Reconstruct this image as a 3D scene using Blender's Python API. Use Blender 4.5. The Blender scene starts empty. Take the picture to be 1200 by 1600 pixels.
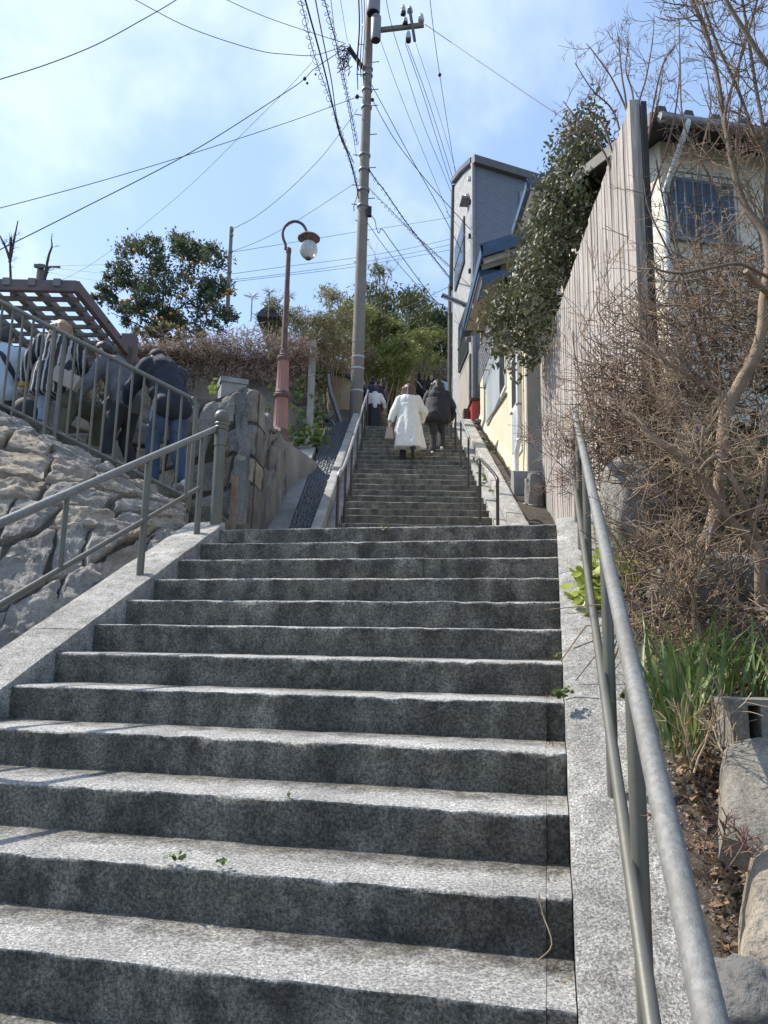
import bpy, math, random
import numpy as np
from mathutils import Vector, Matrix
rng = np.random.default_rng(7)
random.seed(7)
SC = bpy.context.scene
COL = SC.collection

# ------------------------------------------------------------------ camera, sky, sun, exposure
F_PX, PITCH, ROLL = 1202.0, math.radians(10.7), math.radians(1.15)
cam_d = bpy.data.cameras.new('camera'); cam = bpy.data.objects.new('camera', cam_d); COL.objects.link(cam)
cam_d.sensor_fit = 'VERTICAL'; cam_d.sensor_height = 36.0; cam_d.lens = 36.0 * F_PX / 1600.0
cam_d.clip_start = 0.05; cam_d.clip_end = 2000
_U = Vector((0, -math.sin(PITCH), math.cos(PITCH))); _X = Vector((1, 0, 0)); _Fw = Vector((0, math.cos(PITCH), math.sin(PITCH)))
_r = math.cos(ROLL) * _X + math.sin(ROLL) * _U; _u = -math.sin(ROLL) * _X + math.cos(ROLL) * _U
_m = Matrix((( _r.x, _u.x, -_Fw.x, 0), (_r.y, _u.y, -_Fw.y, 0), (_r.z, _u.z, -_Fw.z, 0), (0, 0, 0, 1)))
cam.matrix_world = _m
SC.camera = cam
SUN_AZ, SUN_EL = math.radians(-68), math.radians(49)
w = bpy.data.worlds.new('World'); SC.world = w; w.use_nodes = True
nt = w.node_tree; nt.nodes.clear()
def wn(t, **k):
    n = nt.nodes.new(t)
    for a, b in k.items(): setattr(n, a, b)
    return n
sky = wn('ShaderNodeTexSky', sky_type='NISHITA', sun_disc=False, sun_elevation=SUN_EL, sun_rotation=SUN_AZ,
         altitude=50, air_density=1.0, dust_density=1.0, ozone_density=2.5)
tc = wn('ShaderNodeTexCoord'); sep = wn('ShaderNodeSeparateXYZ'); nt.links.new(tc.outputs['Generated'], sep.inputs[0])
addz = wn('ShaderNodeMath', operation='ADD'); nt.links.new(sep.outputs['Z'], addz.inputs[0]); addz.inputs[1].default_value = 0.35
mx = wn('ShaderNodeMath', operation='MAXIMUM'); nt.links.new(addz.outputs[0], mx.inputs[0]); mx.inputs[1].default_value = 0.05
dx = wn('ShaderNodeMath', operation='DIVIDE'); nt.links.new(sep.outputs['X'], dx.inputs[0]); nt.links.new(mx.outputs[0], dx.inputs[1])
dy = wn('ShaderNodeMath', operation='DIVIDE'); nt.links.new(sep.outputs['Y'], dy.inputs[0]); nt.links.new(mx.outputs[0], dy.inputs[1])
cmb = wn('ShaderNodeCombineXYZ'); nt.links.new(dx.outputs[0], cmb.inputs[0]); nt.links.new(dy.outputs[0], cmb.inputs[1]); cmb.inputs[2].default_value = 3.1
mp = wn('ShaderNodeMapping'); nt.links.new(cmb.outputs[0], mp.inputs[0])
mp.inputs['Location'].default_value = (0.55, 0.2, 0.0); mp.inputs['Scale'].default_value = (1.5, 1.1, 1)
nz = wn('ShaderNodeTexNoise'); nz.inputs['Scale'].default_value = 1.6; nz.inputs['Detail'].default_value = 9; nz.inputs['Roughness'].default_value = 0.56
nz.inputs['Distortion'].default_value = 0.25
nt.links.new(mp.outputs[0], nz.inputs['Vector'])
cr = wn('ShaderNodeValToRGB'); cr.color_ramp.elements[0].position = 0.46; cr.color_ramp.elements[1].position = 0.68
cr.color_ramp.interpolation = 'EASE'
nt.links.new(nz.outputs['Fac'], cr.inputs[0])
cm = wn('ShaderNodeMath', operation='MULTIPLY'); nt.links.new(cr.outputs[0], cm.inputs[0]); cm.inputs[1].default_value = 0.6
# thin milky veil over the whole sky, then cloud wisps
veil = wn('ShaderNodeMixRGB'); veil.inputs[0].default_value = 0.34; nt.links.new(sky.outputs[0], veil.inputs[1]); veil.inputs[2].default_value = (3.3, 4.6, 6.8, 1)
mixc = wn('ShaderNodeMixRGB'); nt.links.new(cm.outputs[0], mixc.inputs[0]); nt.links.new(veil.outputs[0], mixc.inputs[1]); mixc.inputs[2].default_value = (4.9, 5.6, 7.0, 1)
bg = wn('ShaderNodeBackground'); bg.inputs[1].default_value = 0.135; nt.links.new(mixc.outputs[0], bg.inputs[0])
out = wn('ShaderNodeOutputWorld'); nt.links.new(bg.outputs[0], out.inputs[0])
SUN_DIR = Vector((math.sin(SUN_AZ) * math.cos(SUN_EL), math.cos(SUN_AZ) * math.cos(SUN_EL), math.sin(SUN_EL)))
sl = bpy.data.lights.new('sun', 'SUN'); sl.energy = 4.0; sl.angle = math.radians(0.53); sl.color = (1.0, 0.95, 0.87)
so = bpy.data.objects.new('sun', sl); COL.objects.link(so); so.rotation_euler = SUN_DIR.to_track_quat('Z', 'Y').to_euler(); so.location = (-10, 20, 40)
SC.view_settings.view_transform = 'Standard'; SC.view_settings.look = 'None'; SC.view_settings.exposure = 0.72; SC.view_settings.gamma = 1.0
SC.view_settings.use_curve_mapping = False
SC.cycles.use_denoising = True
SC.cycles.max_bounces = 6

# ------------------------------------------------------------------ measuring: image direction -> point at a real distance
def ray(px, py):
    xc, yc = (px - 600) / F_PX, (800 - py) / F_PX
    xl = xc * math.cos(ROLL) - yc * math.sin(ROLL); yl = xc * math.sin(ROLL) + yc * math.cos(ROLL)
    return np.array([xl, math.cos(PITCH) - yl * math.sin(PITCH), math.sin(PITCH) + yl * math.cos(PITCH)])
def at(px, py, Y): r = ray(px, py); return r * (Y / r[1])
def atX(px, py, X): r = ray(px, py); return r * (X / r[0])
def V(*a): return np.array(a, float)

# ------------------------------------------------------------------ vectorised noise
_perm = np.random.default_rng(3).random(4096)
def _h(i, j, k): return _perm[(i * 73 + j * 1619 + k * 911 + (i * j) % 97) % 4096]
def vnoise(p):
    p = np.asarray(p, float); i = np.floor(p).astype(int); f = p - i; f = f * f * (3 - 2 * f); r = 0
    for a in (0, 1):
        for b in (0, 1):
            for c in (0, 1):
                wgt = (f[:, 0] if a else 1 - f[:, 0]) * (f[:, 1] if b else 1 - f[:, 1]) * (f[:, 2] if c else 1 - f[:, 2])
                r = r + wgt * _h(i[:, 0] + a, i[:, 1] + b, i[:, 2] + c)
    return r * 2 - 1
def fbm(p, o=4):
    r = 0; s = 1.0; t = 0
    p = np.asarray(p, float)
    for k in range(o):
        r = r + s * vnoise(p * (2 ** k) + 17.3 * k); t += s; s *= .5
    return r / t

# ------------------------------------------------------------------ mesh builder
def unit(v):
    v = np.asarray(v, float); n = np.linalg.norm(v); return v / n if n > 1e-9 else v
class MB:
    def __init__(s): s.v = []; s.f = []; s.n = 0; s.mi = []
    def add(s, verts, faces, mi=0):
        verts = np.asarray(verts, float).reshape(-1, 3); faces = np.asarray(faces, int)
        s.v.append(verts); s.f.append(faces + s.n); s.mi.append(np.full(len(faces), mi)); s.n += len(verts); return s
    def poly(s, pts, mi=0): return s.add(pts, [list(range(len(pts)))], mi)
    def hexa(s, b, t, mi=0):   # four bottom corners (ccw from above), four top corners
        s.add(list(b) + list(t), [[3, 2, 1, 0], [4, 5, 6, 7], [0, 1, 5, 4], [1, 2, 6, 5], [2, 3, 7, 6], [3, 0, 4, 7]], mi); return s
    def box(s, c, size, ax=None, mi=0):
        c = V(*c); h = np.array(size) / 2; A = np.eye(3) if ax is None else np.array(ax)
        q = [c + A.T @ (np.array(k) * h) for k in ((-1, -1, -1), (1, -1, -1), (1, 1, -1), (-1, 1, -1), (-1, -1, 1), (1, -1, 1), (1, 1, 1), (-1, 1, 1))]
        return s.hexa(q[:4], q[4:], mi)
    def bar(s, p, q, wd, ht, up=(0, 0, 1), mi=0):
        p = V(*p); q = V(*q); d = unit(q - p); sd = unit(np.cross(d, up)); u = np.cross(sd, d)
        L = np.linalg.norm(q - p); return s.box((p + q) / 2, (wd, L, ht), (sd, d, u), mi)
    def tube(s, pts, r, k=8, cap=True, mi=0):
        pts = np.asarray(pts, float); n = len(pts); r = np.full(n, r) if np.isscalar(r) else np.asarray(r, float)
        t = np.gradient(pts, axis=0); t /= np.linalg.norm(t, axis=1)[:, None] + 1e-12
        ref = np.array([0, 0, 1.0]) if abs(t[0, 2]) < .9 else np.array([1.0, 0, 0])
        a = unit(np.cross(t[0], ref)); A = np.zeros((n, 3))
        for i in range(n):
            a = a - t[i] * (a @ t[i]); a = a / (np.linalg.norm(a) + 1e-12); A[i] = a
        B = np.cross(t, A); th = np.arange(k) * 2 * math.pi / k
        vs = pts[:, None, :] + r[:, None, None] * (np.cos(th)[None, :, None] * A[:, None, :] + np.sin(th)[None, :, None] * B[:, None, :])
        i = np.arange(n - 1)[:, None] * k; j = np.arange(k)[None, :]; j2 = (j + 1) % k
        fs = np.stack([i + j, i + j2, i + k + j2, i + k + j], -1).reshape(-1, 4)
        s.add(vs.reshape(-1, 3), fs, mi)
        if cap:
            s.add(vs[0], [list(range(k))[::-1]], mi); s.add(vs[-1], [list(range(k))], mi)
        return s
    def lathe(s, c, prof, k=20, mi=0, axis=(0, 0, 1)):   # prof: list of (radius, height)
        c = V(*c); ax = unit(axis); ref = np.array([1.0, 0, 0]) if abs(ax[0]) < .9 else np.array([0, 1.0, 0])
        a = unit(np.cross(ref, ax)); b = np.cross(ax, a); th = np.arange(k) * 2 * math.pi / k
        vs = np.array([c + ax * h + r * (math.cos(x) * a + math.sin(x) * b) for r, h in prof for x in th]); n = len(prof)
        fs = [[i * k + j, i * k + (j + 1) % k, (i + 1) * k + (j + 1) % k, (i + 1) * k + j] for i in range(n - 1) for j in range(k)]
        s.add(vs, fs, mi)
        s.add(vs[:k], [list(range(k))[::-1]], mi); s.add(vs[-k:], [list(range(k))], mi); return s
    def ball(s, c, r, k=12, mi=0):
        r = (r, r, r) if np.isscalar(r) else r; m = max(4, k * 2 // 3)
        vs = []; fs = []
        for i in range(m + 1):
            ph = math.pi * i / m
            for j in range(k):
                th = 2 * math.pi * j / k; vs.append((c[0] + r[0] * math.sin(ph) * math.cos(th), c[1] + r[1] * math.sin(ph) * math.sin(th), c[2] - r[2] * math.cos(ph)))
        for i in range(m):
            for j in range(k): fs.append([i * k + j, i * k + (j + 1) % k, (i + 1) * k + (j + 1) % k, (i + 1) * k + j])
        return s.add(vs, fs, mi)
    def prism(s, poly, d, mi=0):   # polygon (3D points) extruded by vector d, closed
        p = np.asarray(poly, float); n = len(p); q = p + np.asarray(d, float)
        s.add(np.vstack([p, q]), [[i, (i + 1) % n, n + (i + 1) % n, n + i] for i in range(n)], mi)
        s.add(p, [list(range(n))[::-1]], mi); s.add(q, [list(range(n))], mi); return s
    def grid(s, P, mi=0):   # P: (n, m, 3)
        P = np.asarray(P); n, m = P.shape[:2]; i = np.arange(n - 1)[:, None] * m; j = np.arange(m - 1)[None, :]
        return s.add(P.reshape(-1, 3), np.stack([i + j, i + j + 1, i + m + j + 1, i + m + j], -1).reshape(-1, 4), mi)
    def build(s, name, mat=None, parent=None, smooth=False, kind=None):
        me = bpy.data.meshes.new(name)
        vs = np.vstack(s.v) - (worldloc(parent) if parent else 0)
        sizes = np.concatenate([np.full(len(f), f.shape[1]) for f in s.f]); loops = np.concatenate([f.ravel() for f in s.f])
        me.vertices.add(len(vs)); me.vertices.foreach_set('co', vs.astype(np.float32).ravel())
        me.loops.add(len(loops)); me.loops.foreach_set('vertex_index', loops.astype(np.int32))
        me.polygons.add(len(sizes)); me.polygons.foreach_set('loop_start', np.concatenate([[0], np.cumsum(sizes)[:-1]]).astype(np.int32))
        me.polygons.foreach_set('loop_total', sizes.astype(np.int32))
        me.polygons.foreach_set('material_index', np.concatenate(s.mi).astype(np.int32))
        me.update(calc_edges=True); me.validate()
        for mm in (mat if isinstance(mat, (list, tuple)) else [mat]):
            if mm: me.materials.append(mm)
        if smooth: me.shade_smooth()
        else: me.shade_flat()
        if smooth == 'auto':
            me.set_sharp_from_angle(angle=math.radians(38))
        o = bpy.data.objects.new(name, me); COL.objects.link(o)
        if parent: o.parent = parent
        if kind: o['kind'] = kind
        return o
def worldloc(o):
    l = np.zeros(3)
    while o is not None: l = l + np.array(o.location); o = o.parent
    return l
def thing(name, label, cat, loc, group=None, kind=None):
    o = bpy.data.objects.new(name, None); COL.objects.link(o); o.empty_display_size = .2
    o.location = [float(a) for a in loc]
    if kind: o['kind'] = kind
    tag(o, label, cat, group); return o
def tag(o, label=None, cat=None, group=None):
    if label: o['label'] = label
    if cat: o['category'] = cat
    if group: o['group'] = group
    return o
def copy_part(o, parent, delta=(0, 0, 0), name=None):
    c = o.copy(); COL.objects.link(c); c.parent = parent; c.location = Vector(o.location) + Vector(delta); return c
def catmull(pts, n=8):
    P = np.asarray(pts, float)
    if len(P) < 3: return np.array([P[0] + (P[-1] - P[0]) * t for t in np.linspace(0, 1, n + 1)])
    Q = np.vstack([2 * P[0] - P[1], P, 2 * P[-1] - P[-2]]); out = []
    for i in range(len(P) - 1):
        a, b, c, d = Q[i:i + 4]
        for t in np.linspace(0, 1, n, endpoint=False):
            out.append(.5 * ((2 * b) + (-a + c) * t + (2 * a - 5 * b + 4 * c - d) * t * t + (-a + 3 * b - 3 * c + d) * t ** 3))
    out.append(P[-1]); return np.array(out)

# ------------------------------------------------------------------ procedural materials
def MAT(name, c1, c2=None, scale=4.0, rough=.8, bump=0.0, bscale=30.0, speck=None, sscale=120.0, samt=.5, metal=0.0, stretch=(1, 1, 1), c3=None, s3=1.2, a3=.5,
        trans=0.0, bdist=.01, detail=6, coord='pos', lo=.35, hi=.65, spec=None):
    m = bpy.data.materials.new(name); m.use_nodes = True; t = m.node_tree; N = t.nodes; L = t.links; b = N['Principled BSDF']
    b.inputs['Roughness'].default_value = rough; b.inputs['Metallic'].default_value = metal
    if spec is not None: b.inputs['Specular IOR Level'].default_value = spec
    if coord == 'pos': g = N.new('ShaderNodeNewGeometry'); src = g.outputs['Position']
    else: g = N.new('ShaderNodeTexCoord'); src = g.outputs['Object']
    mpn = N.new('ShaderNodeMapping'); L.new(src, mpn.inputs[0]); mpn.inputs['Scale'].default_value = stretch
    def noise(sc, det=detail, ro=.6):
        n = N.new('ShaderNodeTexNoise'); n.inputs['Scale'].default_value = sc; n.inputs['Detail'].default_value = det; n.inputs['Roughness'].default_value = ro
        L.new(mpn.outputs[0], n.inputs['Vector']); return n
    c2 = c2 or tuple(min(1, x * .7) for x in c1)
    n1 = noise(scale); r1 = N.new('ShaderNodeValToRGB'); e = r1.color_ramp.elements
    e[0].position = lo; e[1].position = hi; e[0].color = (*c1, 1); e[1].color = (*c2, 1); L.new(n1.outputs['Fac'], r1.inputs[0]); colr = r1.outputs[0]
    def mix(fac, a, col, amt):
        mm = N.new('ShaderNodeMath'); mm.operation = 'MULTIPLY'; L.new(fac, mm.inputs[0]); mm.inputs[1].default_value = amt
        x = N.new('ShaderNodeMixRGB'); L.new(mm.outputs[0], x.inputs[0]); L.new(a, x.inputs[1]); x.inputs[2].default_value = (*col, 1); return x.outputs[0]
    if c3:
        n3 = noise(s3, 5); r3 = N.new('ShaderNodeValToRGB'); r3.color_ramp.elements[0].position = .48; r3.color_ramp.elements[1].position = .66
        L.new(n3.outputs['Fac'], r3.inputs[0]); colr = mix(r3.outputs[0], colr, c3, a3)
    if speck:
        n2 = noise(sscale, 5, .72); r2 = N.new('ShaderNodeValToRGB'); r2.color_ramp.elements[0].position = .50; r2.color_ramp.elements[1].position = .60
        L.new(n2.outputs['Fac'], r2.inputs[0]); colr = mix(r2.outputs[0], colr, speck, samt)
    L.new(colr, b.inputs['Base Color'])
    if bump:
        nb = noise(bscale, 8, .65); bp = N.new('ShaderNodeBump'); bp.inputs['Strength'].default_value = bump; bp.inputs['Distance'].default_value = bdist
        L.new(nb.outputs['Fac'], bp.inputs['Height']); L.new(bp.outputs[0], b.inputs['Normal'])
    if trans:
        tr = N.new('ShaderNodeBsdfTranslucent'); L.new(colr, tr.inputs[0]); ms = N.new('ShaderNodeMixShader'); ms.inputs[0].default_value = trans
        L.new(b.outputs[0], ms.inputs[1]); L.new(tr.outputs[0], ms.inputs[2]); L.new(ms.outputs[0], N['Material Output'].inputs[0])
    return m
m_granite = MAT('granite', (.46, .445, .405), (.27, .262, .245), 7, .85, .9, 110, speck=(.10, .10, .10), sscale=140, samt=.5, c3=(.19, .175, .15), s3=1.6, a3=.6, bdist=.010)
m_riser = MAT('dark_granite', (.17, .165, .15), (.06, .06, .058), 11, .95, 1.0, 85, speck=(.30, .295, .275), sscale=110, samt=.5, c3=(.04, .041, .04), s3=1.6, a3=.6, bdist=.016, detail=9)
m_nose = MAT('worn_granite_edge', (.50, .485, .45), (.36, .35, .33), 14, .8, .5, 120, speck=(.25, .25, .24), sscale=170, samt=.35)
m_granite_k = MAT('granite_kerb', (.50, .485, .45), (.31, .30, .28), 5, .85, 1.0, 60, speck=(.10, .098, .092), sscale=52, samt=.62, c3=(.24, .21, .175), s3=1.3, a3=.5, bdist=.014)
m_conc = MAT('concrete', (.42, .41, .38), (.27, .26, .24), 2.2, .9, .5, 40, c3=(.17, .16, .14), s3=1.1, a3=.5)
m_conc_d = MAT('old_concrete', (.30, .30, .29), (.19, .19, .18), 2.5, .9, .5, 35, c3=(.12, .12, .11), s3=1.4, a3=.5)
m_stone_t = MAT('tan_stone', (.47, .395, .30), (.26, .215, .16), 3.6, .92, 1.0, 34, speck=(.14, .125, .105), sscale=45, samt=.5, c3=(.50, .44, .36), s3=2.2, a3=.5, bdist=.03)
m_stone = MAT('rough_stone', (.38, .345, .295), (.20, .18, .155), 3.2, .92, 1.0, 34, speck=(.12, .11, .10), sscale=60, samt=.5, c3=(.46, .43, .38), s3=1.8, a3=.5, bdist=.03)
m_stone_d = MAT('dark_stone', (.27, .255, .23), (.14, .135, .125), 3.5, .9, 1.0, 26, speck=(.06, .06, .06), sscale=55, samt=.5, c3=(.30, .28, .25), s3=2.0, a3=.5, bdist=.03)
m_slate = MAT('slabby_stone', (.20, .185, .165), (.10, .095, .085), 5, .85, .9, 20, c3=(.33, .31, .28), s3=2.2, a3=.6, stretch=(1, 1, .25), bdist=.02)
m_mortar = MAT('mortar', (.14, .125, .10), (.075, .068, .055), 5, .95, .8, 40, bdist=.02)
m_pebble = MAT('pebble', (.085, .09, .10), (.045, .05, .055), 9, .45, .2, 60)
m_ground = MAT('earth', (.065, .052, .036), (.035, .028, .021), 3, .95, .8, 25, speck=(.17, .13, .09), sscale=50, samt=.4, bdist=.03)
m_hill = MAT('hill_soil', (.075, .07, .045), (.05, .055, .03), 1.0, .95, .6, 8)
m_galv = MAT('galvanised_steel', (.235, .23, .215), (.17, .167, .155), 55, .6, .3, 120, metal=.25, c3=(.16, .145, .12), s3=7, a3=.5, lo=.4, hi=.62, spec=.4)
m_olive = MAT('olive_paint', (.145, .14, .115), (.12, .115, .095), 9, .45, .08, 60, metal=.25, c3=(.20, .18, .13), s3=6, a3=.3)
m_brownrail = MAT('brown_painted_steel', (.055, .045, .04), (.04, .034, .03), 8, .4, metal=.3)
m_railtop = MAT('rubbed_steel', (.45, .44, .43), (.32, .31, .30), 8, .35, metal=.6)
m_fence = MAT('weathered_board', (.62, .56, .49), (.31, .27, .235), 7, .9, .9, 14, stretch=(9, 9, .35), c3=(.13, .10, .10), s3=1.6, a3=.75, bdist=.012, detail=9)
m_post = MAT('dark_timber', (.05, .045, .042), (.03, .028, .026), 6, .9, .5, 20, stretch=(6, 6, .5))
m_pole = MAT('pole_concrete', (.25, .215, .175), (.20, .17, .14), 3, .85, .25, 60, c3=(.16, .15, .14), s3=1.6, a3=.35)
m_black = MAT('black_rubber', (.018, .018, .02), (.012, .012, .014), 8, .6)
m_cable = MAT('cable', (.03, .03, .034), (.02, .02, .022), 8, .6)
m_wire_l = MAT('pale_cable', (.16, .17, .18), (.12, .13, .14), 8, .6)
m_steel = MAT('grey_steel', (.25, .25, .255), (.19, .19, .195), 9, .5, .1, 40, metal=.5)
m_porc = MAT('porcelain', (.55, .57, .56), (.45, .47, .46), 12, .25)
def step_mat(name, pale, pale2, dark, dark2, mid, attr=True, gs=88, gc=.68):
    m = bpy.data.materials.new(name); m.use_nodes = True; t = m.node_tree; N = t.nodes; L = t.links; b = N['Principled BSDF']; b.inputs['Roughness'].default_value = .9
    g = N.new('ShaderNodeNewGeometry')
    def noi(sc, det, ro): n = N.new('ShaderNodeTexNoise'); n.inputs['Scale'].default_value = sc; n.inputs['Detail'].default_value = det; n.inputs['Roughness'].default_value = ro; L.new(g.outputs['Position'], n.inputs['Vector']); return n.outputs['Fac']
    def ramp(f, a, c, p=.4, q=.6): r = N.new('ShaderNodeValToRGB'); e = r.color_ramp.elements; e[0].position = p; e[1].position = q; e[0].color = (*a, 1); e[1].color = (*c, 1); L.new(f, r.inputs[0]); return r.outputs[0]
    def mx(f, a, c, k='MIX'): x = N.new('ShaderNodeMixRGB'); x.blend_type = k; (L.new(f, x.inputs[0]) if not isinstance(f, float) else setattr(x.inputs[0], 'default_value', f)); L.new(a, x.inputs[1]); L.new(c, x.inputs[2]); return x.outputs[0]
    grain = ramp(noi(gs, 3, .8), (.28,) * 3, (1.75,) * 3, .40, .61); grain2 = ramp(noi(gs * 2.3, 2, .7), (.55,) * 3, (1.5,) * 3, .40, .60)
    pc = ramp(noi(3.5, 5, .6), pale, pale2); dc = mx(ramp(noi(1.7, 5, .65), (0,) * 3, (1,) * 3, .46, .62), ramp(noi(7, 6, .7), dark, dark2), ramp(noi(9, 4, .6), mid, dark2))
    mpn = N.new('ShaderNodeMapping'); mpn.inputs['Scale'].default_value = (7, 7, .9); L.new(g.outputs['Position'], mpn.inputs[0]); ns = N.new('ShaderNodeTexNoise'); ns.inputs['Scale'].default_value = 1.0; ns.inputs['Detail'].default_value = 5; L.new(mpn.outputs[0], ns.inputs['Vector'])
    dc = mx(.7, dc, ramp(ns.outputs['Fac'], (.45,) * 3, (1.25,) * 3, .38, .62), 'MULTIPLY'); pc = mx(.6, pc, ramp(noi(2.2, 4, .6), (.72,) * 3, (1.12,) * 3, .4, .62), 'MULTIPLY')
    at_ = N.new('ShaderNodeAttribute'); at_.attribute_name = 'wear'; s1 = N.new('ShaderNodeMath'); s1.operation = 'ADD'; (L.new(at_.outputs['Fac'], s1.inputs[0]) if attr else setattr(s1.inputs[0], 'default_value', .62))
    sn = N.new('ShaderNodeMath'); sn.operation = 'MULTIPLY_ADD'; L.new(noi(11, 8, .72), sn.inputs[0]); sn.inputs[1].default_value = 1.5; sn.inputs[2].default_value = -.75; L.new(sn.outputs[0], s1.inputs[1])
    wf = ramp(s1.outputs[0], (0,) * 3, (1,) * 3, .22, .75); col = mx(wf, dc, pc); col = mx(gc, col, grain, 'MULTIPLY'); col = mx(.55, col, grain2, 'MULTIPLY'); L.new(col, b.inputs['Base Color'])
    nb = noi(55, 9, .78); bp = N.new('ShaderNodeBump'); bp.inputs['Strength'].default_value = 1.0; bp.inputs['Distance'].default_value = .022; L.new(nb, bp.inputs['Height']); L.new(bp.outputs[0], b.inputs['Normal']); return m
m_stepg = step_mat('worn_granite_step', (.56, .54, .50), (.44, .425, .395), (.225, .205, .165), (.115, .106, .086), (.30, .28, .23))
m_granite_k = step_mat('bush_hammered_kerb', (.62, .595, .545), (.47, .45, .41), (.24, .22, .19), (.16, .15, .135), (.30, .28, .25), False, 125, .72)
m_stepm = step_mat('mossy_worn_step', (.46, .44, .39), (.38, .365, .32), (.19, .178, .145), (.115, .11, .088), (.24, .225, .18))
m_pinkpaint = MAT('faded_red_paint', (.36, .175, .14), (.30, .14, .115), 4, .55, .15, 50, c3=(.24, .13, .11), s3=3, a3=.5)
m_brownpaint = MAT('peeling_brown_paint', (.11, .06, .052), (.17, .10, .085), 14, .65, .5, 50, c3=(.06, .035, .03), s3=8, a3=.6)
m_pinkstone = MAT('pinkish_stone', (.27, .20, .175), (.21, .16, .14), 6, .85, .3, 50, speck=(.36, .30, .27), sscale=70, samt=.4)
# ------------------------------------------------------------------ the two flights: frames
AZ = .2175; RISE = .17; RUN = .33575; WID = 2.717
D1 = V(math.sin(AZ) * RUN, math.cos(AZ) * RUN, RISE); F1 = V(math.sin(AZ), math.cos(AZ), 0); C1 = V(-math.cos(AZ), math.sin(AZ), 0); O1 = V(.5011, 2.0926, -.8554)
def LF(i, s, h=0.0): return O1 + D1 * i + C1 * s + V(0, 0, h)          # lower flight: nose line point, s metres to the left of the right end
D2 = V(.00513, .33549, .17); F2 = unit(V(.0153, 1, 0)); C2 = V(1, -.0153, 0); O2 = V(-.6135, 10.5302, 1.8268); W2 = 2.15
def UF(n, s, h=0.0): return O2 + D2 * n + C2 * s + V(0, 0, h)            # upper flight, s metres to the right of the left end
Z1 = O1[2] + 11 * RISE; Z2 = O2[2] + 21 * RISE                          # landing heights
Y2 = O2[1] + 21 * .33549; Y3 = 20.5
D3 = V(.01, .34, .17); O3 = V(-.35, Y3, Z2)
def TF(n, s, h=0.0): return O3 + D3 * n + V(s, 0, h)
def zs(y):
    return np.interp(y, [-400, -14, 5.6, 5.75, 9.2, 17.5, 20.5, 31, 45, 75, 140, 900], [-9.5, -9.5, .96, .93, .93, 5.28, 5.33, 10.4, 17.0, 24, 27, 27])
def gz(x, y):
    t = ((x - O1[0]) * F1[0] + (y - O1[1]) * F1[1]) / RUN; zl = np.maximum(O1[2] + RISE * t - .42, -9.5)
    z = np.where(y < 9.0, np.minimum(zs(y) - .22, np.where(y < 7, zl, .8)), zs(y) - .42 + .2 * (np.abs(x) > 3))
    r = np.clip(x - 1.1, 0, 30); z = z + np.where(r > 0, np.minimum(.33 * r, 2.2 + .03 * r), 0)
    l = np.clip(-x - 6, 0, 40); z = z + np.minimum(.2 * l, 2.0) * (y < 14)
    return z
# ground sheet reaching the horizon, finer near the stairs
xs = np.unique(np.concatenate([np.linspace(-900, -60, 14), np.linspace(-60, -8, 22), np.linspace(-8, 8, 49), np.linspace(8, 60, 22), np.linspace(60, 900, 14)]))
ys = np.unique(np.concatenate([np.linspace(-400, -30, 10), np.linspace(-30, 0, 26), np.linspace(0, 34, 103), np.linspace(34, 150, 40), np.linspace(150, 900, 12)]))
XX, YY = np.meshgrid(xs, ys); ZZ = gz(XX, YY)
nn = fbm(np.stack([XX.ravel() * .35, YY.ravel() * .35, 0 * XX.ravel()], 1), 4).reshape(XX.shape)
far = np.clip((np.abs(XX) + np.maximum(YY - 30, 0) - 4) / 20, 0, 1); ZZ = ZZ + nn * far * 1.2
MB().grid(np.stack([XX, YY, ZZ], -1)).build('ground', m_hill, smooth=True, kind='structure')

def stone_patch(mb, S, uv, depth=.05, bulge=.03, rough=.02, n=8, gap=.04, seed=0, freq=6.0, mi=0, freq2=None):
    """one stone: quad cell uv (4 corners) of surface S(u,v) -> (points, normals); rounded, rough, with sides going into the wall"""
    uv = np.asarray(uv, float); c = uv.mean(0); uv = c + (uv - c) * (1 - gap)
    a = np.linspace(0, 1, n); A, B = np.meshgrid(a, a, indexing='ij')
    U = (1 - A)[..., None] * (1 - B)[..., None] * uv[0] + A[..., None] * (1 - B)[..., None] * uv[1] + A[..., None] * B[..., None] * uv[2] + (1 - A)[..., None] * B[..., None] * uv[3]
    # round the corners
    e = np.maximum(np.abs(A * 2 - 1), np.abs(B * 2 - 1)); rr = np.sqrt((A * 2 - 1) ** 2 + (B * 2 - 1) ** 2); pull = np.where(rr > 1.1, (rr - 1.1) * .12, 0)
    U = c + (U - c) * (1 - pull)[..., None]
    P, N = S(U[..., 0].ravel(), U[..., 1].ravel()); 
    q = P * freq + seed * 7.7
    h = bulge * (1 - e.ravel() ** 6) + rough * .7 * fbm(q, 5) + rough * .8 * (.35 - np.abs(fbm(q * 1.6 + 9, 4))) + rough * 1.0 * fbm(q * .35 + 5, 2) - np.where(e.ravel() > .999, depth * .3, 0)
    # wobbling outline
    wob = np.stack([fbm(q * .8 + 31, 3), fbm(q * .8 + 57, 3), fbm(q * .8 + 83, 3)], 1) * rough * .9
    G = (P + N * h[:, None] + wob).reshape(n, n, 3); Nn = N.reshape(n, n, 3)
    mb.grid(G, mi)
    ring = [(i, 0) for i in range(n)] + [(n - 1, j) for j in range(1, n)] + [(i, n - 1) for i in range(n - 2, -1, -1)] + [(0, j) for j in range(n - 2, 0, -1)]
    top = np.array([G[i, j] for i, j in ring]); bot = top - np.array([Nn[i, j] for i, j in ring]) * depth
    k = len(ring); mb.add(np.vstack([top, bot]), [[i, k + i, k + (i + 1) % k, (i + 1) % k] for i in range(k)], mi)
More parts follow.
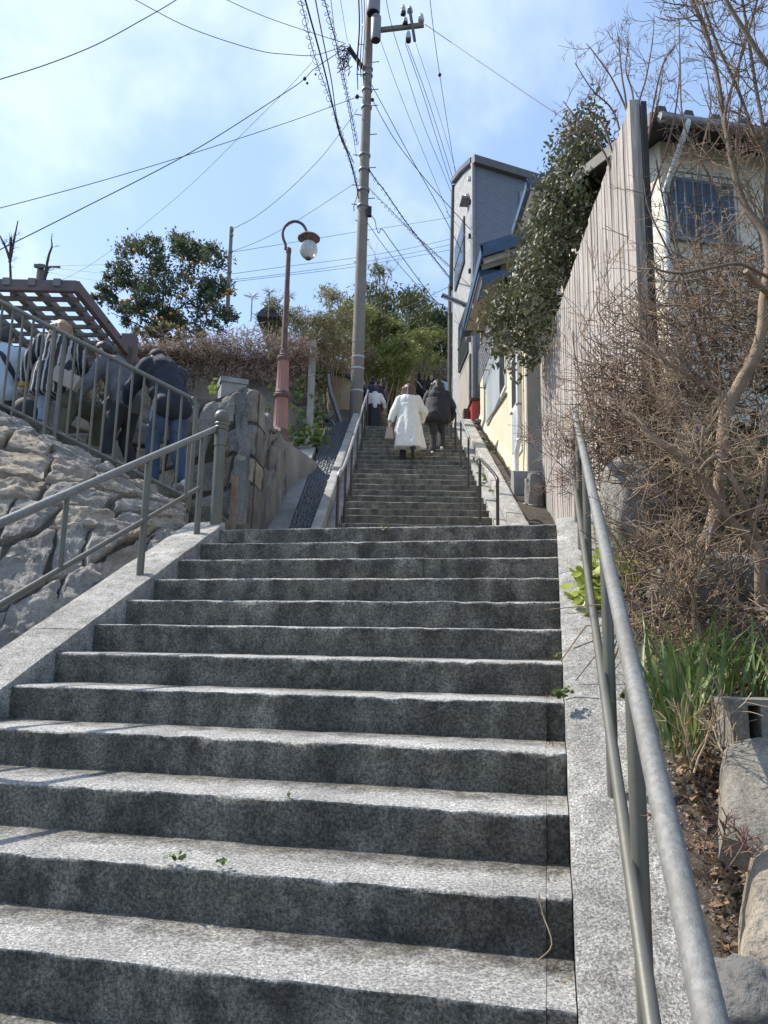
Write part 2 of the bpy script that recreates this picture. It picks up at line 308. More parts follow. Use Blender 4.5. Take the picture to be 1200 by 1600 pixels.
def surf(fn):
    def S(u, v):
        e = 1e-3; P = fn(u, v); du = fn(u + e, v) - P; dv = fn(u, v + e) - P; N = np.cross(du, dv); N /= np.linalg.norm(N, axis=1)[:, None] + 1e-12
        return P, N
    return S
def stone_wall(parent, fn, rows, cols, mats, name='stone', jit=.25, seed=0, backing=True, bmat=None, off=.045, ustag=True, wob=.18, umax=1.0, tilt=0.0, skip=None, **k):
    R = np.random.default_rng(seed); S = surf(fn); objs = []
    ph = R.random(6) * 6
    def rowv(r, u): return (r + (0 if r in (0, rows) else wob * (math.sin(u * 9 + ph[0] + r * 2.1) + .6 * math.sin(u * 23 + ph[1] + r * 3.7)))) / rows
    for r in range(rows):
        ncol = max(1, cols + int(R.integers(-1, 2))); sp = [0.0]
        for j in range(1, ncol): sp.append((j + (.5 if (r % 2 and ustag) else 0) * .6 + R.uniform(-jit, jit)) / ncol)
        sp.append(1.0); sp = sorted(sp)
        for j in range(len(sp) - 1):
            u0, u1 = sp[j] * umax, sp[j + 1] * umax; t0 = tilt * (0 if j == 0 else 1) / cols * R.uniform(.5, 1.5); t1 = tilt * (0 if j == len(sp) - 2 else 1) / cols * R.uniform(.5, 1.5)
            uv = [(u0 - t0, rowv(r, u0)), (u1 - t1, rowv(r, u1)), (u1 + t1 * .2, rowv(r + 1, u1)), (u0 + t0 * .2, rowv(r + 1, u0))]
            if skip and skip(u0, r): continue
            mb = MB(); stone_patch(mb, S, uv, seed=seed + r * 31 + j, **k)
            objs.append(mb.build(name, mats[int(R.integers(0, len(mats)))], parent, smooth='auto'))
    if backing:
        U, W = np.meshgrid(np.linspace(0, umax, 40), np.linspace(0, 1, 16), indexing='ij'); P, N = S(U.ravel(), W.ravel())
        P = P - N * off + N * (.015 * fbm(P * 8, 3))[:, None]
        MB().grid(P.reshape(40, 16, 3)).build('mortar', bmat or m_mortar, parent, smooth=True)
    return objs

# ------------------------------------------------------------------ lower flight of granite steps
lower = thing('stone_stairway', 'broad near flight of grey granite steps with worn pale treads', 'stairs', LF(-8, 1.3), kind='structure')
def step_block(parent, P0, along, fwd, s0, s1, run, rise, mat, res=.03, seed=0, rough=.007, wear=.006, slope=.035, name='step_stone'):
    n = max(3, int((s1 - s0) / res) + 1); s = np.linspace(s0, s1, n)
    base = P0 + np.outer(s, along); up = V(0, 0, 1.0)
    sec = []  # (forward offset, z)
    for t in np.linspace(0, 1, 7): sec.append((0.0, -rise + .006 + (rise - .018) * t))
    sec += [(.004, -.003), (.016, 0.0)]
    for t in (.12, .35, .65, 1.0): sec.append((run * t + (.02 if t == 1 else 0), slope * run * t))
    G = np.zeros((len(sec), n, 3))
    for a, (fo, z) in enumerate(sec):
        P = base + fwd * fo + up * z; q = P * 9 + seed * 3.1
        if a < 7: P = P + fwd[None] * (-(rough * 1.0 * fbm(q, 4) + rough * .8 * fbm(q * .2, 2)))[:, None]
        nz_ = wear * .55 * fbm(np.stack([s * 15 + seed, s * 0, s * 0 + seed], 1), 4) + wear * .35 * fbm(np.stack([s * 3 + seed * 5, s * 0, s * 0], 1), 2) - wear * 1.6 * np.clip(fbm(np.stack([s * 9 + seed * 3, s * 0, s * 0 + 2], 1), 3) - .34, 0, 1) * 2
        if a >= 6: P = P + up[None] * (nz_ * (1.0 if a < 10 else .35))[:, None] + (fwd[None] * (-(.004 * fbm(q * 1.7, 3)))[:, None] if a < 9 else 0)
        if a >= 9: P = P + up[None] * (.0035 * fbm(q * .8, 3))[:, None]
        G[a] = P
    mb = MB(); mb.grid(G.transpose(1, 0, 2)); wv = np.tile([0, 0, 0, 0, 0, .02, .22, .75, 1, .95, .8, .45, .1], (n, 1)); wv = wv + .12 * fbm(np.stack([np.repeat(s * 3, 13), np.tile(np.arange(13) * .8, n), np.full(13 * n, seed * 1.7)], 1), 3).reshape(n, 13)  # tone mask: dark on riser and tread back, pale on nose and front
    for e in (0, n - 1):
        loop = [G[a, e] for a in range(len(sec))] + [G[-1, e] - up * rise]
        mb.poly(loop[::-1] if e == 0 else loop)
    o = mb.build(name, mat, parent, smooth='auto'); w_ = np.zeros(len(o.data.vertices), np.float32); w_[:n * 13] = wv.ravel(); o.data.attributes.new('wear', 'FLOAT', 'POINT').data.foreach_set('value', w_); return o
splits = {2: [1.28], 9: [.9], 7: [1.35], -2: [1.2], -4: [.7]}
for i in range(-9, 12):
    e0 = .075 + .012 * math.sin(i * 3.1); cuts = [0.0] + ([e0] if i < 5 else []) + splits.get(i, []) + [WID]
    for a, b in zip(cuts[:-1], cuts[1:]):
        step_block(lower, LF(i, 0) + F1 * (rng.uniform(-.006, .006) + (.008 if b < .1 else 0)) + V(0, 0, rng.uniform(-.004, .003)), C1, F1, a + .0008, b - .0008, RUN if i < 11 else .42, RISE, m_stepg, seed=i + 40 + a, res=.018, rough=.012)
def kerb_run(parent, s0, s1, h, cuts, mat, seed, Pf=LF, Fw=F1, Cw=C1, drop=.34, name='kerb_stone', flat_end=True):
    for a, b in zip(cuts[:-1], cuts[1:]):
        n = max(4, int((b - a) * 6)); ii = np.linspace(a + .012, b - .012, n); m = 9; ss = np.linspace(s0, s1, m)
        P = np.array([[Pf(i, s, h) for s in ss] for i in ii]); q = P.reshape(-1, 3) * 7 + seed
        P = P + (np.outer(.008 * fbm(q, 4), V(0, 0, 1))).reshape(P.shape)
        P[:, 0] += V(0, 0, -.006); P[:, -1] += V(0, 0, -.012)
        mb = MB().grid(P if Cw is C1 else P[:, ::-1])
        lo = P - V(0, 0, drop)
        for e in (0, m - 1): mb.grid(np.stack([P[:, e], lo[:, e]], 0))
        for e in (0, n - 1): mb.grid(np.stack([P[e], lo[e]], 0))
        mb.build(name, mat, parent, smooth='auto')
kerb_run(lower, -.345, -.003, .012, [-9, -5.2, -.9, 4.05, 8.2, 11.35], m_granite_k, 3)
kerb_run(lower, WID + .003, WID + .345, .03, [-9, -4, 1.5, 5.6, 5.62 + 5.7], m_granite_k, 9)

# ------------------------------------------------------------------ landing between the flights
lp = [LF(11.9, -.36), LF(11.9, WID + .36), V(-2.6, 6.6, 0), V(-2.6, 9.2, 0), V(-1.6, 9.2, 0), V(-1.6, 9.6, 0), V(1.9, 9.6, 0), V(2.4, 9.0, 0), V(2.2, 6.4, 0)]
MB().poly([V(p[0], p[1], Z1 - .006) for p in lp]).build('landing', m_conc_d, kind='structure')
# ------------------------------------------------------------------ upper flight
upper = thing('upper_stairway', 'long narrow flight of weathered steps climbing between railings to the hilltop', 'stairs', UF(-4, W2 / 2), kind='structure')
_ms = MAT('mossy_step_stone', (.20, .19, .155), (.09, .088, .072), 6.0, .95, .8, 60, speck=(.26, .25, .22), sscale=80, samt=.35, c3=(.07, .075, .05), s3=1.5, a3=.55, bdist=.012)
m_step2 = m_stepm
for n in range(-4, 22):
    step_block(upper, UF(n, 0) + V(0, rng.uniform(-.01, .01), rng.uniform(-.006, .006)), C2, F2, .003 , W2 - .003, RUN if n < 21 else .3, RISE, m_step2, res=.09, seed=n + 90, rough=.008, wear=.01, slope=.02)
MB().poly([UF(21, -.4, -.004) + F2 * .25, UF(21, W2 + .4, -.004) + F2 * .25, V(1.9, Y3 + .1, Z2 - .004 + .02), V(-.9, Y3 + .1, Z2 + .016)]).build('upper_landing', m_conc_d, kind='structure')
third = thing('top_stairway', 'topmost short flight of steps beyond the upper landing', 'stairs', TF(0, .9), kind='structure')
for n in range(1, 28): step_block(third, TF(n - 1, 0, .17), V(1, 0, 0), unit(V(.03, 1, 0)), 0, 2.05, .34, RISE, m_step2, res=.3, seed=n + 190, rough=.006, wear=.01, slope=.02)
MB().poly([TF(26, -.6, .17) + V(0, .3, 0), TF(26, 2.6, .17) + V(0, .3, 0), TF(26, 2.6, .17) + V(0, 8, 0), TF(26, -.6, .17) + V(0, 8, 0)]).build('top_landing', m_conc_d, kind='structure')
def slope_kerb(name, s0, s1, h, n0, n1, mat, joints, drop=.5, hp=None):
    k = thing(name[0], name[1], 'kerb', UF(n0, (s0 + s1) / 2), kind='structure')
    kerb_run(k, s0, s1, h, joints, mat, 5, UF, F2, C2, drop, 'kerb_block')
slope_kerb(('left_gutter_kerb', 'raised pale kerb between pebble gutter and upper steps'), -.29, -.16, .26, -5, 21, m_conc, [-5, 2.0, 7.5, 13, 18, 22.5], .9)
slope_kerb(('left_ledge', 'narrow sloping ledge at the left end of the upper steps'), -.157, -.003, .05, -5, 21, m_conc_d, [-5, 0, 4.4, 11, 22.3], .6)
slope_kerb(('right_ledge', 'narrow weedy ledge at the right end of the upper steps'), W2 + .003, W2 + .17, .05, -5, 21, m_conc, [-5, 1, 6, 12, 22.2], .6)
slope_kerb(('right_kerb_wall', 'low pale concrete kerb wall beside the cream house'), W2 + .173, W2 + .40, .17, -5, 21, m_granite_k, [-5, -.4, 3.2, 8.3, 8.9, 14, 21.5], .9)
# pebble gutter and concrete lane left of the steps
gut = thing('pebble_gutter', 'sloping gutter channel paved with dark pebbles', 'gutter', UF(-4, -.45), kind='structure')
MB().prism([UF(-5, -.58, .10), UF(-5, -.29, .10), UF(21, -.29, .10), UF(21, -.85, .10)], (0, 0, -.3)).build('bed', m_mortar, gut)
mb = MB()
dome = np.array([(math.cos(a) * r, math.sin(a) * r, z) for r, z in ((1, 0), (.8, .55)) for a in np.arange(6) * math.pi / 3] + [(0, 0, .8)])
domef4 = [[j, (j + 1) % 6, 6 + (j + 1) % 6, 6 + j] for j in range(6)]; domef3 = [[6 + j, 6 + (j + 1) % 6, 12] for j in range(6)]
for n in np.arange(-4.8, 21, .095):
    wl = .58 + (n + 5) / 26 * .27; k = int((wl - .29) / .05)
    for j in range(k):
        c = UF(n + rng.uniform(-.05, .05), -wl + (j + .5 + rng.uniform(-.3, .3)) * (wl - .29) / k, .095 + rng.uniform(0, .012)); sz = rng.uniform(.75, 1.25)
        L = rng.uniform(0, math.pi); ca, sa = math.cos(L * .3), math.sin(L * .3)
        v = dome * V(.028 * sz, .019 * sz, .026 * sz); v = np.stack([v[:, 0] * ca - v[:, 1] * sa, v[:, 0] * sa + v[:, 1] * ca, v[:, 2] + (v[:, 1]) * .5], 1) + c
        mb.add(v, domef4); mb.f.append(np.array(domef3) + mb.n - 13); mb.mi.append(np.zeros(6))
mb.build('pebbles', m_pebble, gut, smooth=True, kind='stuff')
lane = thing('concrete_lane', 'cracked concrete strip between pebble gutter and slabby stone wall', 'path', UF(-4, -.8), kind='structure')
P = np.array([[UF(n, s, .12 + .02 * math.sin(n * 1.7 + s * 9)) for s in np.linspace(-.585 - .27 * (n + 5) / 26, -1.05 - .25 * max(0, n - 6) / 10, 5)] for n in np.linspace(-5, 9.2, 24)])
mb = MB().grid(P); mb.grid(np.stack([P[:, 0], P[:, 0] - V(0, 0, .3)], 1)).build('lane_slab', m_conc_d, lane, smooth=True)
P = np.array([[UF(n, s, .20) + V(0, 0, .012 * math.sin(n * 5 + s * 11)) for s in np.linspace(-.62 - .27 * (n + 5) / 26, -1.35, 6)] for n in np.linspace(5.6, 11.5, 14)])
mb = MB().grid(P); lo = P - V(0, 0, .18); mb.grid(np.stack([P[:, 0], lo[:, 0]], 1)); mb.grid(np.stack([P[0], lo[0]], 1)); mb.build('lane_cover_slab', m_conc, lane, smooth='auto')
# dirt strip along the house
P = np.array([[UF(n, s, .12 - .03 * math.sin(n * 2 + s * 8)) for s in np.linspace(W2 + .4, W2 + 1.0, 6)] for n in np.linspace(-5, 22, 40)])
MB().grid(P[:, ::-1]).build('dirt_strip', m_ground, smooth=True, kind='structure')
mb = MB()
for k in range(26):
    n = rng.uniform(-3, 18); c = UF(n, W2 + rng.uniform(.45, .66), .12); a = rng.uniform(0, 3); l = rng.uniform(.04, .14)
    mb.box(c, (l, l * rng.uniform(.3, .8), .02), ((math.cos(a), math.sin(a), .1), (-math.sin(a), math.cos(a), .45), (0, -.45, 1)))
mb.build('rubble', m_conc, kind='stuff')

# ------------------------------------------------------------------ side stair and its terraces on the left
side = thing('side_stairway', 'stone side stairs rising to the left behind the baluster railing', 'stairs', (-1.8, 7.8, Z1), kind='structure')
for n in range(7):
    x = -1.25 - n * .33; z = Z1 + .163 * (n + 1)
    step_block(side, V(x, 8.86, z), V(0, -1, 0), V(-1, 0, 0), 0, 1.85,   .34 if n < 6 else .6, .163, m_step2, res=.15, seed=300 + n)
ZT = Z1 + .163 * 7
MB().poly([V(-3.7, 6.9, ZT - .004), V(-3.7, 14.6, ZT - .004), V(-12, 14.6, ZT - .004), V(-12, 6.9, ZT - .004)][::-1]).build('left_terrace', m_conc_d, kind='structure')
MB().prism([V(-5.9, 9.0, ZT - .1), V(-1.7, 9.0, ZT - .1), V(-1.7, 15, ZT - .1), V(-5.9, 15, ZT - .1)], (0, 0, 2.66 - ZT + .1)).build('middle_terrace', m_ground, kind='structure')
MB().prism([V(-2.6, 11.4, 2.5), V(-1.62, 11.4, 2.5), V(-1.2, 12.9, 2.5), V(-1.05, 16.5, 2.5), V(-2.6, 16.5, 2.5)], (0, 0, .80)).build('lamp_terrace', m_conc_d, kind='structure')
mb = MB(); P = np.array([[V(x, y, 6.05 + .10 * math.sin(x * 1.7 + y) + .32 * max(0, y - 14.9)) for x in np.linspace(-14, -1.55, 24)] for y in np.linspace(14.95, 26, 20)])
mb.grid(P).build('upper_left_ground', m_hill, smooth=True, kind='structure')
P = np.array([[V(x, y, gz(np.array(x), np.array(y)) + .05) for x in np.linspace(1.0, 4.5, 30)] for y in np.linspace(1, 6, 40)])
def atP(px, py, p0, n): r = ray(px, py); return r * ((np.asarray(p0) @ n) / (r @ n))
# ------------------------------------------------------------------ left: sloping stone bank under the baluster railing
bank = thing('stone_bank', 'steep bank of big sunlit rough stones below the baluster railing', 'retaining wall', LF(8, 3.3))
def bank_fn(u, v):
    uu = (1 - u) * .62
    tx = -1.80 - 5.17 * uu; tz = Z1 + .30 + np.minimum(.49 * (-1.83 - tx), 1.0); T = np.stack([tx, np.full_like(tx, 6.84), tz], 1)
    i = 11.35 - 20 * uu; B = O1 + np.outer(i, D1) + C1 * 3.07 + V(0, 0, -.05)
    P = B + (T - B) * v[:, None]; P[:, 2] += .16 * np.sin(np.pi * v) * np.clip(uu * 5, 0, 1); return P
stone_wall(bank, bank_fn, 7, 8, [m_stone, m_stone_t, m_stone_t, m_stone], jit=.26, seed=23, bulge=.018, rough=.042, depth=.16, n=24, gap=.020, wob=.24, freq=9, off=.035, tilt=.3)
# coping behind it: solid fill to the side stair
MB().prism([V(-1.80, 6.84, Z1 - .3), V(-1.80, 6.84, Z1 + .28), V(-3.85, 6.84, Z1 + 1.27), V(-9, 6.84, Z1 + 1.29), V(-9, 6.84, Z1 - .3)], (0, .16, 0)).build('coping', m_conc_d, bank)
# ------------------------------------------------------------------ left: rubble wall beyond the side stair with slabby end face
pier = thing('rubble_wall', 'rubble stone wall with a slabby side face at the corner of the side stairs', 'wall', (-1.6, 9.0, Z1))
def pier_top(x): return np.interp(x, [-5.2, -3.6, -2.9, -2.45, -2.0, -1.75, -1.55], [3.25, 2.95, 2.75, 2.95, 3.12, 3.24, 3.18])
def pier_fn(u, v):
    x = -5.2 + 3.65 * u; z0 = Z1 - .35; z1 = pier_top(x); return np.stack([x, 8.88 + .10 * v + .05 * np.sin(x * 2), z0 + (z1 - z0) * v], 1)
stone_wall(pier, pier_fn, 6, 8, [m_stone_d, m_stone, m_stone_t], jit=.24, seed=5, bulge=.03, rough=.036, depth=.3, n=20, gap=.012, wob=.14, freq=9, off=.03, tilt=.2)
def pier_side(u, v):
    y = 8.93 + 3.9 * u; z0 = 1.827 + (y - 10.53) * .5067 - .1; z1 = 3.2 + .12 * u + .04 * np.sin(y * 7); z0 = np.minimum(z0, z1 - .05)
    return np.stack([-1.545 - .10 * v + .06 * np.sin(y * 1.3), y, z0 + (z1 - z0) * v], 1)
stone_wall(pier, pier_side, 2, 24, [m_slate, m_slate, m_stone_d], name='slab', jit=.3, seed=8, bulge=.02, rough=.035, depth=.10, n=10, gap=.012, wob=.5, freq=7, off=.07, tilt=4.0)
MB().prism([V(-2.1, 9.02, 2.4), V(-1.66, 9.02, 2.4), V(-1.66, 12.8, 2.4), V(-2.1, 12.8, 2.4)], (0, 0, .66)).build('wall_core', m_mortar, pier)
gp = thing('stone_post', 'square dark grey stone post standing behind the rubble wall', 'post', at(362, 640, 9.9))
c = at(362, 620, 9.9); ztop = at(362, 597, 9.9)[2]
for (h0, h1, ww, nm) in ((2.9, ztop - .07, .33, 'shaft'), (ztop - .068, ztop, .37, 'cap')):
    a = math.radians(20); MB().box((c[0], c[1], (h0 + h1) / 2), (ww, ww, h1 - h0), ((math.cos(a), math.sin(a), 0), (-math.sin(a), math.cos(a), 0), (0, 0, 1))).build(nm, m_conc_d, gp)
# ------------------------------------------------------------------ tall old wall behind the lamp
ivw = thing('old_stone_wall', 'tall old masonry wall hung with dry vines behind the street lamp', 'wall', (-3.5, 14.8, 3.2))
def iv_fn(u, v):
    x = -8.5 + 7.02 * u; return np.stack([x, 14.85 + .25 * v + 0 * x, 2.6 + (3.4 + .12 * np.sin(x * 1.3)) * v], 1)
stone_wall(ivw, iv_fn, 7, 9, [m_stone, m_stone_d, m_stone], jit=.22, seed=12, bulge=.02, rough=.03, depth=.10, n=7, gap=.025, wob=.12, freq=4, off=.04)
def iv_side(u, v):
    y = 14.9 + 4.5 * u; z0 = np.maximum(3.1, 1.9 + (y - 10.53) * .5067); return np.stack([-1.47 - .12 * v + 0 * y, y, z0 + (6.0 - z0) * v], 1)
stone_wall(ivw, iv_side, 6, 6, [m_stone_d, m_stone], jit=.2, seed=14, bulge=.02, rough=.03, depth=.10, n=6, gap=.03, off=.04)
MB().box((-1.52, 14.80, 4.75), (.13, .14, 3.1)).build('corner_post', m_conc, ivw)
# far plastered wall with a tile cap, beside the pole
pw = thing('plaster_wall', 'ochre plastered garden wall with dark tile cap beside the utility pole', 'wall', at(530, 645, 20.5))
a0 = at(514.5, 650, 20.5); a1 = at(546, 650, 20.5); zt = at(530, 580, 20.5)[2]; zb = at(530, 640, 20.5)[2]
m_plaster = MAT('ochre_plaster', (.50, .40, .25), (.40, .32, .20), 3, .9, .2, 40, c3=(.30, .24, .16), s3=2, a3=.4)
x0, x1 = a0[0], a1[0]
MB().hexa([V(x0, 20.5, zb), V(x1, 20.5, zb), V(x1 + .25, 27, zb), V(x0 + .25, 27, zb)], [V(x0, 20.5, zt - .03), V(x1, 20.5, zt - .18), V(x1 + .25, 27, zt - .18), V(x0 + .25, 27, zt - .03)]).build('plaster', m_plaster, pw)
MB().hexa([V(x0 - .02, 20.46, zb - 1.6), V(x1 + .03, 20.46, zb - 1.6), V(x1 + .28, 27, zb - 1.6), V(x0 + .2, 27, zb - 1.6)], [V(x0 - .01, 20.48, zb - .005), V(x1 + .01, 20.48, zb - .005), V(x1 + .26, 27, zb - .005), V(x0 + .24, 27, zb - .005)]).build('stone_base', m_stone_d, pw)
m_tile = MAT('dark_roof_tile', (.075, .08, .09), (.05, .052, .06), 8, .5, .2, 40)
for k in range(9):
    y = 20.4 + k * .72; o = .028 * k
    mb = MB(); mb.hexa([V(x0 - .08 + o, y, zt - .06), V(x1 + .10 + o, y, zt - .24), V(x1 + .10 + o, y + .70, zt - .24), V(x0 - .08 + o, y + .70, zt - .06)], [V(x0 - .05 + o, y, zt + .05), V(x1 + .12 + o, y, zt - .17), V(x1 + .12 + o, y + .70, zt - .17), V(x0 - .05 + o, y + .70, zt + .05)])
    mb.tube([V(x0 + .04 + o, y, zt + .05), V(x0 + .04 + o, y + .69, zt + .05)], .075, 8); mb.build('roof_tile', m_tile, pw)
m_pink = MAT('pink_paper', (.62, .36, .33), (.58, .33, .30), 5, .7); m_redink = MAT('red_ink', (.45, .08, .07), (.40, .08, .07), 5, .7)
nb = thing('notice', 'small pink paper notice with red stamp marks on the ochre wall', 'notice', at(522, 596, 20.47))
p = [at(517, 602.5, 20.478), at(527.5, 602, 20.478), at(527, 590, 20.478), at(516.5, 590, 20.478)]
MB().prism(p, (0, .008, 0)).build('paper', m_pink, nb)
mb = MB()
for (x, y, w_, h_) in ((519, 593, 5.5, .7), (519, 596, .8, 4), (523.5, 595, .8, 5), (520, 598, 3.8, .8), (521, 600.2, 3, .7), (521, 594.2, .8, 2.5)):
    mb.prism([at(x, y + h_, 20.474), at(x + w_, y + h_, 20.474), at(x + w_, y, 20.474), at(x, y, 20.474)], (0, .003, 0))
mb.build('stamp_marks', m_redink, nb)
pp = tag(MB().tube([at(512.5, 585, 17.6), at(513, 598, 17.6), at(517, 615, 17.6), at(535, 668, 17.5)], .055, 10).build('drain_pipe', m_steel, smooth=True), 'grey drainpipe leaning down the bank left of the pole', 'pipe')
tag(MB().tube(catmull([at(498, 668, 17), at(508, 655, 17.2), at(518, 658, 17), at(524, 668, 17)], 5), .03, 6).build('bent_pipe', m_steel, smooth=True), 'short bent grey pipe lying at the top of the gutter', 'pipe')

# ------------------------------------------------------------------ railings
def handrail(name, label, rail_pts, posts, mid=None, r=.0243, rp=.021, m_top=None, m_p=None, rm=.017, group=None, k=12):
    t = thing(name, label, 'handrail', posts[0][0], group)
    MB().tube(catmull(rail_pts, 6), r, k).build('rail', m_top, t, smooth='auto')
    for a, b, rr in posts: MB().tube([a, b], rr or rp, 16).build('post', m_p, t, smooth='auto')
    for mline in (mid or []): MB().tube(mline, rm, 14).build('mid_rail', m_p, t, smooth='auto')
    return t
S_ = -.16; H_ = .85
hr = handrail('handrail', 'thick galvanised tube handrail running up the right kerb', [LF(i, S_, H_) for i in (-8, -4, 0, 4, 8, 10.8, 11.3)],
              [(LF(i, S_ + .005, -.02), LF(i, S_ + .005, H_ - .015), None) for i in (11.0, 9.3, 6.4, 2.3, -.25, -4.5)], [[LF(a, S_ + .03, .42), LF(b, S_ + .03, .42)] for a, b in ((11.1, 9.25), (9.3, 6.4), (6.4, 2.3), (2.3, -.25), (-.25, -4.5), (-4.5, -8))], m_top=m_galv, m_p=m_olive)
SL = 2.83
hl = handrail('handrail', 'olive tube handrail with ball-topped end post on the left kerb', [LF(i, SL, .86) for i in (-6, 0, 4, 8, 10.6, 11.15)],
              [(LF(i, SL, .02), LF(i, SL, .85), .025) for i in (10.45, 8.0, 2.4, -3)] + [(LF(5.35, SL, .41), LF(5.35, SL, .85), .016), (LF(9.75, SL, .41), LF(9.75, SL, .85), .014), (LF(0, SL, .41), LF(0, SL, .85), .016)],
              [[LF(a, SL, .41), LF(b, SL, .41)] for a, b in ((10.45, 8.0), (8.0, 2.4), (2.4, -3))], m_top=m_galv, m_p=m_olive, r=.026)
b0 = LF(11.2, 2.79, 0); b0[2] = Z1 - .01
bp = thing('bollard', 'olive bollard post with a ball top at the end of the left handrail', 'bollard', b0)
MB().lathe(b0, [(.048, 0), (.048, .74), (.046, .742)], 20).build('shaft', m_olive, bp, smooth='auto')
MB().lathe(b0 + V(0, 0, .742), [(.054, 0), (.054, .135), (.048, .14), (.060, .15), (.063, .16), (.060, .17), (.052, .178), (.060, .186), (.062, .195), (.058, .205), (.045, .215)], 20).build('collar', m_olive, bp, smooth='auto')
MB().ball(b0 + V(0, 0, 1.00), .066, 20).build('ball', m_olive, bp, smooth=True)
m_rust = MAT('rusty_chain', (.17, .10, .06), (.09, .06, .045), 12, .8, .5, 60)
mb = MB()
for k in range(13):
    cc = b0 + V(.062 + .012 * math.sin(k * .8), .01, .80 - k * .032); th = np.linspace(0, 2 * math.pi, 9); ax = V(1, 0, 0) if k % 2 else V(0, 1, 0)
    mb.tube([cc + ax * .011 * math.cos(t) + V(0, 0, .019 * math.sin(t)) for t in th], .004, 5, cap=False)
mb.build('chain', m_rust, bp, smooth=True)
rp_ = LF(11.9, 2.74, 0); tag(MB().tube([V(rp_[0], rp_[1], Z1 - .05), V(rp_[0], rp_[1], Z1 + .52)], .03, 10).build('rusty_stake', MAT('rusty_pole', (.25, .17, .11), (.16, .10, .07), 9, .8, .4, 40), smooth='auto'), 'short rusty stake tucked behind the bollard', 'post')
# baluster railing on the bank
YR = 6.9
rt = [at(307, 640, YR), at(305.5, 629, YR), at(300, 622.5, YR), at(290, 618, YR), at(150, 547, YR), at(0, 471, YR)]
dirL = unit(at(0, 471, YR) - at(290, 618, YR)); dirB = unit(at(0, 631, YR) - at(293, 778, YR)); rt.append(rt[-1] + dirL * 1.6)
br = thing('baluster_railing', 'olive painted railing with upright bars rising to the left on the stone bank', 'railing', at(300, 790, YR))
MB().tube(catmull(rt, 5), .022, 12).build('rail', m_olive, br, smooth=True)
q0 = at(293, 777, YR); MB().tube([q0, at(0, 631, YR) + dirB * 1.6], .016, 10).build('bottom_rail', m_olive, br, smooth=True)
def rail_z(x, p, d): return p[2] + d[2] * (x - p[0]) / d[0]
for px in (283, 262, 242, 222, 203, 183, 163, 145, 125, 108, 55, 37, 20, 3, -15, -33, -51, -70):
    x = at(px, 640, YR)[0]
    MB().tube([V(x, YR, rail_z(x, at(293, 778, YR), dirB)), V(x, YR, rail_z(x, at(290, 618, YR), dirL))], .0115, 12).build('baluster', m_olive, br, smooth='auto')
for px in (73, 90):
    x = at(px, 640, YR)[0]; MB().tube([V(x, YR, rail_z(x, at(293, 778, YR), dirB) - .14), V(x, YR, rail_z(x, at(290, 618, YR), dirL))], .022, 10).build('post', m_olive, br, smooth='auto')
MB().tube([at(294, 800, YR), at(307, 638, YR)], .0215, 10).build('post', m_olive, br, smooth='auto')
# upper flight railings
SU = .06
handrail('handrail', 'slim brown handrail along the left edge of the upper steps', [UF(-1.5, 0, .78), UF(-1.3, .01, .84), UF(0, SU, .87), UF(10, SU, .86), UF(21.4, SU, .86)],
         [(UF(n, s, -.02), UF(n, s, h), None) for n, s, h in ((-1.5, 0, .8), (.1, SU, .85), (4, SU, .85), (9, SU, .85), (14, SU, .85), (17.5, SU, .85), (21.3, SU, .85))], m_top=m_railtop, m_p=m_brownrail, r=.022, rp=.019)
handrail('handrail', 'long slim brown handrail along the right edge of the upper steps', [UF(5.6, 1.97, .82), UF(5.8, 1.97, .89), UF(12, 1.97, .88), UF(21.5, 1.96, .87)],
         [(UF(n, 1.97, -.02), UF(n, 1.97, .87), None) for n in (5.6, 10, 13.7, 17.5, 21.3)], m_top=m_railtop, m_p=m_brownrail, r=.022, rp=.019)
handrail('handrail', 'short slim brown handrail at the foot of the upper steps', [UF(.6, 1.97, .80), UF(.5, 1.975, .90), UF(-1.8, 2.09, .86), UF(-2.05, 2.1, .76)],
         [(UF(.6, 1.97, -.02), UF(.6, 1.97, .82), .022), (UF(-2.05, 2.1, -.02), UF(-2.05, 2.1, .78), .022)], m_top=m_brownrail, m_p=m_brownrail, r=.022)

# ------------------------------------------------------------------ right: tall board fence
fA = at(987, 160, 5.6); fB = at(846, 568, 11.4)
fen = thing('board_fence', 'tall weathered vertical board fence on the right of the landing', 'fence', (fA[0], fA[1], 1.0))
fd = unit(V(fB[0] - fA[0], fB[1] - fA[1], 0)); fn_ = V(-fd[1], fd[0], 0); FL = np.linalg.norm((fB - fA)[:2]); NB = 46
for k in range(NB):
    a = FL * k / NB; b = FL * (k + 1) / NB - .013; ztop = fA[2] + (fB[2] - fA[2]) * (k + .5) / NB + rng.uniform(-.012, .012)
    base = V(fA[0], fA[1], 0); off = rng.uniform(-.006, .006); n = 4; mb = MB()
    # each board carries two shallow grooves
    prof = [(a, 0), (a + .004, .022), ]
    ws = np.linspace(a + .006, b - .006, 7); G = []
    for z in np.linspace(.75, ztop, 12):
        row = [base + fd * a + V(0, 0, z)] + [base + fd * s + fn_ * (.022 + off + (-.004 if j in (2, 4) else 0) + .0025 * math.sin(z * 3 + k)) + V(0, 0, z) for j, s in enumerate(ws)] + [base + fd * b + V(0, 0, z)]
        G.append(row)
    G = np.array(G); mb.grid(G[:, ::-1]); mb.poly(list(G[-1])[::-1]); mb.grid(np.stack([G[:, 0], G[:, -1]], 1))
    mb.build('board', m_fence, fen, smooth='auto')
MB().prism([V(fA[0], fA[1], .8) - fn_ * .012, V(fB[0], fB[1], .8) - fn_ * .012, fB - fn_ * .012 - V(0, 0, .05), fA - fn_ * .012 - V(0, 0, .05)], -fn_ * .01).build('backing', m_post, fen)  # added dark board, darkens the gaps between the fence boards
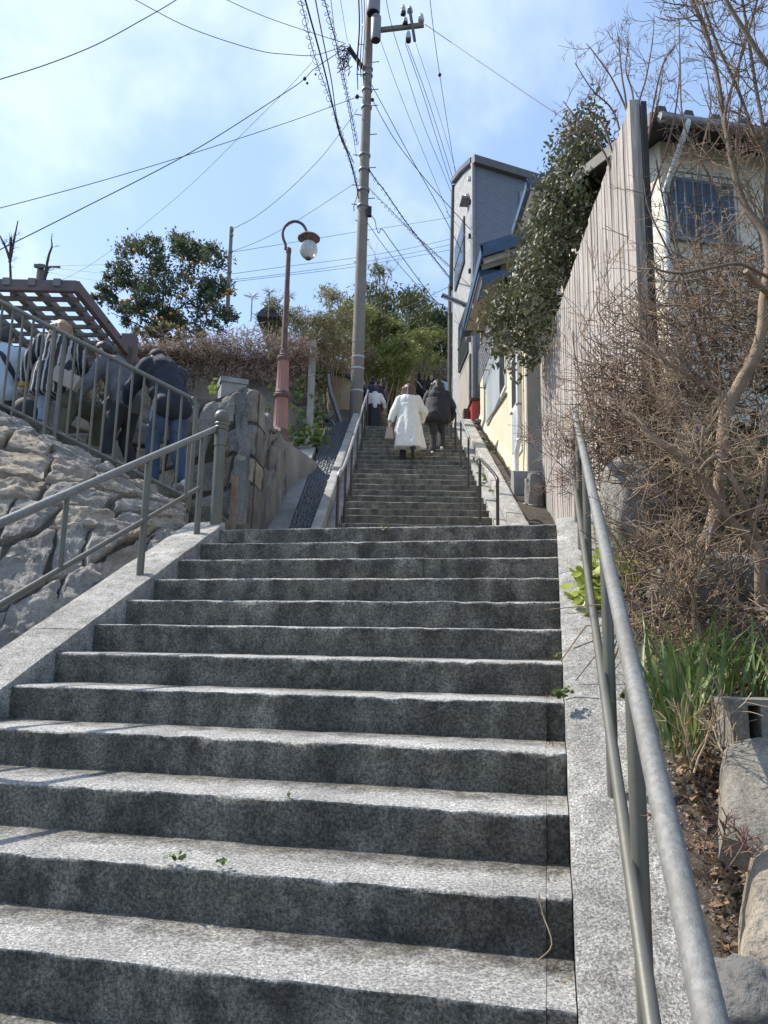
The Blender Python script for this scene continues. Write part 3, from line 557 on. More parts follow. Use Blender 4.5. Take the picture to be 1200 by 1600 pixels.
MB().bar(V(fA[0], fA[1], fA[2] - .15) - fn_ * .05, V(fB[0], fB[1], fB[2] - .15) - fn_ * .05, .05, .09).build('back_rail', m_post, fen)
MB().bar(V(fA[0], fA[1], 2.2) - fn_ * .05, V(fB[0], fB[1], 2.6) - fn_ * .05, .05, .09).build('back_rail', m_post, fen)
e0 = V(fA[0], fA[1], 0) - fd * .045
MB().prism([e0 + fn_ * .03 + V(0, 0, .7), e0 - fn_ * .05 + V(0, 0, .7), e0 - fn_ * .05 + fd * .04 + V(0, 0, .7), e0 + fn_ * .03 + fd * .04 + V(0, 0, .7)], (0, 0, fA[2] - .71)).build('edge_board', m_fence, fen)
MB().box(e0 - fn_ * .075 + V(0, 0, (fA[2] + .5) / 2), (.06, .045, fA[2] - .6), (fd, fn_, V(0, 0, 1))).build('end_post', m_post, fen)

# ------------------------------------------------------------------ cream house beside the upper steps
m_cream = MAT('cream_render', (.70, .62, .44), (.62, .54, .38), 1.6, .9, .25, 60, c3=(.48, .41, .29), s3=1.1, a3=.35)
m_greyren = MAT('grey_render', (.34, .34, .33), (.27, .27, .265), 1.8, .9, .3, 40, c3=(.17, .17, .165), s3=1.3, a3=.5)
m_blue = MAT('blue_sheet_metal', (.05, .095, .16), (.035, .065, .11), 4, .45, .1, 40, metal=.2)
m_white = MAT('white_paint', (.68, .69, .68), (.60, .61, .60), 5, .5)
m_glass = MAT('dark_glass', (.05, .06, .07), (.03, .036, .045), 2, .22, spec=.35)
m_frost = MAT('frosted_sheet', (.42, .46, .48), (.33, .37, .39), 3, .5, .2, 50)
m_ply = MAT('spotted_board', (.50, .40, .28), (.44, .35, .25), 3, .9, .2, 40)
m_hole = MAT('hole_black', (.03, .025, .02), (.02, .02, .02), 3, .9)
XH = 2.25
ch = thing('cream_house', 'cream rendered house with blue eaves right of the upper steps', 'house', (XH, 12, 2.6))
MB().hexa([V(XH, 11.85, 2.86), V(6.5, 11.85, 2.86), V(6.5, 17.6, 5.2), V(XH, 17.6, 5.2)], [V(XH, 11.85, 6.75), V(6.5, 11.85, 6.75), V(6.5, 17.6, 7.65), V(XH, 17.6, 7.65)]).build('wall', m_cream, ch)
MB().box((2.25 + 1.5, 11.80, 4.8), (3.0 - .006, .09, 3.9)).build('end_wall', m_greyren, ch)
MB().prism([V(2.0, 11.6, 1.6), V(2.0, 11.6, 2.88), V(2.0, 11.85, 2.95), V(2.0, 11.95, 2.5), V(2.0, 11.95, 1.6)], (4, 0, 0)).build('foundation', m_conc_d, ch)
MB().hexa([V(2.1, 11.95, 1.6), V(XH - .003, 11.95, 1.6), V(XH - .003, 17.6, 4.4), V(2.1, 17.6, 4.4)], [V(2.2, 11.95, 2.75), V(XH - .003, 11.95, 2.95), V(XH - .003, 17.6, 5.75), V(2.2, 17.6, 5.6)]).build('plinth', m_cream, ch)
# upper block and roofs
MB().box((4.5, 13.9, 7.6), (3.2, 1.5, 2.2)).build('upper_wall', m_cream, ch)
MB().box((2.25 + 1.2, 15.9, 7.75), (2.4, 3.3, .35)).build('eave_wall', m_cream, ch)
def roof_slab(p, th, mat, name, parent): return MB().prism(p, (0, 0, th)).build(name, mat, parent)
rf = roof_slab([V(1.78, 13.55, 7.62), V(3.2, 13.55, 8.1), V(3.2, 17.5, 8.1), V(1.78, 17.5, 7.62)], .10, m_tile, 'roof', ch)
MB().box((1.77, 15.5, 7.66), (.035, 4.0, .24)).build('fascia', m_blue, rf); MB().bar(V(1.75, 13.52, 7.68), V(3.2, 13.52, 8.18), .04, .26).build('fascia', m_blue, rf)
s0 = [atX(745.5, 408, 1.79), None]
sf = MB().hexa([V(1.80, 14.0, 7.42), V(2.245, 14.0, 7.42), V(2.245, 16.6, 7.42), V(1.80, 16.6, 7.42)], [V(1.80, 14.0, 7.45), V(2.245, 14.0, 7.45), V(2.245, 16.6, 7.45), V(1.80, 16.6, 7.45)]).build('soffit', m_ply, ch)
mb = MB()
for k in range(16): 
    cx, cy = rng.uniform(1.88, 2.16), 14.1 + 2.3 * rng.random() ** 2.2; mb.lathe((cx, cy, 7.412), [(.022, 0), (.022, .006)], 7)
mb.build('soffit_holes', m_hole, sf)
MB().box((2.02, 13.98, 7.46), (.47, .03, .14)).build('soffit_edge', m_blue, sf); MB().box((2.02, 16.62, 7.45), (.47, .03, .10)).build('soffit_edge', m_blue, sf); MB().box((1.785, 15.3, 7.45), (.025, 2.66, .08)).build('soffit_edge', m_blue, sf)
for y in (13.7, 13.95): MB().bar(V(1.82, y, 7.56), V(2.6, y, 7.84), .07, .09).build('rafter', m_white, ch)
rf2 = roof_slab([V(1.74, 13.02, 6.76), V(2.7, 13.02, 7.08), V(2.7, 13.7, 7.08), V(1.74, 13.7, 6.76)], .07, m_tile, 'lower_roof', ch)
MB().bar(V(1.72, 13.0, 6.80), V(2.7, 13.0, 7.12), .03, .15).build('fascia', m_blue, rf2); MB().box((1.72, 13.36, 6.78), (.04, .72, .11)).build('gutter', m_blue, rf2)
rf3 = roof_slab([V(2.62, 13.1, 8.8), V(3.1, 13.1, 9.0), V(3.1, 14.75, 9.0), V(2.62, 14.75, 8.8)], .09, m_tile, 'upper_roof', ch)
MB().box((2.60, 13.93, 8.80), (.08, 1.65, .16)).build('gutter', m_blue, rf3); MB().bar(V(2.6, 14.78, 8.84), V(3.1, 14.78, 9.04), .03, .18).build('fascia', m_blue, rf3); MB().bar(V(2.6, 13.08, 8.84), V(3.1, 13.08, 9.04), .03, .18).build('fascia', m_blue, rf3)
MB().box((2.9, 13.93, 8.72), (.5, 1.5, .02)).build('soffit', m_white, rf3)
# window with sliding sheet shutter, canopy, grille
wn_ = MB().box((XH - .006, 14.08, 5.55), (.04, .75, 1.05)).build('window', m_white, ch); MB().box((XH - .029, 14.08, 5.55), (.012, .60, .90)).build('pane', m_glass, wn_)
MB().box((XH - .02, 14.95, 5.0), (.05, 2.6, .03), (V(1, 0, 0), unit(V(0, 2.6, .25)), unit(V(0, -.25, 2.6)))).build('sill', m_steel, ch)
sh = MB()
for k in range(13): sh.tube([V(XH - .02, 14.42 + k * .145, 5.05), V(XH - .02, 14.42 + k * .145, 6.05)], .02, 6)
sh.box((XH - .022, 15.3, 5.56), (.03, 1.9, 1.04)); sh.build('sheet_shutter', m_frost, ch)
MB().box((2.09, 13.2, 5.66), (.32, .95, .05)).build('canopy', m_greyren, ch)
mb = MB()
for k in range(15): mb.tube([V(2.10, 14.6 + k * .155, 6.12), V(2.10, 14.6 + k * .155, 6.95)], .009, 4)
for k in range(7): mb.tube([V(2.10, 14.5, 6.12 + k * .135), V(2.10, 16.9, 6.12 + k * .135)], .009, 4)
for y in (14.6, 15.7, 16.8): mb.tube([V(2.10, y, 6.93), V(XH, y, 6.93)], .012, 4); mb.tube([V(2.10, y, 6.12), V(XH, y, 6.12)], .012, 4)
mb.build('window_grille', m_steel, ch); MB().box((XH - .02, 15.6, 6.5), (.05, 2.3, .85)).build('window', m_frost, ch)
dr = MB().box((XH - .006, 12.62, 4.35), (.04, .95, 1.95)).build('door', m_white, ch)
MB().box((XH - .030, 12.62, 4.78), (.012, .70, .85)).build('pane', m_glass, dr); MB().box((XH - .030, 12.62, 3.86), (.012, .72, .68)).build('panel', m_frost, dr)
MB().tube([V(XH - .05, 12.98, 4.25), V(XH - .05, 12.90, 4.25)], .02, 8).build('handle', m_steel, dr)
MB().tube(catmull([V(XH - .08, 12.05, 6.7), V(XH - .08, 12.05, 3.75), V(XH - .08, 12.05, 3.55), V(XH - .10, 12.10, 3.40), V(XH - .11, 12.16, 3.28), V(XH - .11, 12.16, 2.98)], 4), .042, 12).build('downpipe', m_white, ch, smooth=True)
for z in (5.2, 4.1): MB().lathe((XH - .08, 12.05, z), [(.05, 0), (.05, .03)], 12).build('pipe_clip', m_steel, ch)
# blocks and stone at the house corner
def rock(name, label, c, r, mat, seed, cat='rock', flat=1.0, k=48):
    mb = MB(); mb.ball((0, 0, 0), 1.0, k); v = mb.v[0]; d = v / (np.linalg.norm(v, axis=1)[:, None] + 1e-9)
    p = np.sign(d) * np.abs(d) ** flat; p = p * np.array(r); p *= (1 + .30 * fbm(d * 1.6 + seed, 3) + .13 * fbm(d * 4 + seed, 5) + .10 * (.3 - np.abs(fbm(d * 2.2 + seed, 4))))[:, None]
    mb.v[0] = p + V(*c); o = mb.build(name, mat, smooth=True); return tag(o, label, cat)
rock('standing_stone', 'tall brown upright stone wedged beside the cream house foundation', at(834, 785, 11.2), (.13, .14, .42), m_stone_d, 3.3, flat=.6)
rock('boulder', 'small dark rock at the foot of the red cabinet', at(747, 661, 17.3), (.10, .14, .08), m_stone_d, 8.1)
m_red = MAT('red_paint', (.36, .045, .04), (.30, .04, .035), 4, .5, .1, 40)
rc = thing('red_cabinet', 'red painted cabinet with dark lid at the foot of the grey tower house', 'cabinet', at(741, 660, 17.95))
ra = at(738, 660, 17.7); rb = at(751, 640, 17.7); zt = at(740, 626, 17.7)[2]
MB().hexa([V(ra[0], 17.7, 5.5), V(rb[0], 17.7, 5.5), V(rb[0], 18.5, 5.5), V(ra[0] - .02, 18.5, 5.5)], [V(ra[0], 17.7, zt), V(rb[0], 17.7, zt), V(rb[0], 18.5, zt), V(ra[0] - .02, 18.5, zt)]).build('body', m_red, rc)
MB().box(((ra[0] + rb[0]) / 2, 18.1, zt + .03), (rb[0] - ra[0] + .08, .9, .05)).build('lid', m_post, rc); MB().box((rb[0] - .05, 17.69, 5.75), (.02, .02, .12)).build('handle', m_steel, rc)
tag(MB().box(at(728, 652, 18.2), (.14, .3, .35)).build('crate', MAT('brown_wood', (.14, .09, .06), (.10, .065, .045), 5, .8)), 'small brown box left of the red cabinet', 'box')

# ------------------------------------------------------------------ grey tower house
m_clad = bpy.data.materials.new('small_brick_cladding'); m_clad.use_nodes = True
def brickmat(m, c1, c2, mo, scale, vec):
    t = m.node_tree; b = t.nodes['Principled BSDF']; b.inputs['Roughness'].default_value = .8
    g = t.nodes.new('ShaderNodeTexCoord'); sp = t.nodes.new('ShaderNodeSeparateXYZ'); cb = t.nodes.new('ShaderNodeCombineXYZ'); t.links.new(g.outputs['Object'], sp.inputs[0])
    t.links.new(sp.outputs[vec], cb.inputs[0]); t.links.new(sp.outputs['Z'], cb.inputs[1]); br_ = t.nodes.new('ShaderNodeTexBrick'); t.links.new(cb.outputs[0], br_.inputs['Vector'])
    for n_, v_ in (('Scale', scale), ('Mortar Size', .018), ('Brick Width', .5), ('Row Height', .22)): br_.inputs[n_].default_value = v_
    br_.inputs['Color1'].default_value = (*c1, 1); br_.inputs['Color2'].default_value = (*c2, 1); br_.inputs['Mortar'].default_value = (*mo, 1)
    t.links.new(br_.outputs['Color'], b.inputs['Base Color']); bp_ = t.nodes.new('ShaderNodeBump'); bp_.inputs['Strength'].default_value = .6; bp_.inputs['Distance'].default_value = .01
    t.links.new(br_.outputs['Fac'], bp_.inputs['Height']); bp_.invert = True; t.links.new(bp_.outputs[0], b.inputs['Normal'])
brickmat(m_clad, (.19, .215, .265), (.16, .185, .23), (.10, .12, .155), 4.0, 'X')
m_mosaic = MAT('mottled_siding', (.42, .42, .41), (.22, .22, .22), 9, .85, .8, 30, speck=(.55, .55, .53), sscale=18, samt=.6, bdist=.02)
m_trim = MAT('brown_metal_trim', (.13, .12, .11), (.10, .095, .09), 6, .5, metal=.3)
tw = thing('tower_house', 'tall narrow grey house with curved roof edge and brick cladding', 'house', (2.2, 18.3, 5.3))
ta = V(2.2, 18.3, 0); tb = V(2.0, 22.4, 0); tf = V(3.95, 19.05, 0); dL = (tb - ta) / 4.1
prof = [(0, 5.0), (0, 12.88), (1.9, 13.9), (3.75, 14.75), (4.1, 14.6), (4.1, 5.0)]
side_poly = [ta + dL * s + V(0, 0, z) for s, z in prof]
MB().prism(side_poly, (1.74, .74, 0)).build('wall', m_mosaic, tw)
fdir = unit(tf - ta); fnrm = V(fdir[1], -fdir[0], 0)
MB().prism([ta + fnrm * .012 + V(0, 0, 5.2), tf + fnrm * .012 + V(0, 0, 5.2), tf + fnrm * .012 + V(0, 0, 12.86), ta + fnrm * .012 + V(0, 0, 12.86)], -fnrm * .01).build('brick_front', m_clad, tw)
rfc = MB().bar(ta + V(-.05, -.08, 12.94), tf + V(.3, .05, 12.94), .22, .22).build('roof_fascia', m_trim, tw)
mb = MB(); rim = [ta + dL * s + V(-.06, 0, z + .06) for s, z in prof[1:-2]]
for a, b in zip(rim[:-1], rim[1:]): mb.prism([a + V(-.05, 0, 0), b + V(-.05, 0, 0), b + V(.12, 0, 0), a + V(.12, 0, 0)], (0, 0, .14))
mb.build('roof_edge', m_trim, tw)
MB().prism([tb + V(-.10, -.15, 11.4), tb + V(-.10, .10, 11.4), tb + V(-.05, .06, 14.75), tb + V(-.05, -.40, 14.75)], (.25, 0, 0)).build('far_edge_trim', m_trim, tw)
MB().tube([ta + V(-.03, -.05, 5.2), ta + V(-.03, -.05, 12.85)], .055, 8).build('downpipe', m_steel, tw, smooth=True)
MB().tube([tb + V(-.08, -.05, 5.2), tb + V(-.08, -.05, 11.5)], .06, 8).build('downpipe', m_trim, tw, smooth=True)
dLu = unit(dL); sN = V(-dLu[1], dLu[0], 0)
def on_side(s, z, o=.0): return ta + dL * s + sN * o + V(0, 0, z)
def side_window(s0, s1, z0, z1, name='window', frame=m_trim, pane=m_glass, bars=True):
    f = MB().prism([on_side(s0, z0, .05), on_side(s1, z0, .05), on_side(s1, z1, .05), on_side(s0, z1, .05)], -sN * .05).build(name, frame, tw)
    MB().prism([on_side(s0 + .06, z0 + .06, .058), on_side(s1 - .06, z0 + .06, .058), on_side(s1 - .06, z1 - .06, .058), on_side(s0 + .06, z1 - .06, .058)], -sN * .005).build('pane', pane, f)
    if bars: MB().prism([on_side(s0, (z0 + z1) / 2 - .03, .07), on_side(s1, (z0 + z1) / 2 - .03, .07), on_side(s1, (z0 + z1) / 2 + .03, .07), on_side(s0, (z0 + z1) / 2 + .03, .07)], -sN * .018).build('bar', frame, f)
side_window(1.5, 3.3, 10.9, 12.3); side_window(.9, 2.5, 8.0, 9.4); side_window(.45, 2.2, 5.5, 7.75, 'shutter_door', m_trim, MAT('beige_shutter', (.42, .38, .32), (.38, .34, .29), 3, .6), False)
MB().prism([on_side(.7, 12.35, 0), on_side(1.15, 12.35, 0), on_side(1.15, 12.35, .22), on_side(.7, 12.35, .22)], (0, 0, .06)).build('vent_hood', m_steel, tw)
MB().lathe(on_side(.92, 12.38, .0), [(.20, 0), (.14, .14), (.02, .26)], 10).build('vent_hood', m_steel, tw)
MB().lathe(on_side(.45, 12.7, .05), [(.06, 0), (.06, .1), (.02, .14)], 8).build('vent_cap', m_white, tw)
for z in (11.0, 10.0, 12.0): MB().box(on_side(.35, z, .05), (.09, .09, .10)).build('junction_box', m_black, tw)
MB().box(on_side(.40, 8.35, .07), (.16, .3, .5)).build('meter_box', m_steel, tw)
MB().tube([on_side(.3, 8.1, .03), on_side(.3, 11.6, .03)], .018, 5).build('conduit', m_steel, tw)
fw = ta + fdir * 1.38; 
wf = MB().prism([fw + fnrm * .05 + V(0, 0, 11.05), fw + fdir * .62 + fnrm * .05 + V(0, 0, 11.05), fw + fdir * .62 + fnrm * .05 + V(0, 0, 12.45), fw + fnrm * .05 + V(0, 0, 12.45)], -fnrm * .045).build('window', m_steel, tw)
MB().prism([fw + fdir * .08 + fnrm * .056 + V(0, 0, 11.13), fw + fdir * .56 + fnrm * .056 + V(0, 0, 11.13), fw + fdir * .56 + fnrm * .056 + V(0, 0, 12.37), fw + fdir * .08 + fnrm * .056 + V(0, 0, 12.37)], -fnrm * .005).build('pane', m_glass, wf)
# fluorescent street light
fl = thing('street_light', 'slim fluorescent street light sticking out from the grey tower house', 'street light', on_side(.2, 9.5))
l0 = at(690, 461, 18.0); l1 = at(728, 477, 18.1)
MB().bar(l0, l1, .16, .05).build('reflector', m_steel, fl); MB().tube([l0 + (l1 - l0) * .05 - V(0, 0, .05), l0 + (l1 - l0) * .85 - V(0, 0, .05)], .022, 8).build('tube', m_white, fl, smooth=True); MB().tube([l1, on_side(.2, l1[2] + .1, 0)], .03, 6).build('arm', m_steel, fl)

# ------------------------------------------------------------------ house up on the right behind the shrubs
hA = V(3.32, 8.5, 0); hf = V(math.sin(math.radians(80)), math.cos(math.radians(80)), 0); hb = V(-math.sin(math.radians(10)), math.cos(math.radians(10)), 0)
m_hw = MAT('pale_render', (.74, .69, .58), (.66, .61, .52), 1.8, .9, .2, 40, c3=(.40, .36, .30), s3=1.0, a3=.35)
uh = thing('upper_house', 'old pale house with grey tiled roof behind the bare shrubs', 'house', hA + V(0, 0, 2.6))
ZE = 6.35
MB().prism([hA + V(0, 0, 2.3), hA + V(0, 0, ZE), hA + hb * 2.5 + V(0, 0, ZE + .65), hA + hb * 5 + V(0, 0, ZE), hA + hb * 5 + V(0, 0, 2.3)], hf * 6).build('wall', m_hw, uh)
for sgn in (0, 1):
    e = hA + hb * (-.45 if sgn == 0 else 5.45) - hf * .35; r_ = hA + hb * 2.5 - hf * .35; ez = ZE - .12; rz = ZE + .75
    p = [e + V(0, 0, ez), e + hf * 7 + V(0, 0, ez), r_ + hf * 7 + V(0, 0, rz), r_ + V(0, 0, rz)]
    rfh = MB().prism(p, (0, 0, .13)).build('roof', m_post, uh)
    for k in range(20):
        o = hf * (.12 + k * .35); MB().tube([e + o + V(0, 0, ez + .14), r_ + o + V(0, 0, rz + .14)], .085, 6).build('roof_tile_row', m_tile, uh, smooth=True)
    MB().bar(e - hf * .02 + V(0, 0, ez + .03), r_ - hf * .02 + V(0, 0, rz + .03), .03, .15).build('rake_board', MAT('grey_wood', (.22, .20, .18), (.16, .145, .13), 4, .8), uh)
MB().bar(hA + hb * 2.5 - hf * .35 + V(0, 0, ZE + .93), hA + hb * 2.5 + hf * 6.6 + V(0, 0, ZE + .93), .28, .25).build('ridge', m_tile, uh)
ge = hA - hb * .52 + V(0, 0, ZE - .10)
MB().tube([ge - hf * .3, ge + hf * 6.5], .06, 8).build('gutter', m_steel, uh, smooth=True)
MB().tube(catmull([ge + hf * .05, ge + hf * .03 + V(0, 0, -.12), hA - hb * .05 - V(0, 0, -(ZE - .75)), hA - hb * .05 + V(0, 0, ZE - 1.0), hA - hb * .05 + V(0, 0, 2.6)], 4), .035, 8).build('downpipe', m_white, uh, smooth=True)
def fr(px, py, o=0.0): return atP(px, py, hA - hb * o, hb)
pl = [fr(1050, 372, .05), fr(1152, 372, .05), fr(1152, 300, .05), fr(1050, 275, .05)]
wz0, wz1 = pl[0][2], pl[3][2]; wl = pl[0]; wr = pl[1]; wr = wl + hf * ((wr - wl) @ hf)
def wp(t, z, o): q = wl + hf * (((wr - wl) @ hf) * t) - hb * o; return V(q[0], q[1], z)
wd = MB().prism([wp(0, wz0, 0), wp(1, wz0, 0), wp(1, wz1, 0), wp(0, wz1, 0)], hb * .04).build('window', m_steel, uh)
m_blueglass = MAT('curtained_glass', (.11, .14, .19), (.05, .065, .09), 6, .35, stretch=(8, 8, .3), spec=.3)
for k in range(4): MB().prism([wp(.02 + k * .245, wz0 + .05, .006), wp(.245 + k * .245, wz0 + .05, .006), wp(.245 + k * .245, wz1 - .05, .006), wp(.02 + k * .245, wz1 - .05, .006)], hb * .004).build('pane', m_blueglass, wd)
for k in range(8): MB().tube([wp(.03 + k * .134, wz0 - .05, .09), wp(.03 + k * .134, wz1 + .02, .09)], .009, 6).build('window_bar', m_steel, wd)
for z in (wz0, (wz0 + wz1) / 2, wz1): MB().tube([wp(0, z, .09), wp(1, z, .09)], .010, 6).build('window_bar', m_steel, wd)
# ------------------------------------------------------------------ street lamp
YL = 12.9
lb = at(437, 694, YL); lamp = thing('street_lamp', 'old fluted red street lamp with gooseneck and round globe', 'street lamp', (lb[0], lb[1], lb[2] - .3))
sc = YL * 1.03 / F_PX     # metres per image pixel at the lamp
a = math.radians(12); AXL = ((math.cos(a), math.sin(a), 0), (-math.sin(a), math.cos(a), 0), (0, 0, 1))
MB().box(lb + V(.02, 0, -.20), (.40, .40, .40), AXL).build('plinth', m_pinkstone, lamp)
zz = lambda py: at(437 + (690 - py) * .026, py, YL)[2]
MB().lathe((lb[0], lb[1], 0), [(.175, zz(694)), (.175, zz(690)), (.15, zz(681)), (.155, zz(679)), (.165, zz(676)), (.155, zz(673)), (.13, zz(671))], 24).build('foot', m_brownpaint, lamp, smooth='auto')
def fluted(c, r0, r1, z0, z1, nf=14, d=.012):
    mb = MB(); k = nf * 6; th = np.arange(k) * 2 * math.pi / k; prof = np.where((np.arange(k) % 6) < 2, 0.0, d); prof = np.where((np.arange(k) % 6) == 2, d * .7, prof); prof = np.where((np.arange(k) % 6) == 5, d * .7, prof)
    G = []
    for t, z, q in ((0, z0, 0), (0, z0 + .03, 0), (0, z0 + .05, 1), (1, z1 - .05, 1), (1, z1 - .03, 0), (1, z1, 0)):
        r = r0 + (r1 - r0) * t - prof * q; G.append(np.stack([c[0] + r * np.cos(th), c[1] + r * np.sin(th), np.full(k, z)], 1))
    G = np.array(G); G = np.concatenate([G, G[:, :1]], 1); return mb.grid(G)
fluted(lb, .128, .115, zz(671), zz(621)).build('fluted_column', m_pinkpaint, lamp, smooth='auto')
MB().lathe((lb[0], lb[1], 0), [(.12, zz(623)), (.15, zz(621)), (.155, zz(618)), (.13, zz(616)), (.135, zz(614)), (.11, zz(612))], 24).build('ring', m_brownpaint, lamp, smooth='auto')
fluted(lb, .112, .098, zz(613), zz(563)).build('fluted_column', m_pinkpaint, lamp, smooth='auto')
MB().lathe((lb[0], lb[1], 0), [(.10, zz(565)), (.125, zz(562)), (.125, zz(560)), (.10, zz(558)), (.105, zz(556)), (.075, zz(554)), (.075, zz(548)), (.05, zz(546))], 24).build('ring', m_brownpaint, lamp, smooth='auto')
xt, zt_ = lb[0], zz(389)
MB().tube([V(xt, lb[1], zz(548)), V(xt, lb[1], zz(500)), V(xt, lb[1], zt_)], [.056, .050, .042], 14).build('shaft', m_brownpaint, lamp, smooth='auto')
MB().lathe((xt, lb[1], 0), [(.045, zz(396)), (.05, zz(395)), (.05, zz(389)), (.03, zz(387))], 16).build('ring', m_brownpaint, lamp, smooth='auto')
gpts = [at(x, y, YL) for x, y in ((446, 390), (446, 382), (442.5, 372), (442, 362), (447, 352), (456, 346.5), (465, 346.5), (473, 351), (478, 359), (479, 366))]
MB().tube(catmull(gpts, 5), .026, 12).build('gooseneck', m_brownpaint, lamp, smooth=True)
gc = at(482, 390, YL); hz = at(480, 366, YL)[2]
MB().lathe((gc[0], gc[1], 0), [(.03, hz + .04), (.05, hz + .02), (.06, hz - .02), (.17, hz - .04), (.205, hz - .075), (.205, hz - .095), (.17, hz - .115), (.13, hz - .16), (.12, hz - .165)], 28).build('hood', m_brownpaint, lamp, smooth='auto')
m_globe = bpy.data.materials.new('milky_globe'); m_globe.use_nodes = True; gb = m_globe.node_tree.nodes['Principled BSDF']
gb.inputs['Base Color'].default_value = (.62, .63, .62, 1); gb.inputs['Roughness'].default_value = .18; gb.inputs['Transmission Weight'].default_value = .35; gb.inputs['Subsurface Weight'].default_value = .0
MB().ball(gc, (.165, .165, .185), 28).build('globe', m_globe, lamp, smooth=True)
MB().lathe((gc[0], gc[1], gc[2] - .192), [(.05, 0), (.055, .02), (.06, .035)], 16).build('globe_cap', m_brownpaint, lamp, smooth='auto')

# ------------------------------------------------------------------ utility pole
YP = 18.0
p0 = at(555.5, 668, YP); p1 = at(580.5, -60, YP); pole = thing('utility_pole', 'tall concrete utility pole carrying transformers and many cables', 'utility pole', p0)
def pp_(py): 
    z = at(560, py, YP)[2]; t = (z - p0[2]) / (p1[2] - p0[2]); return p0 + (p1 - p0) * t
MB().tube([p0 - V(0, 0, .6), p0, p0 * .5 + p1 * .5, p1], [.168, .165, .128, .098], 24).build('shaft', m_pole, pole, smooth='auto')
for py in (613, 578, 560, 536):
    q = pp_(py); t = (q[2] - p0[2]) / (p1[2] - p0[2]); MB().lathe(q, [(.170 - .065 * t, 0), (.170 - .065 * t, .035)], 20).build('band', m_porc if py > 550 else m_steel, pole, smooth='auto')
for k, py in enumerate((505, 455, 410, 375, 345, 330, 320, 310, 290, 262, 243, 210, 180, 165, 152, 140, 117, 97, 70, 43)):
    q = pp_(py); sd = 1 if k % 2 else -1; r = .13; MB().tube([q + V(sd * .09, 0, 0), q + V(sd * (.30 if py < 330 else .19), -.03, .0)], .012, 6).build('step_bolt', m_steel, pole, smooth='auto')
for py in (325, 300, 268, 245, 170, 143, 120, 110): 
    q = pp_(py); t = (q[2] - p0[2]) / (p1[2] - p0[2]); MB().lathe(q, [(.18 - .065 * t, 0), (.19 - .065 * t, .02), (.19 - .065 * t, .05), (.18 - .065 * t, .07)], 16).build('band', m_steel, pole, smooth='auto')
# transformers
for (cx, ytop, ybot, rr) in ((583, -50, 21, .185), (587, 25, 63, .135)):
    zb_, zt2 = at(cx, ybot, YP - .35)[2], at(cx, ytop, YP - .35)[2]; c = at(cx, ybot, YP - .35)
    MB().lathe((c[0], c[1], 0), [(rr * .9, zb_), (rr, zb_ + .04), (rr, zt2 - .05), (rr * .8, zt2)], 22).build('transformer', m_steel, pole, smooth='auto'); 
    MB().lathe((c[0], c[1], 0), [(rr * .88, zb_ - .012), (rr * .88, zb_ + .01)], 22).build('transformer_base', m_black, pole, smooth='auto')
    MB().box(pp_((ytop + ybot) / 2 if ytop > 0 else 5) + V(.12, -.15, 0), (.16, .25, .12)).build('bracket', m_steel, pole)
ca, cb_ = at(586, 48, YP - .1), at(662, 39, YP - .1); MB().bar(ca, cb_, .09, .11).build('cross_arm', MAT('arm_steel', (.22, .19, .15), (.17, .15, .12), 6, .6, metal=.3), pole)
MB().bar(at(640, 14, YP - .2), at(648, 64, YP - .2), .07, .07, up=(0, 1, 0)).build('upright_arm', m_trim, pole)
def insul(px, py, hh, rr, base=True):
    c = at(px, py, YP - .15); MB().lathe(c, [(rr * .5, 0), (rr, hh * .1), (rr, hh * .3), (rr * .75, hh * .35), (rr * .9, hh * .5), (rr * .7, hh * .6), (rr * .75, hh * .75), (rr * .4, hh)], 14).build('insulator', m_porc, pole, smooth='auto')
    if base: MB().lathe(c - V(0, 0, hh * .28), [(rr * .8, 0), (rr, hh * .06), (rr, hh * .28)], 14).build('insulator_cap', m_black, pole, smooth='auto')
insul(630, 20, .24, .075); insul(633, 36, .18, .075); insul(638, 62, .26, .075); insul(640.5, 20, .2, .08, False); insul(658, 34, .25, .085, False)
# cable junction bunch at the left of the pole
MB().tube([pp_(110) + V(-.08, 0, 0), at(545, 75, YP - .1)], [.05, .07], 8).build('splice_sleeve', m_black, pole, smooth='auto')
mb = MB()
for k in range(26):
    c = at(540 + rng.uniform(-2, 8), 72 + rng.uniform(-6, 26), YP - .15); L = rng.uniform(.1, .45)
    mb.tube(catmull([c, c + V(rng.uniform(-.2, .06), rng.uniform(-.1, .1), -L * .4), c + V(rng.uniform(-.22, .05), rng.uniform(-.1, .1), -L), c + V(rng.uniform(-.2, .1), 0, -L * .7)], 4), .010, 4)
mb.build('loose_ends', m_cable, pole, smooth=True)
mb = MB()
for k, (xa, xb) in enumerate(((562, 548), (566, 553), (570, 556), (561, 556))):
    mb.tube(catmull([at(xa - 2, -20, YP - .18), at(xa, 40, YP - .18), at(xa - 3, 90, YP - .18), at(xa - 2, 110 + 10 * k, YP - .16)], 4), .014, 5)
mb.tube([at(560, 292, YP - .17), at(557, 310, YP - .2), at(553, 322, YP - .2), at(553, 330, YP - .16)], .012, 5)
mb.build('riser_cables', m_cable, pole, smooth=True)
MB().box(at(577.5, 331, YP - .12), (.10, .10, .26)).build('splice_box', m_black, pole)
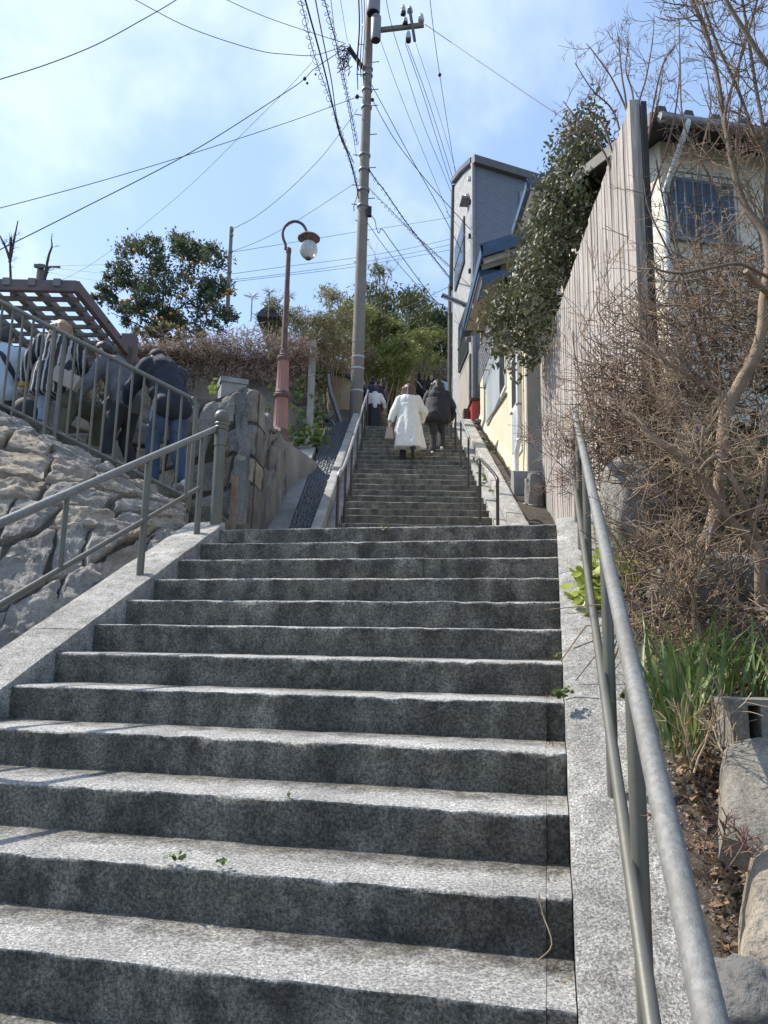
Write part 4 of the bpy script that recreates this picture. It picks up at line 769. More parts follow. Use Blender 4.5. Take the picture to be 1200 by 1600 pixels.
# ------------------------------------------------------------------ small far poles
sp_ = thing('utility_pole', 'short thin grey pole beside the orange tree', 'utility pole', at(357, 460, 17.5))
MB().tube([at(355, 500, 17.5), at(358.5, 420, 17.5), at(361.5, 355, 17.5)], [.05, .048, .045], 10).build('shaft', m_pole, sp_, smooth='auto')
for y in (359, 367, 392, 424): MB().tube([at(361 - (y - 355) * .045, y, 17.42), at(365 - (y - 355) * .045, y + 1, 17.42)], .03, 6).build('clamp', m_steel, sp_)
hp_ = thing('utility_pole', 'distant pole with a short cross arm beyond the pergola', 'utility pole', at(62, 450, 30))
MB().tube([at(60, 455, 30), at(64, 414, 30)], [.16, .13], 10).build('shaft', m_pole, hp_, smooth='auto')
MB().bar(at(54, 415.5, 29.9), at(70, 416, 29.9), .12, .14).build('cross_arm', m_trim, hp_); MB().bar(at(60, 417.5, 29.8), at(94, 417, 29.8), .08, .08).build('cross_arm', m_trim, hp_)
MB().tube([at(58, 448, 29.9), at(75, 418, 29.9)], .08, 6).build('brace', m_trim, hp_)

# ------------------------------------------------------------------ overhead cables: (label, points (x, y, distance), radius)
CAB = [
 ('sagging cable crossing the top left corner of the sky', [(-40, 137, 11), (0, 124, 11.2), (75, 100, 11.6), (150, 70, 12), (215, 35, 12.4), (275, 0, 12.8), (330, -40, 13.2)], .011),
 ('cable dipping low from the top edge to the junction bunch on the pole', [(150, -35, 14), (212, 0, 14.5), (300, 45, 15.5), (400, 78, 16.6), (450, 85, 17.2), (493, 86, 17.6), (537, 72, 17.85)], .011),
 ('short upper cable running straight down to the junction bunch', [(300, -30, 15), (355, 0, 15.5), (430, 32, 16.6), (540, 68, 17.85)], .010),
 ('heavy cable rising from the left sky edge to a connector beside the pole', [(-30, 405, 13), (0, 390, 13.2), (120, 330, 14.2), (300, 237, 15.6), (445, 145, 17), (475, 124, 17.3), (493, 106, 17.5), (540, 75, 17.9)], .014),
 ('slack cable from the far left to the middle of the pole', [(-30, 332, 13), (0, 325, 13.2), (150, 285, 14.6), (300, 240, 15.8), (450, 191, 17.2), (557, 152, 17.95)], .010),
 ('faint thin wire from the distant cross arm pole up to the tall pole', [(77, 447, 29), (150, 408, 27), (280, 305, 23), (400, 188, 20), (450, 138, 18.8), (487, 98, 17.8)], .009),
 ('cable sagging between the short thin pole and the tall pole', [(363, 358, 17.45), (400, 338, 17.5), (450, 298, 17.6), (500, 248, 17.8), (530, 210, 17.85), (559, 170, 17.95)], .010),
 ('thin wire behind the street lamp neck up to the tall pole', [(363, 393, 17.45), (410, 374, 17.5), (467, 343, 17.6), (552, 288, 17.9)], .008),
 ('topmost of three thin wires crossing behind the globe of the lamp', [(362, 394, 17.6), (450, 380, 19), (553, 363, 20.5), (640, 350, 22), (705, 339.5, 23)], .008),
 ('middle one of the thin wires crossing behind the lamp shaft', [(362, 428, 17.6), (450, 416, 19), (553, 403, 20.5), (640, 388, 22), (705, 373, 23)], .008),
 ('lower thin wire of the close pair behind the lamp shaft', [(358, 441, 17.6), (450, 430, 19), (553, 417, 20.5), (640, 402, 22), (705, 390, 23)], .008),
 ('upper thin wire of the close pair behind the lamp shaft', [(358, 438, 17.6), (450, 427, 19), (553, 412, 20.5), (640, 396, 22), (705, 382, 23)], .008),
 ('highest faint wire from the distant cross arm pole to the orange tree', [(70, 416, 29.8), (183, 413, 27), (260, 414, 24)], .010),
 ('middle faint wire from the distant cross arm pole to the orange tree', [(78, 418, 29.8), (165, 427, 27), (260, 432, 24)], .010),
 ('lowest faint wire from the distant cross arm pole to the orange tree', [(78, 426, 29.8), (163, 440, 27), (260, 446, 24)], .010),
 ('thickest black cable sweeping up overhead from the pole', [(560, 310, 17.8), (557, 290, 17.7), (545, 245, 16.6), (530, 207, 15.4), (507, 110, 13), (477, 0, 10.8), (460, -60, 9.9)], .022),
 ('outermost ringed cable sweeping up overhead from the pole', [(558, 290, 17.8), (553, 267, 17.5), (517, 160, 14.5), (490, 83, 12.6), (470, 0, 10.8), (452, -60, 9.8)], .010),
 ('black cable beside the thickest one sweeping up overhead', [(553, 255, 17.7), (530, 203, 16), (518, 127, 13.6), (505, 63, 12), (493, 0, 10.8), (482, -60, 9.9)], .014),
 ('ringed cable passing close left of the transformers', [(558, 225, 17.8), (542, 143, 15), (525, 67, 12.6), (507, 0, 11), (492, -60, 9.9)], .013),
 ('thin cable hugging the left side of the pole', [(557, 245, 17.8), (545, 170, 15.6), (528, 87, 13), (517, 0, 11), (509, -60, 10)], .008),
 ('short thin wire dropping onto the junction bunch', [(543, 65, 17.85), (532, 0, 15), (524, -60, 13)], .008),
 ('steepest power line passing right of the insulators', [(668, -60, 14), (672, 0, 15), (687, 117, 18), (713, 280, 24)], .010),
 ('pair of power lines from the cross arm to the tower roof, outer one', [(637, 70, 17.9), (665, 145, 19.5), (690, 222, 21.5), (711, 290, 23.5)], .011),
 ('pair of power lines from the cross arm to the tower roof, inner one', [(633, 67, 17.9), (660, 145, 19.5), (688, 235, 21.5), (709, 300, 23.5)], .011),
 ('faint power line from the low insulator to the tower roof corner', [(648, 63, 17.9), (672, 135, 19.5), (700, 225, 21.5), (713, 270, 23.5)], .008),
 ('long power line passing from the top edge behind the transformers to the tower', [(600, -20, 15), (612, 40, 16.5), (634, 110, 18), (660, 190, 20), (692, 268, 22), (709, 310, 23.5)], .010),
 ('wire leaving the lower transformer toward the tower', [(594, 62, 17.7), (615, 120, 18.5), (640, 185, 19.8), (680, 283, 22), (703, 340, 23.5)], .009),
 ('twin service cable from the pole collar to the tower wall, upper one', [(578, 128, 17.9), (590, 150, 17.9), (610, 187, 18), (640, 243, 18.2), (667, 290, 18.4), (697, 345, 18.6), (722, 395, 18.75)], .012),
 ('twin service cable from the pole collar to the tower wall, lower one', [(583, 158, 17.9), (600, 190, 17.9), (623, 227, 18), (667, 283, 18.2), (727, 350, 18.5), (738, 360, 18.4)], .012),
 ('cable running down right from the cross arm to the evergreen tree', [(664, 38, 17.8), (750, 97, 15.5), (850, 165, 13), (910, 203, 11.5)], .011),
 ('wrapped cable looping from mid pole down to the tower', [(575, 262, 17.9), (588, 282, 17.9), (600, 297, 18), (633, 345, 18.8), (660, 380, 19.8), (703, 434, 22)], .017),
 ('straight cable just below the wrapped one', [(575, 292, 17.9), (600, 318, 18.2), (650, 368, 19.6), (703, 416, 22)], .009),
 ('cable with a small loop leaving the splice box toward the tower', [(579, 335, 17.8), (586, 345, 17.8), (588, 356, 17.8), (592, 364, 17.9), (597, 358, 17.9), (611, 377, 18.2), (649, 430, 19.4), (680, 470, 20.8), (703, 494, 22)], .013),
 ('lowest slack cable from the splice box toward the tower', [(574, 348, 17.9), (600, 385, 18.2), (635, 427, 19.2), (670, 463, 20.6), (703, 484, 22)], .010),
 ('short dark cable rising right toward the foot of the tower edge', [(560, 512, 26), (635, 480, 24.5), (703, 447, 22.5)], .012),
 ('thin wire swagged across the tower wall between its windows', [(697, 330, 18.9), (715, 352, 18.8), (735, 378, 18.35), (740, 366, 18.3)], .008),
]
for lab, pts, r in CAB:
    P = catmull([at(*p) for p in pts], 6); r *= .78; mb = MB().tube(P, r, 6)
    o = tag(mb.build('overhead_cable', m_wire_l if 'thin' in lab or 'faint' in lab else m_cable, smooth=True), lab, 'cable', 'overhead cables')
    if 'ringed' in lab or 'wrapped' in lab:
        ring = MB(); L = np.cumsum(np.r_[0, np.linalg.norm(np.diff(P, axis=0), axis=1)]); st = .30 if 'ringed' in lab else .16
        for s in np.arange(.2, L[-1], st):
            c = np.array([np.interp(s, L, P[:, j]) for j in range(3)]); th = np.linspace(0, 2 * math.pi, 8); rr = .055 if 'ringed' in lab else .035; ph = rng.uniform(0, 6)
            ring.tube([c + V(rr * math.cos(t), .07 * math.sin(t + ph) * .5, rr * math.sin(t) - rr * .8) for t in th], .006, 4, cap=False)
        ring.build('hanger_rings', m_cable, o, smooth=True, kind='stuff')
# connector lumps on cables
for x, y, Y, r in ((476, 123, 17.3, .05), (480, 130, 17.3, .035), (687, 117, 18, .05), (493, 116, 17.5, .03), (558, 151, 17.9, .06), (582, 156, 17.9, .05)):
    MB().ball(at(x, y, Y), r, 8).build('cable_connector', m_cable, pole, smooth=True)


# ------------------------------------------------------------------ pergola
m_perg = MAT('faded_purple_timber', (.15, .118, .118), (.115, .09, .09), 4, .8, .3, 30, stretch=(1, 1, 1), c3=(.13, .09, .085), s3=2, a3=.4)
m_slat = MAT('grey_slat', (.22, .21, .20), (.16, .155, .15), 5, .85, .3, 30)
pg = thing('pergola', 'timber pergola with a criss-cross slat roof on the left terrace', 'pergola', (-3.6, 9, ZT))
zp = 4.26; A_ = at(120, 449, 8.5); B_ = at(205, 522, 10.6); zp = A_[2]; B_[2] = zp + .02; L_ = at(0, 462, 8.5); L_[2] = zp
bd = unit(B_ - A_); ld = unit(V(L_[0] - A_[0], L_[1] - A_[1], 0))
MB().bar(A_ - bd * .03, B_ + bd * 1.9, .07, .135).build('side_beam', m_perg, pg)
MB().bar(A_ + V(0, -.003, .003), A_ + ld * 5, .07, .135).build('front_beam', m_perg, pg)
MB().bar(B_ + bd * .35 + V(0, 0, -.0), B_ + bd * .35 + ld * 5, .09, .15).build('rear_beam', m_perg, pg)
for k in range(14):
    q = A_ + ld * (.22 + k * .30) + V(0, 0, .035); MB().bar(q - bd * .06, q + bd * 2.45, .085, .09).build('slat', m_slat, pg)
for k in range(9):
    q = A_ + bd * (.22 + k * .27) + V(0, 0, -.055); MB().bar(q + ld * .05, q + ld * 4.6, .05, .045).build('slat', m_slat, pg)
for q, nm in ((at(204, 520, 10.55), 0),):
    MB().box((q[0], q[1], (zp + .28 + ZT) / 2), (.19, .19, zp + .28 - ZT)).build('post', m_perg, pg)
for q in (A_ + ld * 1.35 + bd * .15, A_ + ld * 4.6 + bd * .2, A_ + ld * 4.6 + bd * 2.2): MB().box((q[0], q[1], (zp - .08 + ZT) / 2), (.17, .17, zp - .08 - ZT)).build('post', m_perg, pg)
c0 = V(*at(204, 520, 10.55)); MB().bar(V(c0[0] + .10, c0[1], zp - .15), V(c0[0] + .55, c0[1] + .5, zp - .65), .08, .14).build('brace', m_perg, pg)
MB().bar(at(125, 648, 9.6), at(180, 645, 9.6), .1, .08).build('low_rail', m_perg, pg)
for k in range(4):
    for (u_, w_) in ((.12 + k * .5, .0),): MB().ball(A_ + bd * (u_ + .9) + V(.05, 0, .02), .014, 6).build('bolt', m_black, pg)
# ------------------------------------------------------------------ blocks and rocks on the right bank
hbk = thing('concrete_block', 'hollow grey concrete block standing in the right bank', 'block', at(1160, 1150, 2.55))
c = at(1158, 1128, 2.55); c2 = at(1205, 1120, 2.55); m_blk = MAT('rough_block', (.29, .255, .205), (.16, .14, .11), 8, .95, 1.0, 45, speck=(.40, .36, .30), sscale=70, samt=.5, bdist=.02)
ux = V(1, -.12, 0); ux = ux / np.linalg.norm(ux); uy = V(.12, 1, 0) / 1.007
for (dx_, w_) in ((-.035, .055), (.055, .05), (.155, .055), (.245, .05)):
    MB().box(c + ux * dx_, (w_, .19, .115), (ux, uy, (0, 0, 1))).build('web', m_blk, hbk)
MB().box(c + ux * .105 + V(0, 0, .066), (.34, .19, .018), (ux, uy, (0, 0, 1))).build('top', m_blk, hbk); MB().box(c + ux * .105 + V(0, 0, -.066), (.34, .19, .018), (ux, uy, (0, 0, 1))).build('bottom', m_blk, hbk)
MB().box(c + ux * .105 + uy * .08, (.33, .02, .115), (ux, uy, (0, 0, 1))).build('back', m_blk, hbk)
def slab(name, label, q, th, mat, cat, n=10, rough=.012):
    S = lambda u, v: (np.outer((1 - u) * (1 - v), q[0]) + np.outer(u * (1 - v), q[1]) + np.outer(u * v, q[2]) + np.outer((1 - u) * v, q[3]), np.tile(unit(np.cross(q[1] - q[0], q[3] - q[0])), (len(u), 1)))
    mb = MB(); stone_patch(mb, S, [(0, 0), (1, 0), (1, 1), (0, 1)], depth=th, bulge=.01, rough=rough, n=n, gap=0, seed=len(label), freq=9)
    return tag(mb.build(name, mat, smooth='auto'), label, cat)
slab('concrete_slab', 'broken tilted concrete slab below the hollow block', [at(1128, 1300, 2.05), at(1235, 1330, 2.0), at(1225, 1142, 2.45), at(1133, 1157, 2.45)], .07, m_blk, 'slab', 22)
slab('flat_stone', 'pale flat stone face at the right edge of the bank', [at(1160, 1500, 1.72), at(1240, 1560, 1.65), at(1240, 1290, 1.9), at(1172, 1330, 1.95)], .12, m_stone_t, 'rock', 14, .02)
rock('boulder', 'dark mossy boulder at the bottom right corner', at(1172, 1575, 1.72), (.085, .12, .09), m_stone_d, 4.4)
rock('boulder', 'jagged pale boulder standing in the twigs past the handrail', at(988, 800, 4.9), (.20, .2, .33), m_stone, 6.6, flat=.75)
rock('boulder', 'round dark boulder deep under the shrub roots', at(1120, 930, 3.9), (.3, .25, .2), m_stone_d, 2.2)
# ------------------------------------------------------------------ people
def cap(mb, p, q, r0, r1, k=14):
    p = V(*p); q = V(*q); d = unit(q - p); pts = []; rs = []
    for a in np.linspace(-math.pi / 2 + .15, 0, 5): pts.append(p + d * r0 * math.sin(a)); rs.append(r0 * math.cos(a))
    for a in np.linspace(0, math.pi / 2 - .15, 5): pts.append(q + d * r1 * math.sin(a)); rs.append(r1 * math.cos(a))
    mb.tube(pts, rs, k); return mb
def ell(mb, c, r, rot=None, k=16):
    t = MB().ball((0, 0, 0), 1.0, k); v = t.v[0] * np.array(r)
    if rot is not None: v = v @ np.array(rot).T
    mb.add(v + V(*c), t.f[0]); return mb
def loft(mb, rings, k=36):   # rings: (centre, rx, ry, fold amplitude, n folds, phase)
    G = []
    th = np.arange(k) * 2 * math.pi / k
    for c, rx, ry, fa, nf, ph in rings:
        m_ = 1 + fa * np.sin(nf * th + ph) + fa * .6 * np.sin((nf * 2 + 1) * th + ph * 2.3); G.append(np.stack([c[0] + rx * m_ * np.cos(th), c[1] + ry * m_ * np.sin(th), np.full(k, c[2])], 1))
    G = np.array(G); n = len(G)
    fs = [[i * k + j, i * k + (j + 1) % k, (i + 1) * k + (j + 1) % k, (i + 1) * k + j] for i in range(n - 1) for j in range(k)]
    mb.add(G.reshape(-1, 3), fs); mb.add(G[0], [list(range(k))[::-1]]); mb.add(G[-1], [list(range(k))]); return mb
def blob(name, mb, voxel, mat, parent, xf, smooth=2, disp=None, extra=None):
    """union of the shapes in mb as one continuous skin (voxel remesh), moved into place by xf"""
    o = mb.build('tmp_shape'); md = o.modifiers.new('r', 'REMESH'); md.mode = 'VOXEL'; md.voxel_size = voxel; md.use_smooth_shade = True
    if smooth: ms = o.modifiers.new('s', 'SMOOTH'); ms.iterations = smooth; ms.factor = .5
    dg = bpy.context.evaluated_depsgraph_get(); me = bpy.data.meshes.new_from_object(o.evaluated_get(dg))
    n = len(me.vertices); v = np.empty(n * 3, np.float32); me.vertices.foreach_get('co', v); v = v.reshape(-1, 3).astype(float)
    if disp is not None:
        nn = np.empty(n * 3, np.float32); me.vertices.foreach_get('normal', nn); v = v + nn.reshape(-1, 3) * disp(v)[:, None]
    nl = len(me.polygons); ls = np.empty(len(me.loops), np.int32); me.loops.foreach_get('vertex_index', ls); lt = np.empty(nl, np.int32); me.polygons.foreach_get('loop_total', lt)
    bpy.data.objects.remove(o); bpy.data.meshes.remove(me)
    r = MB()
    if (lt == 4).all(): r.add(xf(v), ls.reshape(-1, 4))
    else:
        st = np.r_[0, np.cumsum(lt)[:-1]]; r.add(xf(v), ls[st[lt == 4][:, None] + np.arange(4)])
        if (lt == 3).any(): r.f.append(ls[st[lt == 3][:, None] + np.arange(3)]); r.mi.append(np.zeros((lt == 3).sum(), int))
    if extra is not None:
        for a, b in zip(extra.v, extra.f): pass
        off = r.n; r.v.append(xf(np.vstack(extra.v))); r.f += [f + off for f in extra.f]; r.mi += extra.mi; r.n += extra.n
    return r.build(name, mat, parent, smooth=True)
m_skin = MAT('skin', (.52, .34, .25), (.46, .29, .21), 8, .55); m_hairb = MAT('black_hair', (.018, .015, .014), (.03, .025, .022), 40, .45, .4, 60, stretch=(3, 3, .3))
m_hairbr = MAT('brown_hair', (.13, .075, .045), (.07, .04, .025), 40, .45, .5, 50, stretch=(4, 4, .3)); m_hairbl = MAT('blond_hair', (.36, .22, .10), (.24, .14, .065), 40, .45, .5, 50, stretch=(4, 4, .3))
def CLOTH(name, c, c2=None, **k): return MAT(name, c, c2 or tuple(x * .8 for x in c), k.pop('scale', 6), k.pop('rough', .9), k.pop('bump', .15), k.pop('bscale', 120), **k)
m_whitec = CLOTH('white_wool', (.74, .71, .64), (.70, .67, .60)); m_blackc = CLOTH('black_fabric', (.022, .023, .027), (.016, .017, .02), rough=.75)
m_navy = CLOTH('navy_fabric', (.022, .03, .065), (.016, .022, .05), rough=.8); m_navyd = CLOTH('dark_navy_fabric', (.018, .022, .036), rough=.85); m_jean = CLOTH('blue_denim', (.045, .075, .14), (.03, .05, .10), scale=12, c3=(.12, .17, .26), s3=5, a3=.4)
m_charc = CLOTH('charcoal_cloth', (.045, .047, .052), (.035, .036, .04)); m_shoe = CLOTH('black_shoe', (.02, .02, .021), rough=.5); m_sole = CLOTH('white_sole', (.6, .6, .58)); m_puffw = CLOTH('white_puffer', (.72, .71, .69), rough=.6)
m_olivec = CLOTH('olive_cloth', (.10, .10, .06), (.08, .08, .05)); m_grays = CLOTH('grey_knit', (.13, .14, .16), (.10, .11, .125), scale=30); m_lblue = CLOTH('pale_blue_knit', (.45, .53, .62), (.40, .48, .57)); m_ljean = CLOTH('pale_denim', (.30, .38, .50), (.24, .31, .42)); m_beige = CLOTH('beige_leather', (.42, .30, .23), (.38, .27, .20), rough=.5)
m_stripe = bpy.data.materials.new('striped_knit'); m_stripe.use_nodes = True
_t = m_stripe.node_tree; _b = _t.nodes['Principled BSDF']; _b.inputs['Roughness'].default_value = .9; _g = _t.nodes.new('ShaderNodeTexCoord'); _w = _t.nodes.new('ShaderNodeTexWave'); _w.wave_type = 'BANDS'; _w.bands_direction = 'X'
_w.inputs['Scale'].default_value = 5.5; _w.inputs['Distortion'].default_value = 1.2; _w.inputs['Detail'].default_value = 3; _w.inputs['Detail Scale'].default_value = 3
_c = _t.nodes.new('ShaderNodeValToRGB'); _c.color_ramp.elements[0].position = .72; _c.color_ramp.elements[1].position = .80; _c.color_ramp.elements[0].color = (.028, .028, .032, 1); _c.color_ramp.elements[1].color = (.40, .40, .40, 1)
_t.links.new(_g.outputs['Object'], _w.inputs['Vector']); _t.links.new(_w.outputs['Fac'], _c.inputs[0]); _t.links.new(_c.outputs[0], _b.inputs['Base Color'])

def skeleton(H, lean=8, twist=0, lf=(0, 0), rf=(0, 0), larm=None, rarm=None, headpitch=0, headyaw=0, hipdrop=0.0):
    """joints in metres, x right, y ahead, z up; lf/rf = (ahead, up) of each ankle; arms: (elbow offset, wrist offset) from the shoulder in units of H"""
    J = {}; L = math.radians(lean); s_, c_ = math.sin(L), math.cos(L)
    pel = V(0, -.01 * H, .52 * H - hipdrop); J['pel'] = pel
    up = V(0, s_, c_); J['up'] = up; J['wai'] = pel + up * .09 * H; J['che'] = pel + up * .22 * H; J['nec'] = pel + up * .315 * H
    hp = L * .35 + math.radians(headpitch); hu = V(0, math.sin(hp), math.cos(hp)); J['hu'] = hu; J['hea'] = J['nec'] + up * .025 * H + hu * .075 * H
    hy = math.radians(headyaw); J['hf'] = unit(V(math.sin(hy) * 1.0, math.cos(hy) * math.cos(hp), -math.sin(hp) * math.cos(hy)))
    for sd, nm, (fa, fu), arm in ((-1, 'L', lf, larm), (1, 'R', rf, rarm)):
        hip = pel + V(sd * .052 * H, 0, -.01 * H); ank = V(sd * .06 * H, fa * H - .01 * H, .045 * H + fu * H); J['hip' + nm] = hip
        d = ank - hip; D = np.linalg.norm(d); a = .245 * H; b = .24 * H; D2_ = min(D, (a + b) * .999); ank = hip + unit(d) * D2_ if D > a + b else ank
        h_ = (a * a - b * b + D2_ * D2_) / (2 * D2_); rr = math.sqrt(max(0, a * a - h_ * h_)); fw = V(0, 1, 0); fw = unit(fw - unit(d) * (fw @ unit(d))); J['kne' + nm] = hip + unit(d) * h_ + fw * rr; J['ank' + nm] = ank
        sh = J['nec'] + V(sd * .105 * H, 0, 0) - up * .03 * H; J['sho' + nm] = sh; arm = arm or ((sd * .035, .0, -.17), (sd * .045, .05, -.31)); J['elb' + nm] = sh + V(*arm[0]) * H; J['wri' + nm] = sh + V(*arm[1]) * H
    return J
def hand(ex, J, nm, H, curl=.5):
    w_ = J['wri' + nm]; e = J['elb' + nm]; d = unit(w_ - e); sd = -1 if nm == 'L' else 1; side = unit(np.cross(d, V(0, 0, 1)) if abs(d[2]) < .9 else V(0, 1, 0)); n_ = unit(np.cross(side, d)) * -sd
    S = H / 1.65; cap(ex, w_ - d * .01, w_ + d * .07 * S, .026 * S, .034 * S, 10)
    for k, (o, L) in enumerate(((-.030, .062), (-.010, .072), (.010, .067), (.030, .052))):
        a = w_ + d * .085 * S + side * o * S; b = a + (d * (1 - curl * .3) + n_ * curl * .6) * L * .5 * S; c = b + (d * (1 - curl) + n_ * curl) * L * .5 * S; ex.tube([a - d * .03 * S, a, b, c], [.009 * S, .009 * S, .0085 * S, .006 * S], 6)
    a = w_ + d * .03 * S - side * .028 * S; ex.tube([a, a - side * .02 * S + d * .025 * S + n_ * .012 * S, a - side * .022 * S + d * .055 * S + n_ * .028 * S], [.013 * S, .010 * S, .007 * S], 6)
def person(label, loc, heading, H, J, parts, hair, vox=.013, group='people on the steps'):
    t = thing('person', label, 'person', loc, group); h = math.radians(heading); ch_, sh_ = math.cos(h), math.sin(h); L0 = V(*loc)
    def xf(v): v = np.asarray(v); return np.stack([v[:, 0] * ch_ + v[:, 1] * sh_, -v[:, 0] * sh_ + v[:, 1] * ch_, v[:, 2]], 1) + L0
    b = MB(); up = J['up']; s = H / 1.65
    ell(b, J['pel'], (.155 * s, .11 * s, .12 * s)); cap(b, J['pel'] + up * .02, J['wai'], .115 * s, .115 * s); ell(b, J['wai'], (.135 * s, .10 * s, .12 * s)); ell(b, J['che'], (.155 * s, .105 * s, .16 * s)); cap(b, J['shoL'] * .75 + J['shoR'] * .25, J['shoR'] * .75 + J['shoL'] * .25, .062 * s, .062 * s)
    cap(b, J['nec'] - up * .03, J['hea'] - J['hu'] * .05 * s, .052 * s, .05 * s); hc = J['hea']; hf_ = J['hf']; hu = J['hu']
    ell(b, hc + hu * .012 * s, (.076 * s, .092 * s, .10 * s)); cap(b, hc - hu * .05 * s + hf_ * .02 * s, hc - hu * .085 * s + hf_ * .055 * s, .055 * s, .032 * s)
    sdv = unit(np.cross(hf_, hu)); cap(b, hc + hf_ * .085 * s + hu * .005, hc + hf_ * .108 * s - hu * .025 * s, .012 * s, .016 * s)
    for sg in (-1, 1): ell(b, hc + sdv * sg * .078 * s - hu * .01 * s - hf_ * .005, (.016 * s, .022 * s, .032 * s))
    for nm in 'LR':
        cap(b, J['hip' + nm], J['kne' + nm], .078 * s, .054 * s); cap(b, J['kne' + nm], J['ank' + nm], .052 * s, .036 * s); cap(b, J['sho' + nm], J['elb' + nm], .047 * s, .038 * s); cap(b, J['elb' + nm], J['wri' + nm], .038 * s, .026 * s)
        a = J['ank' + nm]; cap(b, a + V(0, -.03, -.03) * s, a + V(0, .13, -.045) * s, .034 * s, .026 * s)
    ex = MB()
    for nm in 'LR': hand(ex, J, nm, H)
    bo = blob('body', b, vox, m_skin, t, xf, 3, None, ex)
    mb = MB()
    for sg in (-1, 1): mb.ball(xf((hc + hf_ * .083 * s + sdv * sg * .032 * s + hu * .012 * s)[None])[0], .010 * s, 8)
    mb.build('eyes', m_black, bo, smooth=True); q = xf((hc + hf_ * .088 * s - hu * .052 * s)[None])[0]; MB().ball(q, (.022 * s, .008 * s, .006 * s), 8).build('mouth', m_redink, bo, smooth=True)
    for nm, mbp, mat, v_, sm, dp in parts: blob(nm, mbp, v_, mat, t, xf, sm, dp)
    if hair: 
        hb_, hm = hair; blob('hair', hb_, .012, hm, t, xf, 2, lambda v: .004 * fbm(v * np.array([60, 60, 12]), 3))
    return t, xf
def wrinkle(amp, f=9, zf=.5, seed=0): return lambda v: amp * fbm(v * np.array([f, f, f * zf]) + seed, 3)
def quilt(amp, pitch): return lambda v: amp * (np.abs(np.sin(v[:, 2] * math.pi / pitch)) ** .5 - .6) + .004 * fbm(v * 18, 2)
def P_trousers(J, s, loose=1.0, flare=1.0):
    b = MB(); ell(b, J['pel'], (.17 * s, .125 * s, .12 * s))
    for nm in 'LR': cap(b, J['hip' + nm], J['kne' + nm], .092 * s * loose, .07 * s * loose); cap(b, J['kne' + nm], J['ank' + nm] + V(0, 0, .015), .068 * s * loose, .054 * s * loose * flare)
    return b
def P_top(J, s, fat=1.0, hem=.0, sleeve=1.0, hood=False, collar=True):
    b = MB(); up = J['up']; ell(b, J['che'] + up * .03, (.185 * s * fat, .135 * s * fat, .19 * s)); cap(b, J['che'], J['pel'] + up * .03, .15 * s * fat, .14 * s * fat); hb__ = J['pel'] + up * .02 - up * hem * .8; cap(b, hb__ + V(-.075 * s, 0, 0), hb__ + V(.075 * s, 0, 0), .105 * s * fat, .105 * s * fat); cap(b, J['shoL'], J['shoR'], .075 * s * fat, .075 * s * fat)
    ell(b, J['wai'], (.175 * s * fat, .13 * s * fat, .15 * s))
    for nm in 'LR': cap(b, J['sho' + nm], J['elb' + nm], .073 * s * sleeve * fat, .062 * s * sleeve); cap(b, J['elb' + nm], J['wri' + nm], .062 * s * sleeve, .048 * s * sleeve)
    if collar: cap(b, J['nec'] - up * .05 * s, J['nec'] + up * .015 * s, .085 * s, .075 * s)
    if hood: ell(b, J['nec'] - J['up'] * .01 - V(0, .07, 0) * s, (.12 * s, .085 * s, .11 * s))
    return b
def P_hair(J, s, long=0.0, width=1.0, pony=False, bun=False):
    b = MB(); c = J['hea']; hu = J['hu']; hf_ = J['hf']; ell(b, c + hu * .028 * s - hf_ * .018 * s, (.088 * s * width, .098 * s, .10 * s)); ell(b, c - hf_ * .055 * s - hu * .025 * s, (.078 * s * width, .05 * s, .075 * s))
    if long:
        for o in (-.08, -.045, 0, .045, .08): cap(b, c - hf_ * (.085 - abs(o) * .4) * s + V(o * s * width, 0, 0), c - hf_ * (.145 - abs(o) * .5) * s - V(-o * s * .7, 0, long * (1 + .14 * math.sin(o * 90))), .046 * s, .026 * s)
        for sg in (-1, 1): cap(b, c + V(sg * .08 * s * width, .0, .03), c + V(sg * .13 * s * width, -.02, -long * .9), .04 * s, .026 * s)
    if pony: cap(b, c - hf_ * .10 * s + hu * .03 * s, c - hf_ * .16 * s - hu * .12 * s, .03 * s, .015 * s)
    if bun: ell(b, c - hf_ * .10 * s + hu * .05 * s, (.045 * s, .04 * s, .04 * s))
    return b
def P_shoes(J, s, pitch={'L': 0, 'R': 0}, which='LR'):
    b = MB()
    for nm in which:
        a = J['ank' + nm]; p = pitch.get(nm, 0); f = V(0, math.cos(p), math.sin(p)); u = V(0, -math.sin(p), math.cos(p))
        cap(b, a - f * .03 * s - u * .035 * s, a + f * .14 * s - u * .045 * s, .042 * s, .034 * s); cap(b, a + u * .02 * s, a - u * .03 * s, .044 * s, .044 * s)
    return b
GRP = 'people climbing the steps'
# woman in the long white coat
H = 1.60; s = H / 1.65
f = UF(11, 0); xw = at(637, 717, f[1] + .12)[0]; loc = V(xw, f[1] + .16, f[2])
J = skeleton(H, 7, lf=(.02, 0), rf=(-.12, .10), larm=((-.07, -.04, -.165), (-.105, -.06, -.30)), rarm=((.095, .02, -.15), (.06, .12, -.24)), headpitch=8, hipdrop=.0)
c = MB(); up = J['up']; ell(c, J['che'] + up * .04, (.20, .14, .19)); cap(c, J['shoL'], J['shoR'], .075, .075)
hz_ = .25
loft(c, [(J['che'] - V(0, .0, .02), .205, .14, .01, 5, 0), (J['wai'], .21, .15, .015, 5, .3), (J['pel'] - V(0, .02, .02), .235, .17, .035, 5, .5), (V(.0, -.06, .62), .262, .195, .06, 5, .8), (V(.02, -.08, .42), .285, .215, .08, 5, 1.1), (V(.03, -.09, hz_), .30, .225, .095, 5, 1.3)])
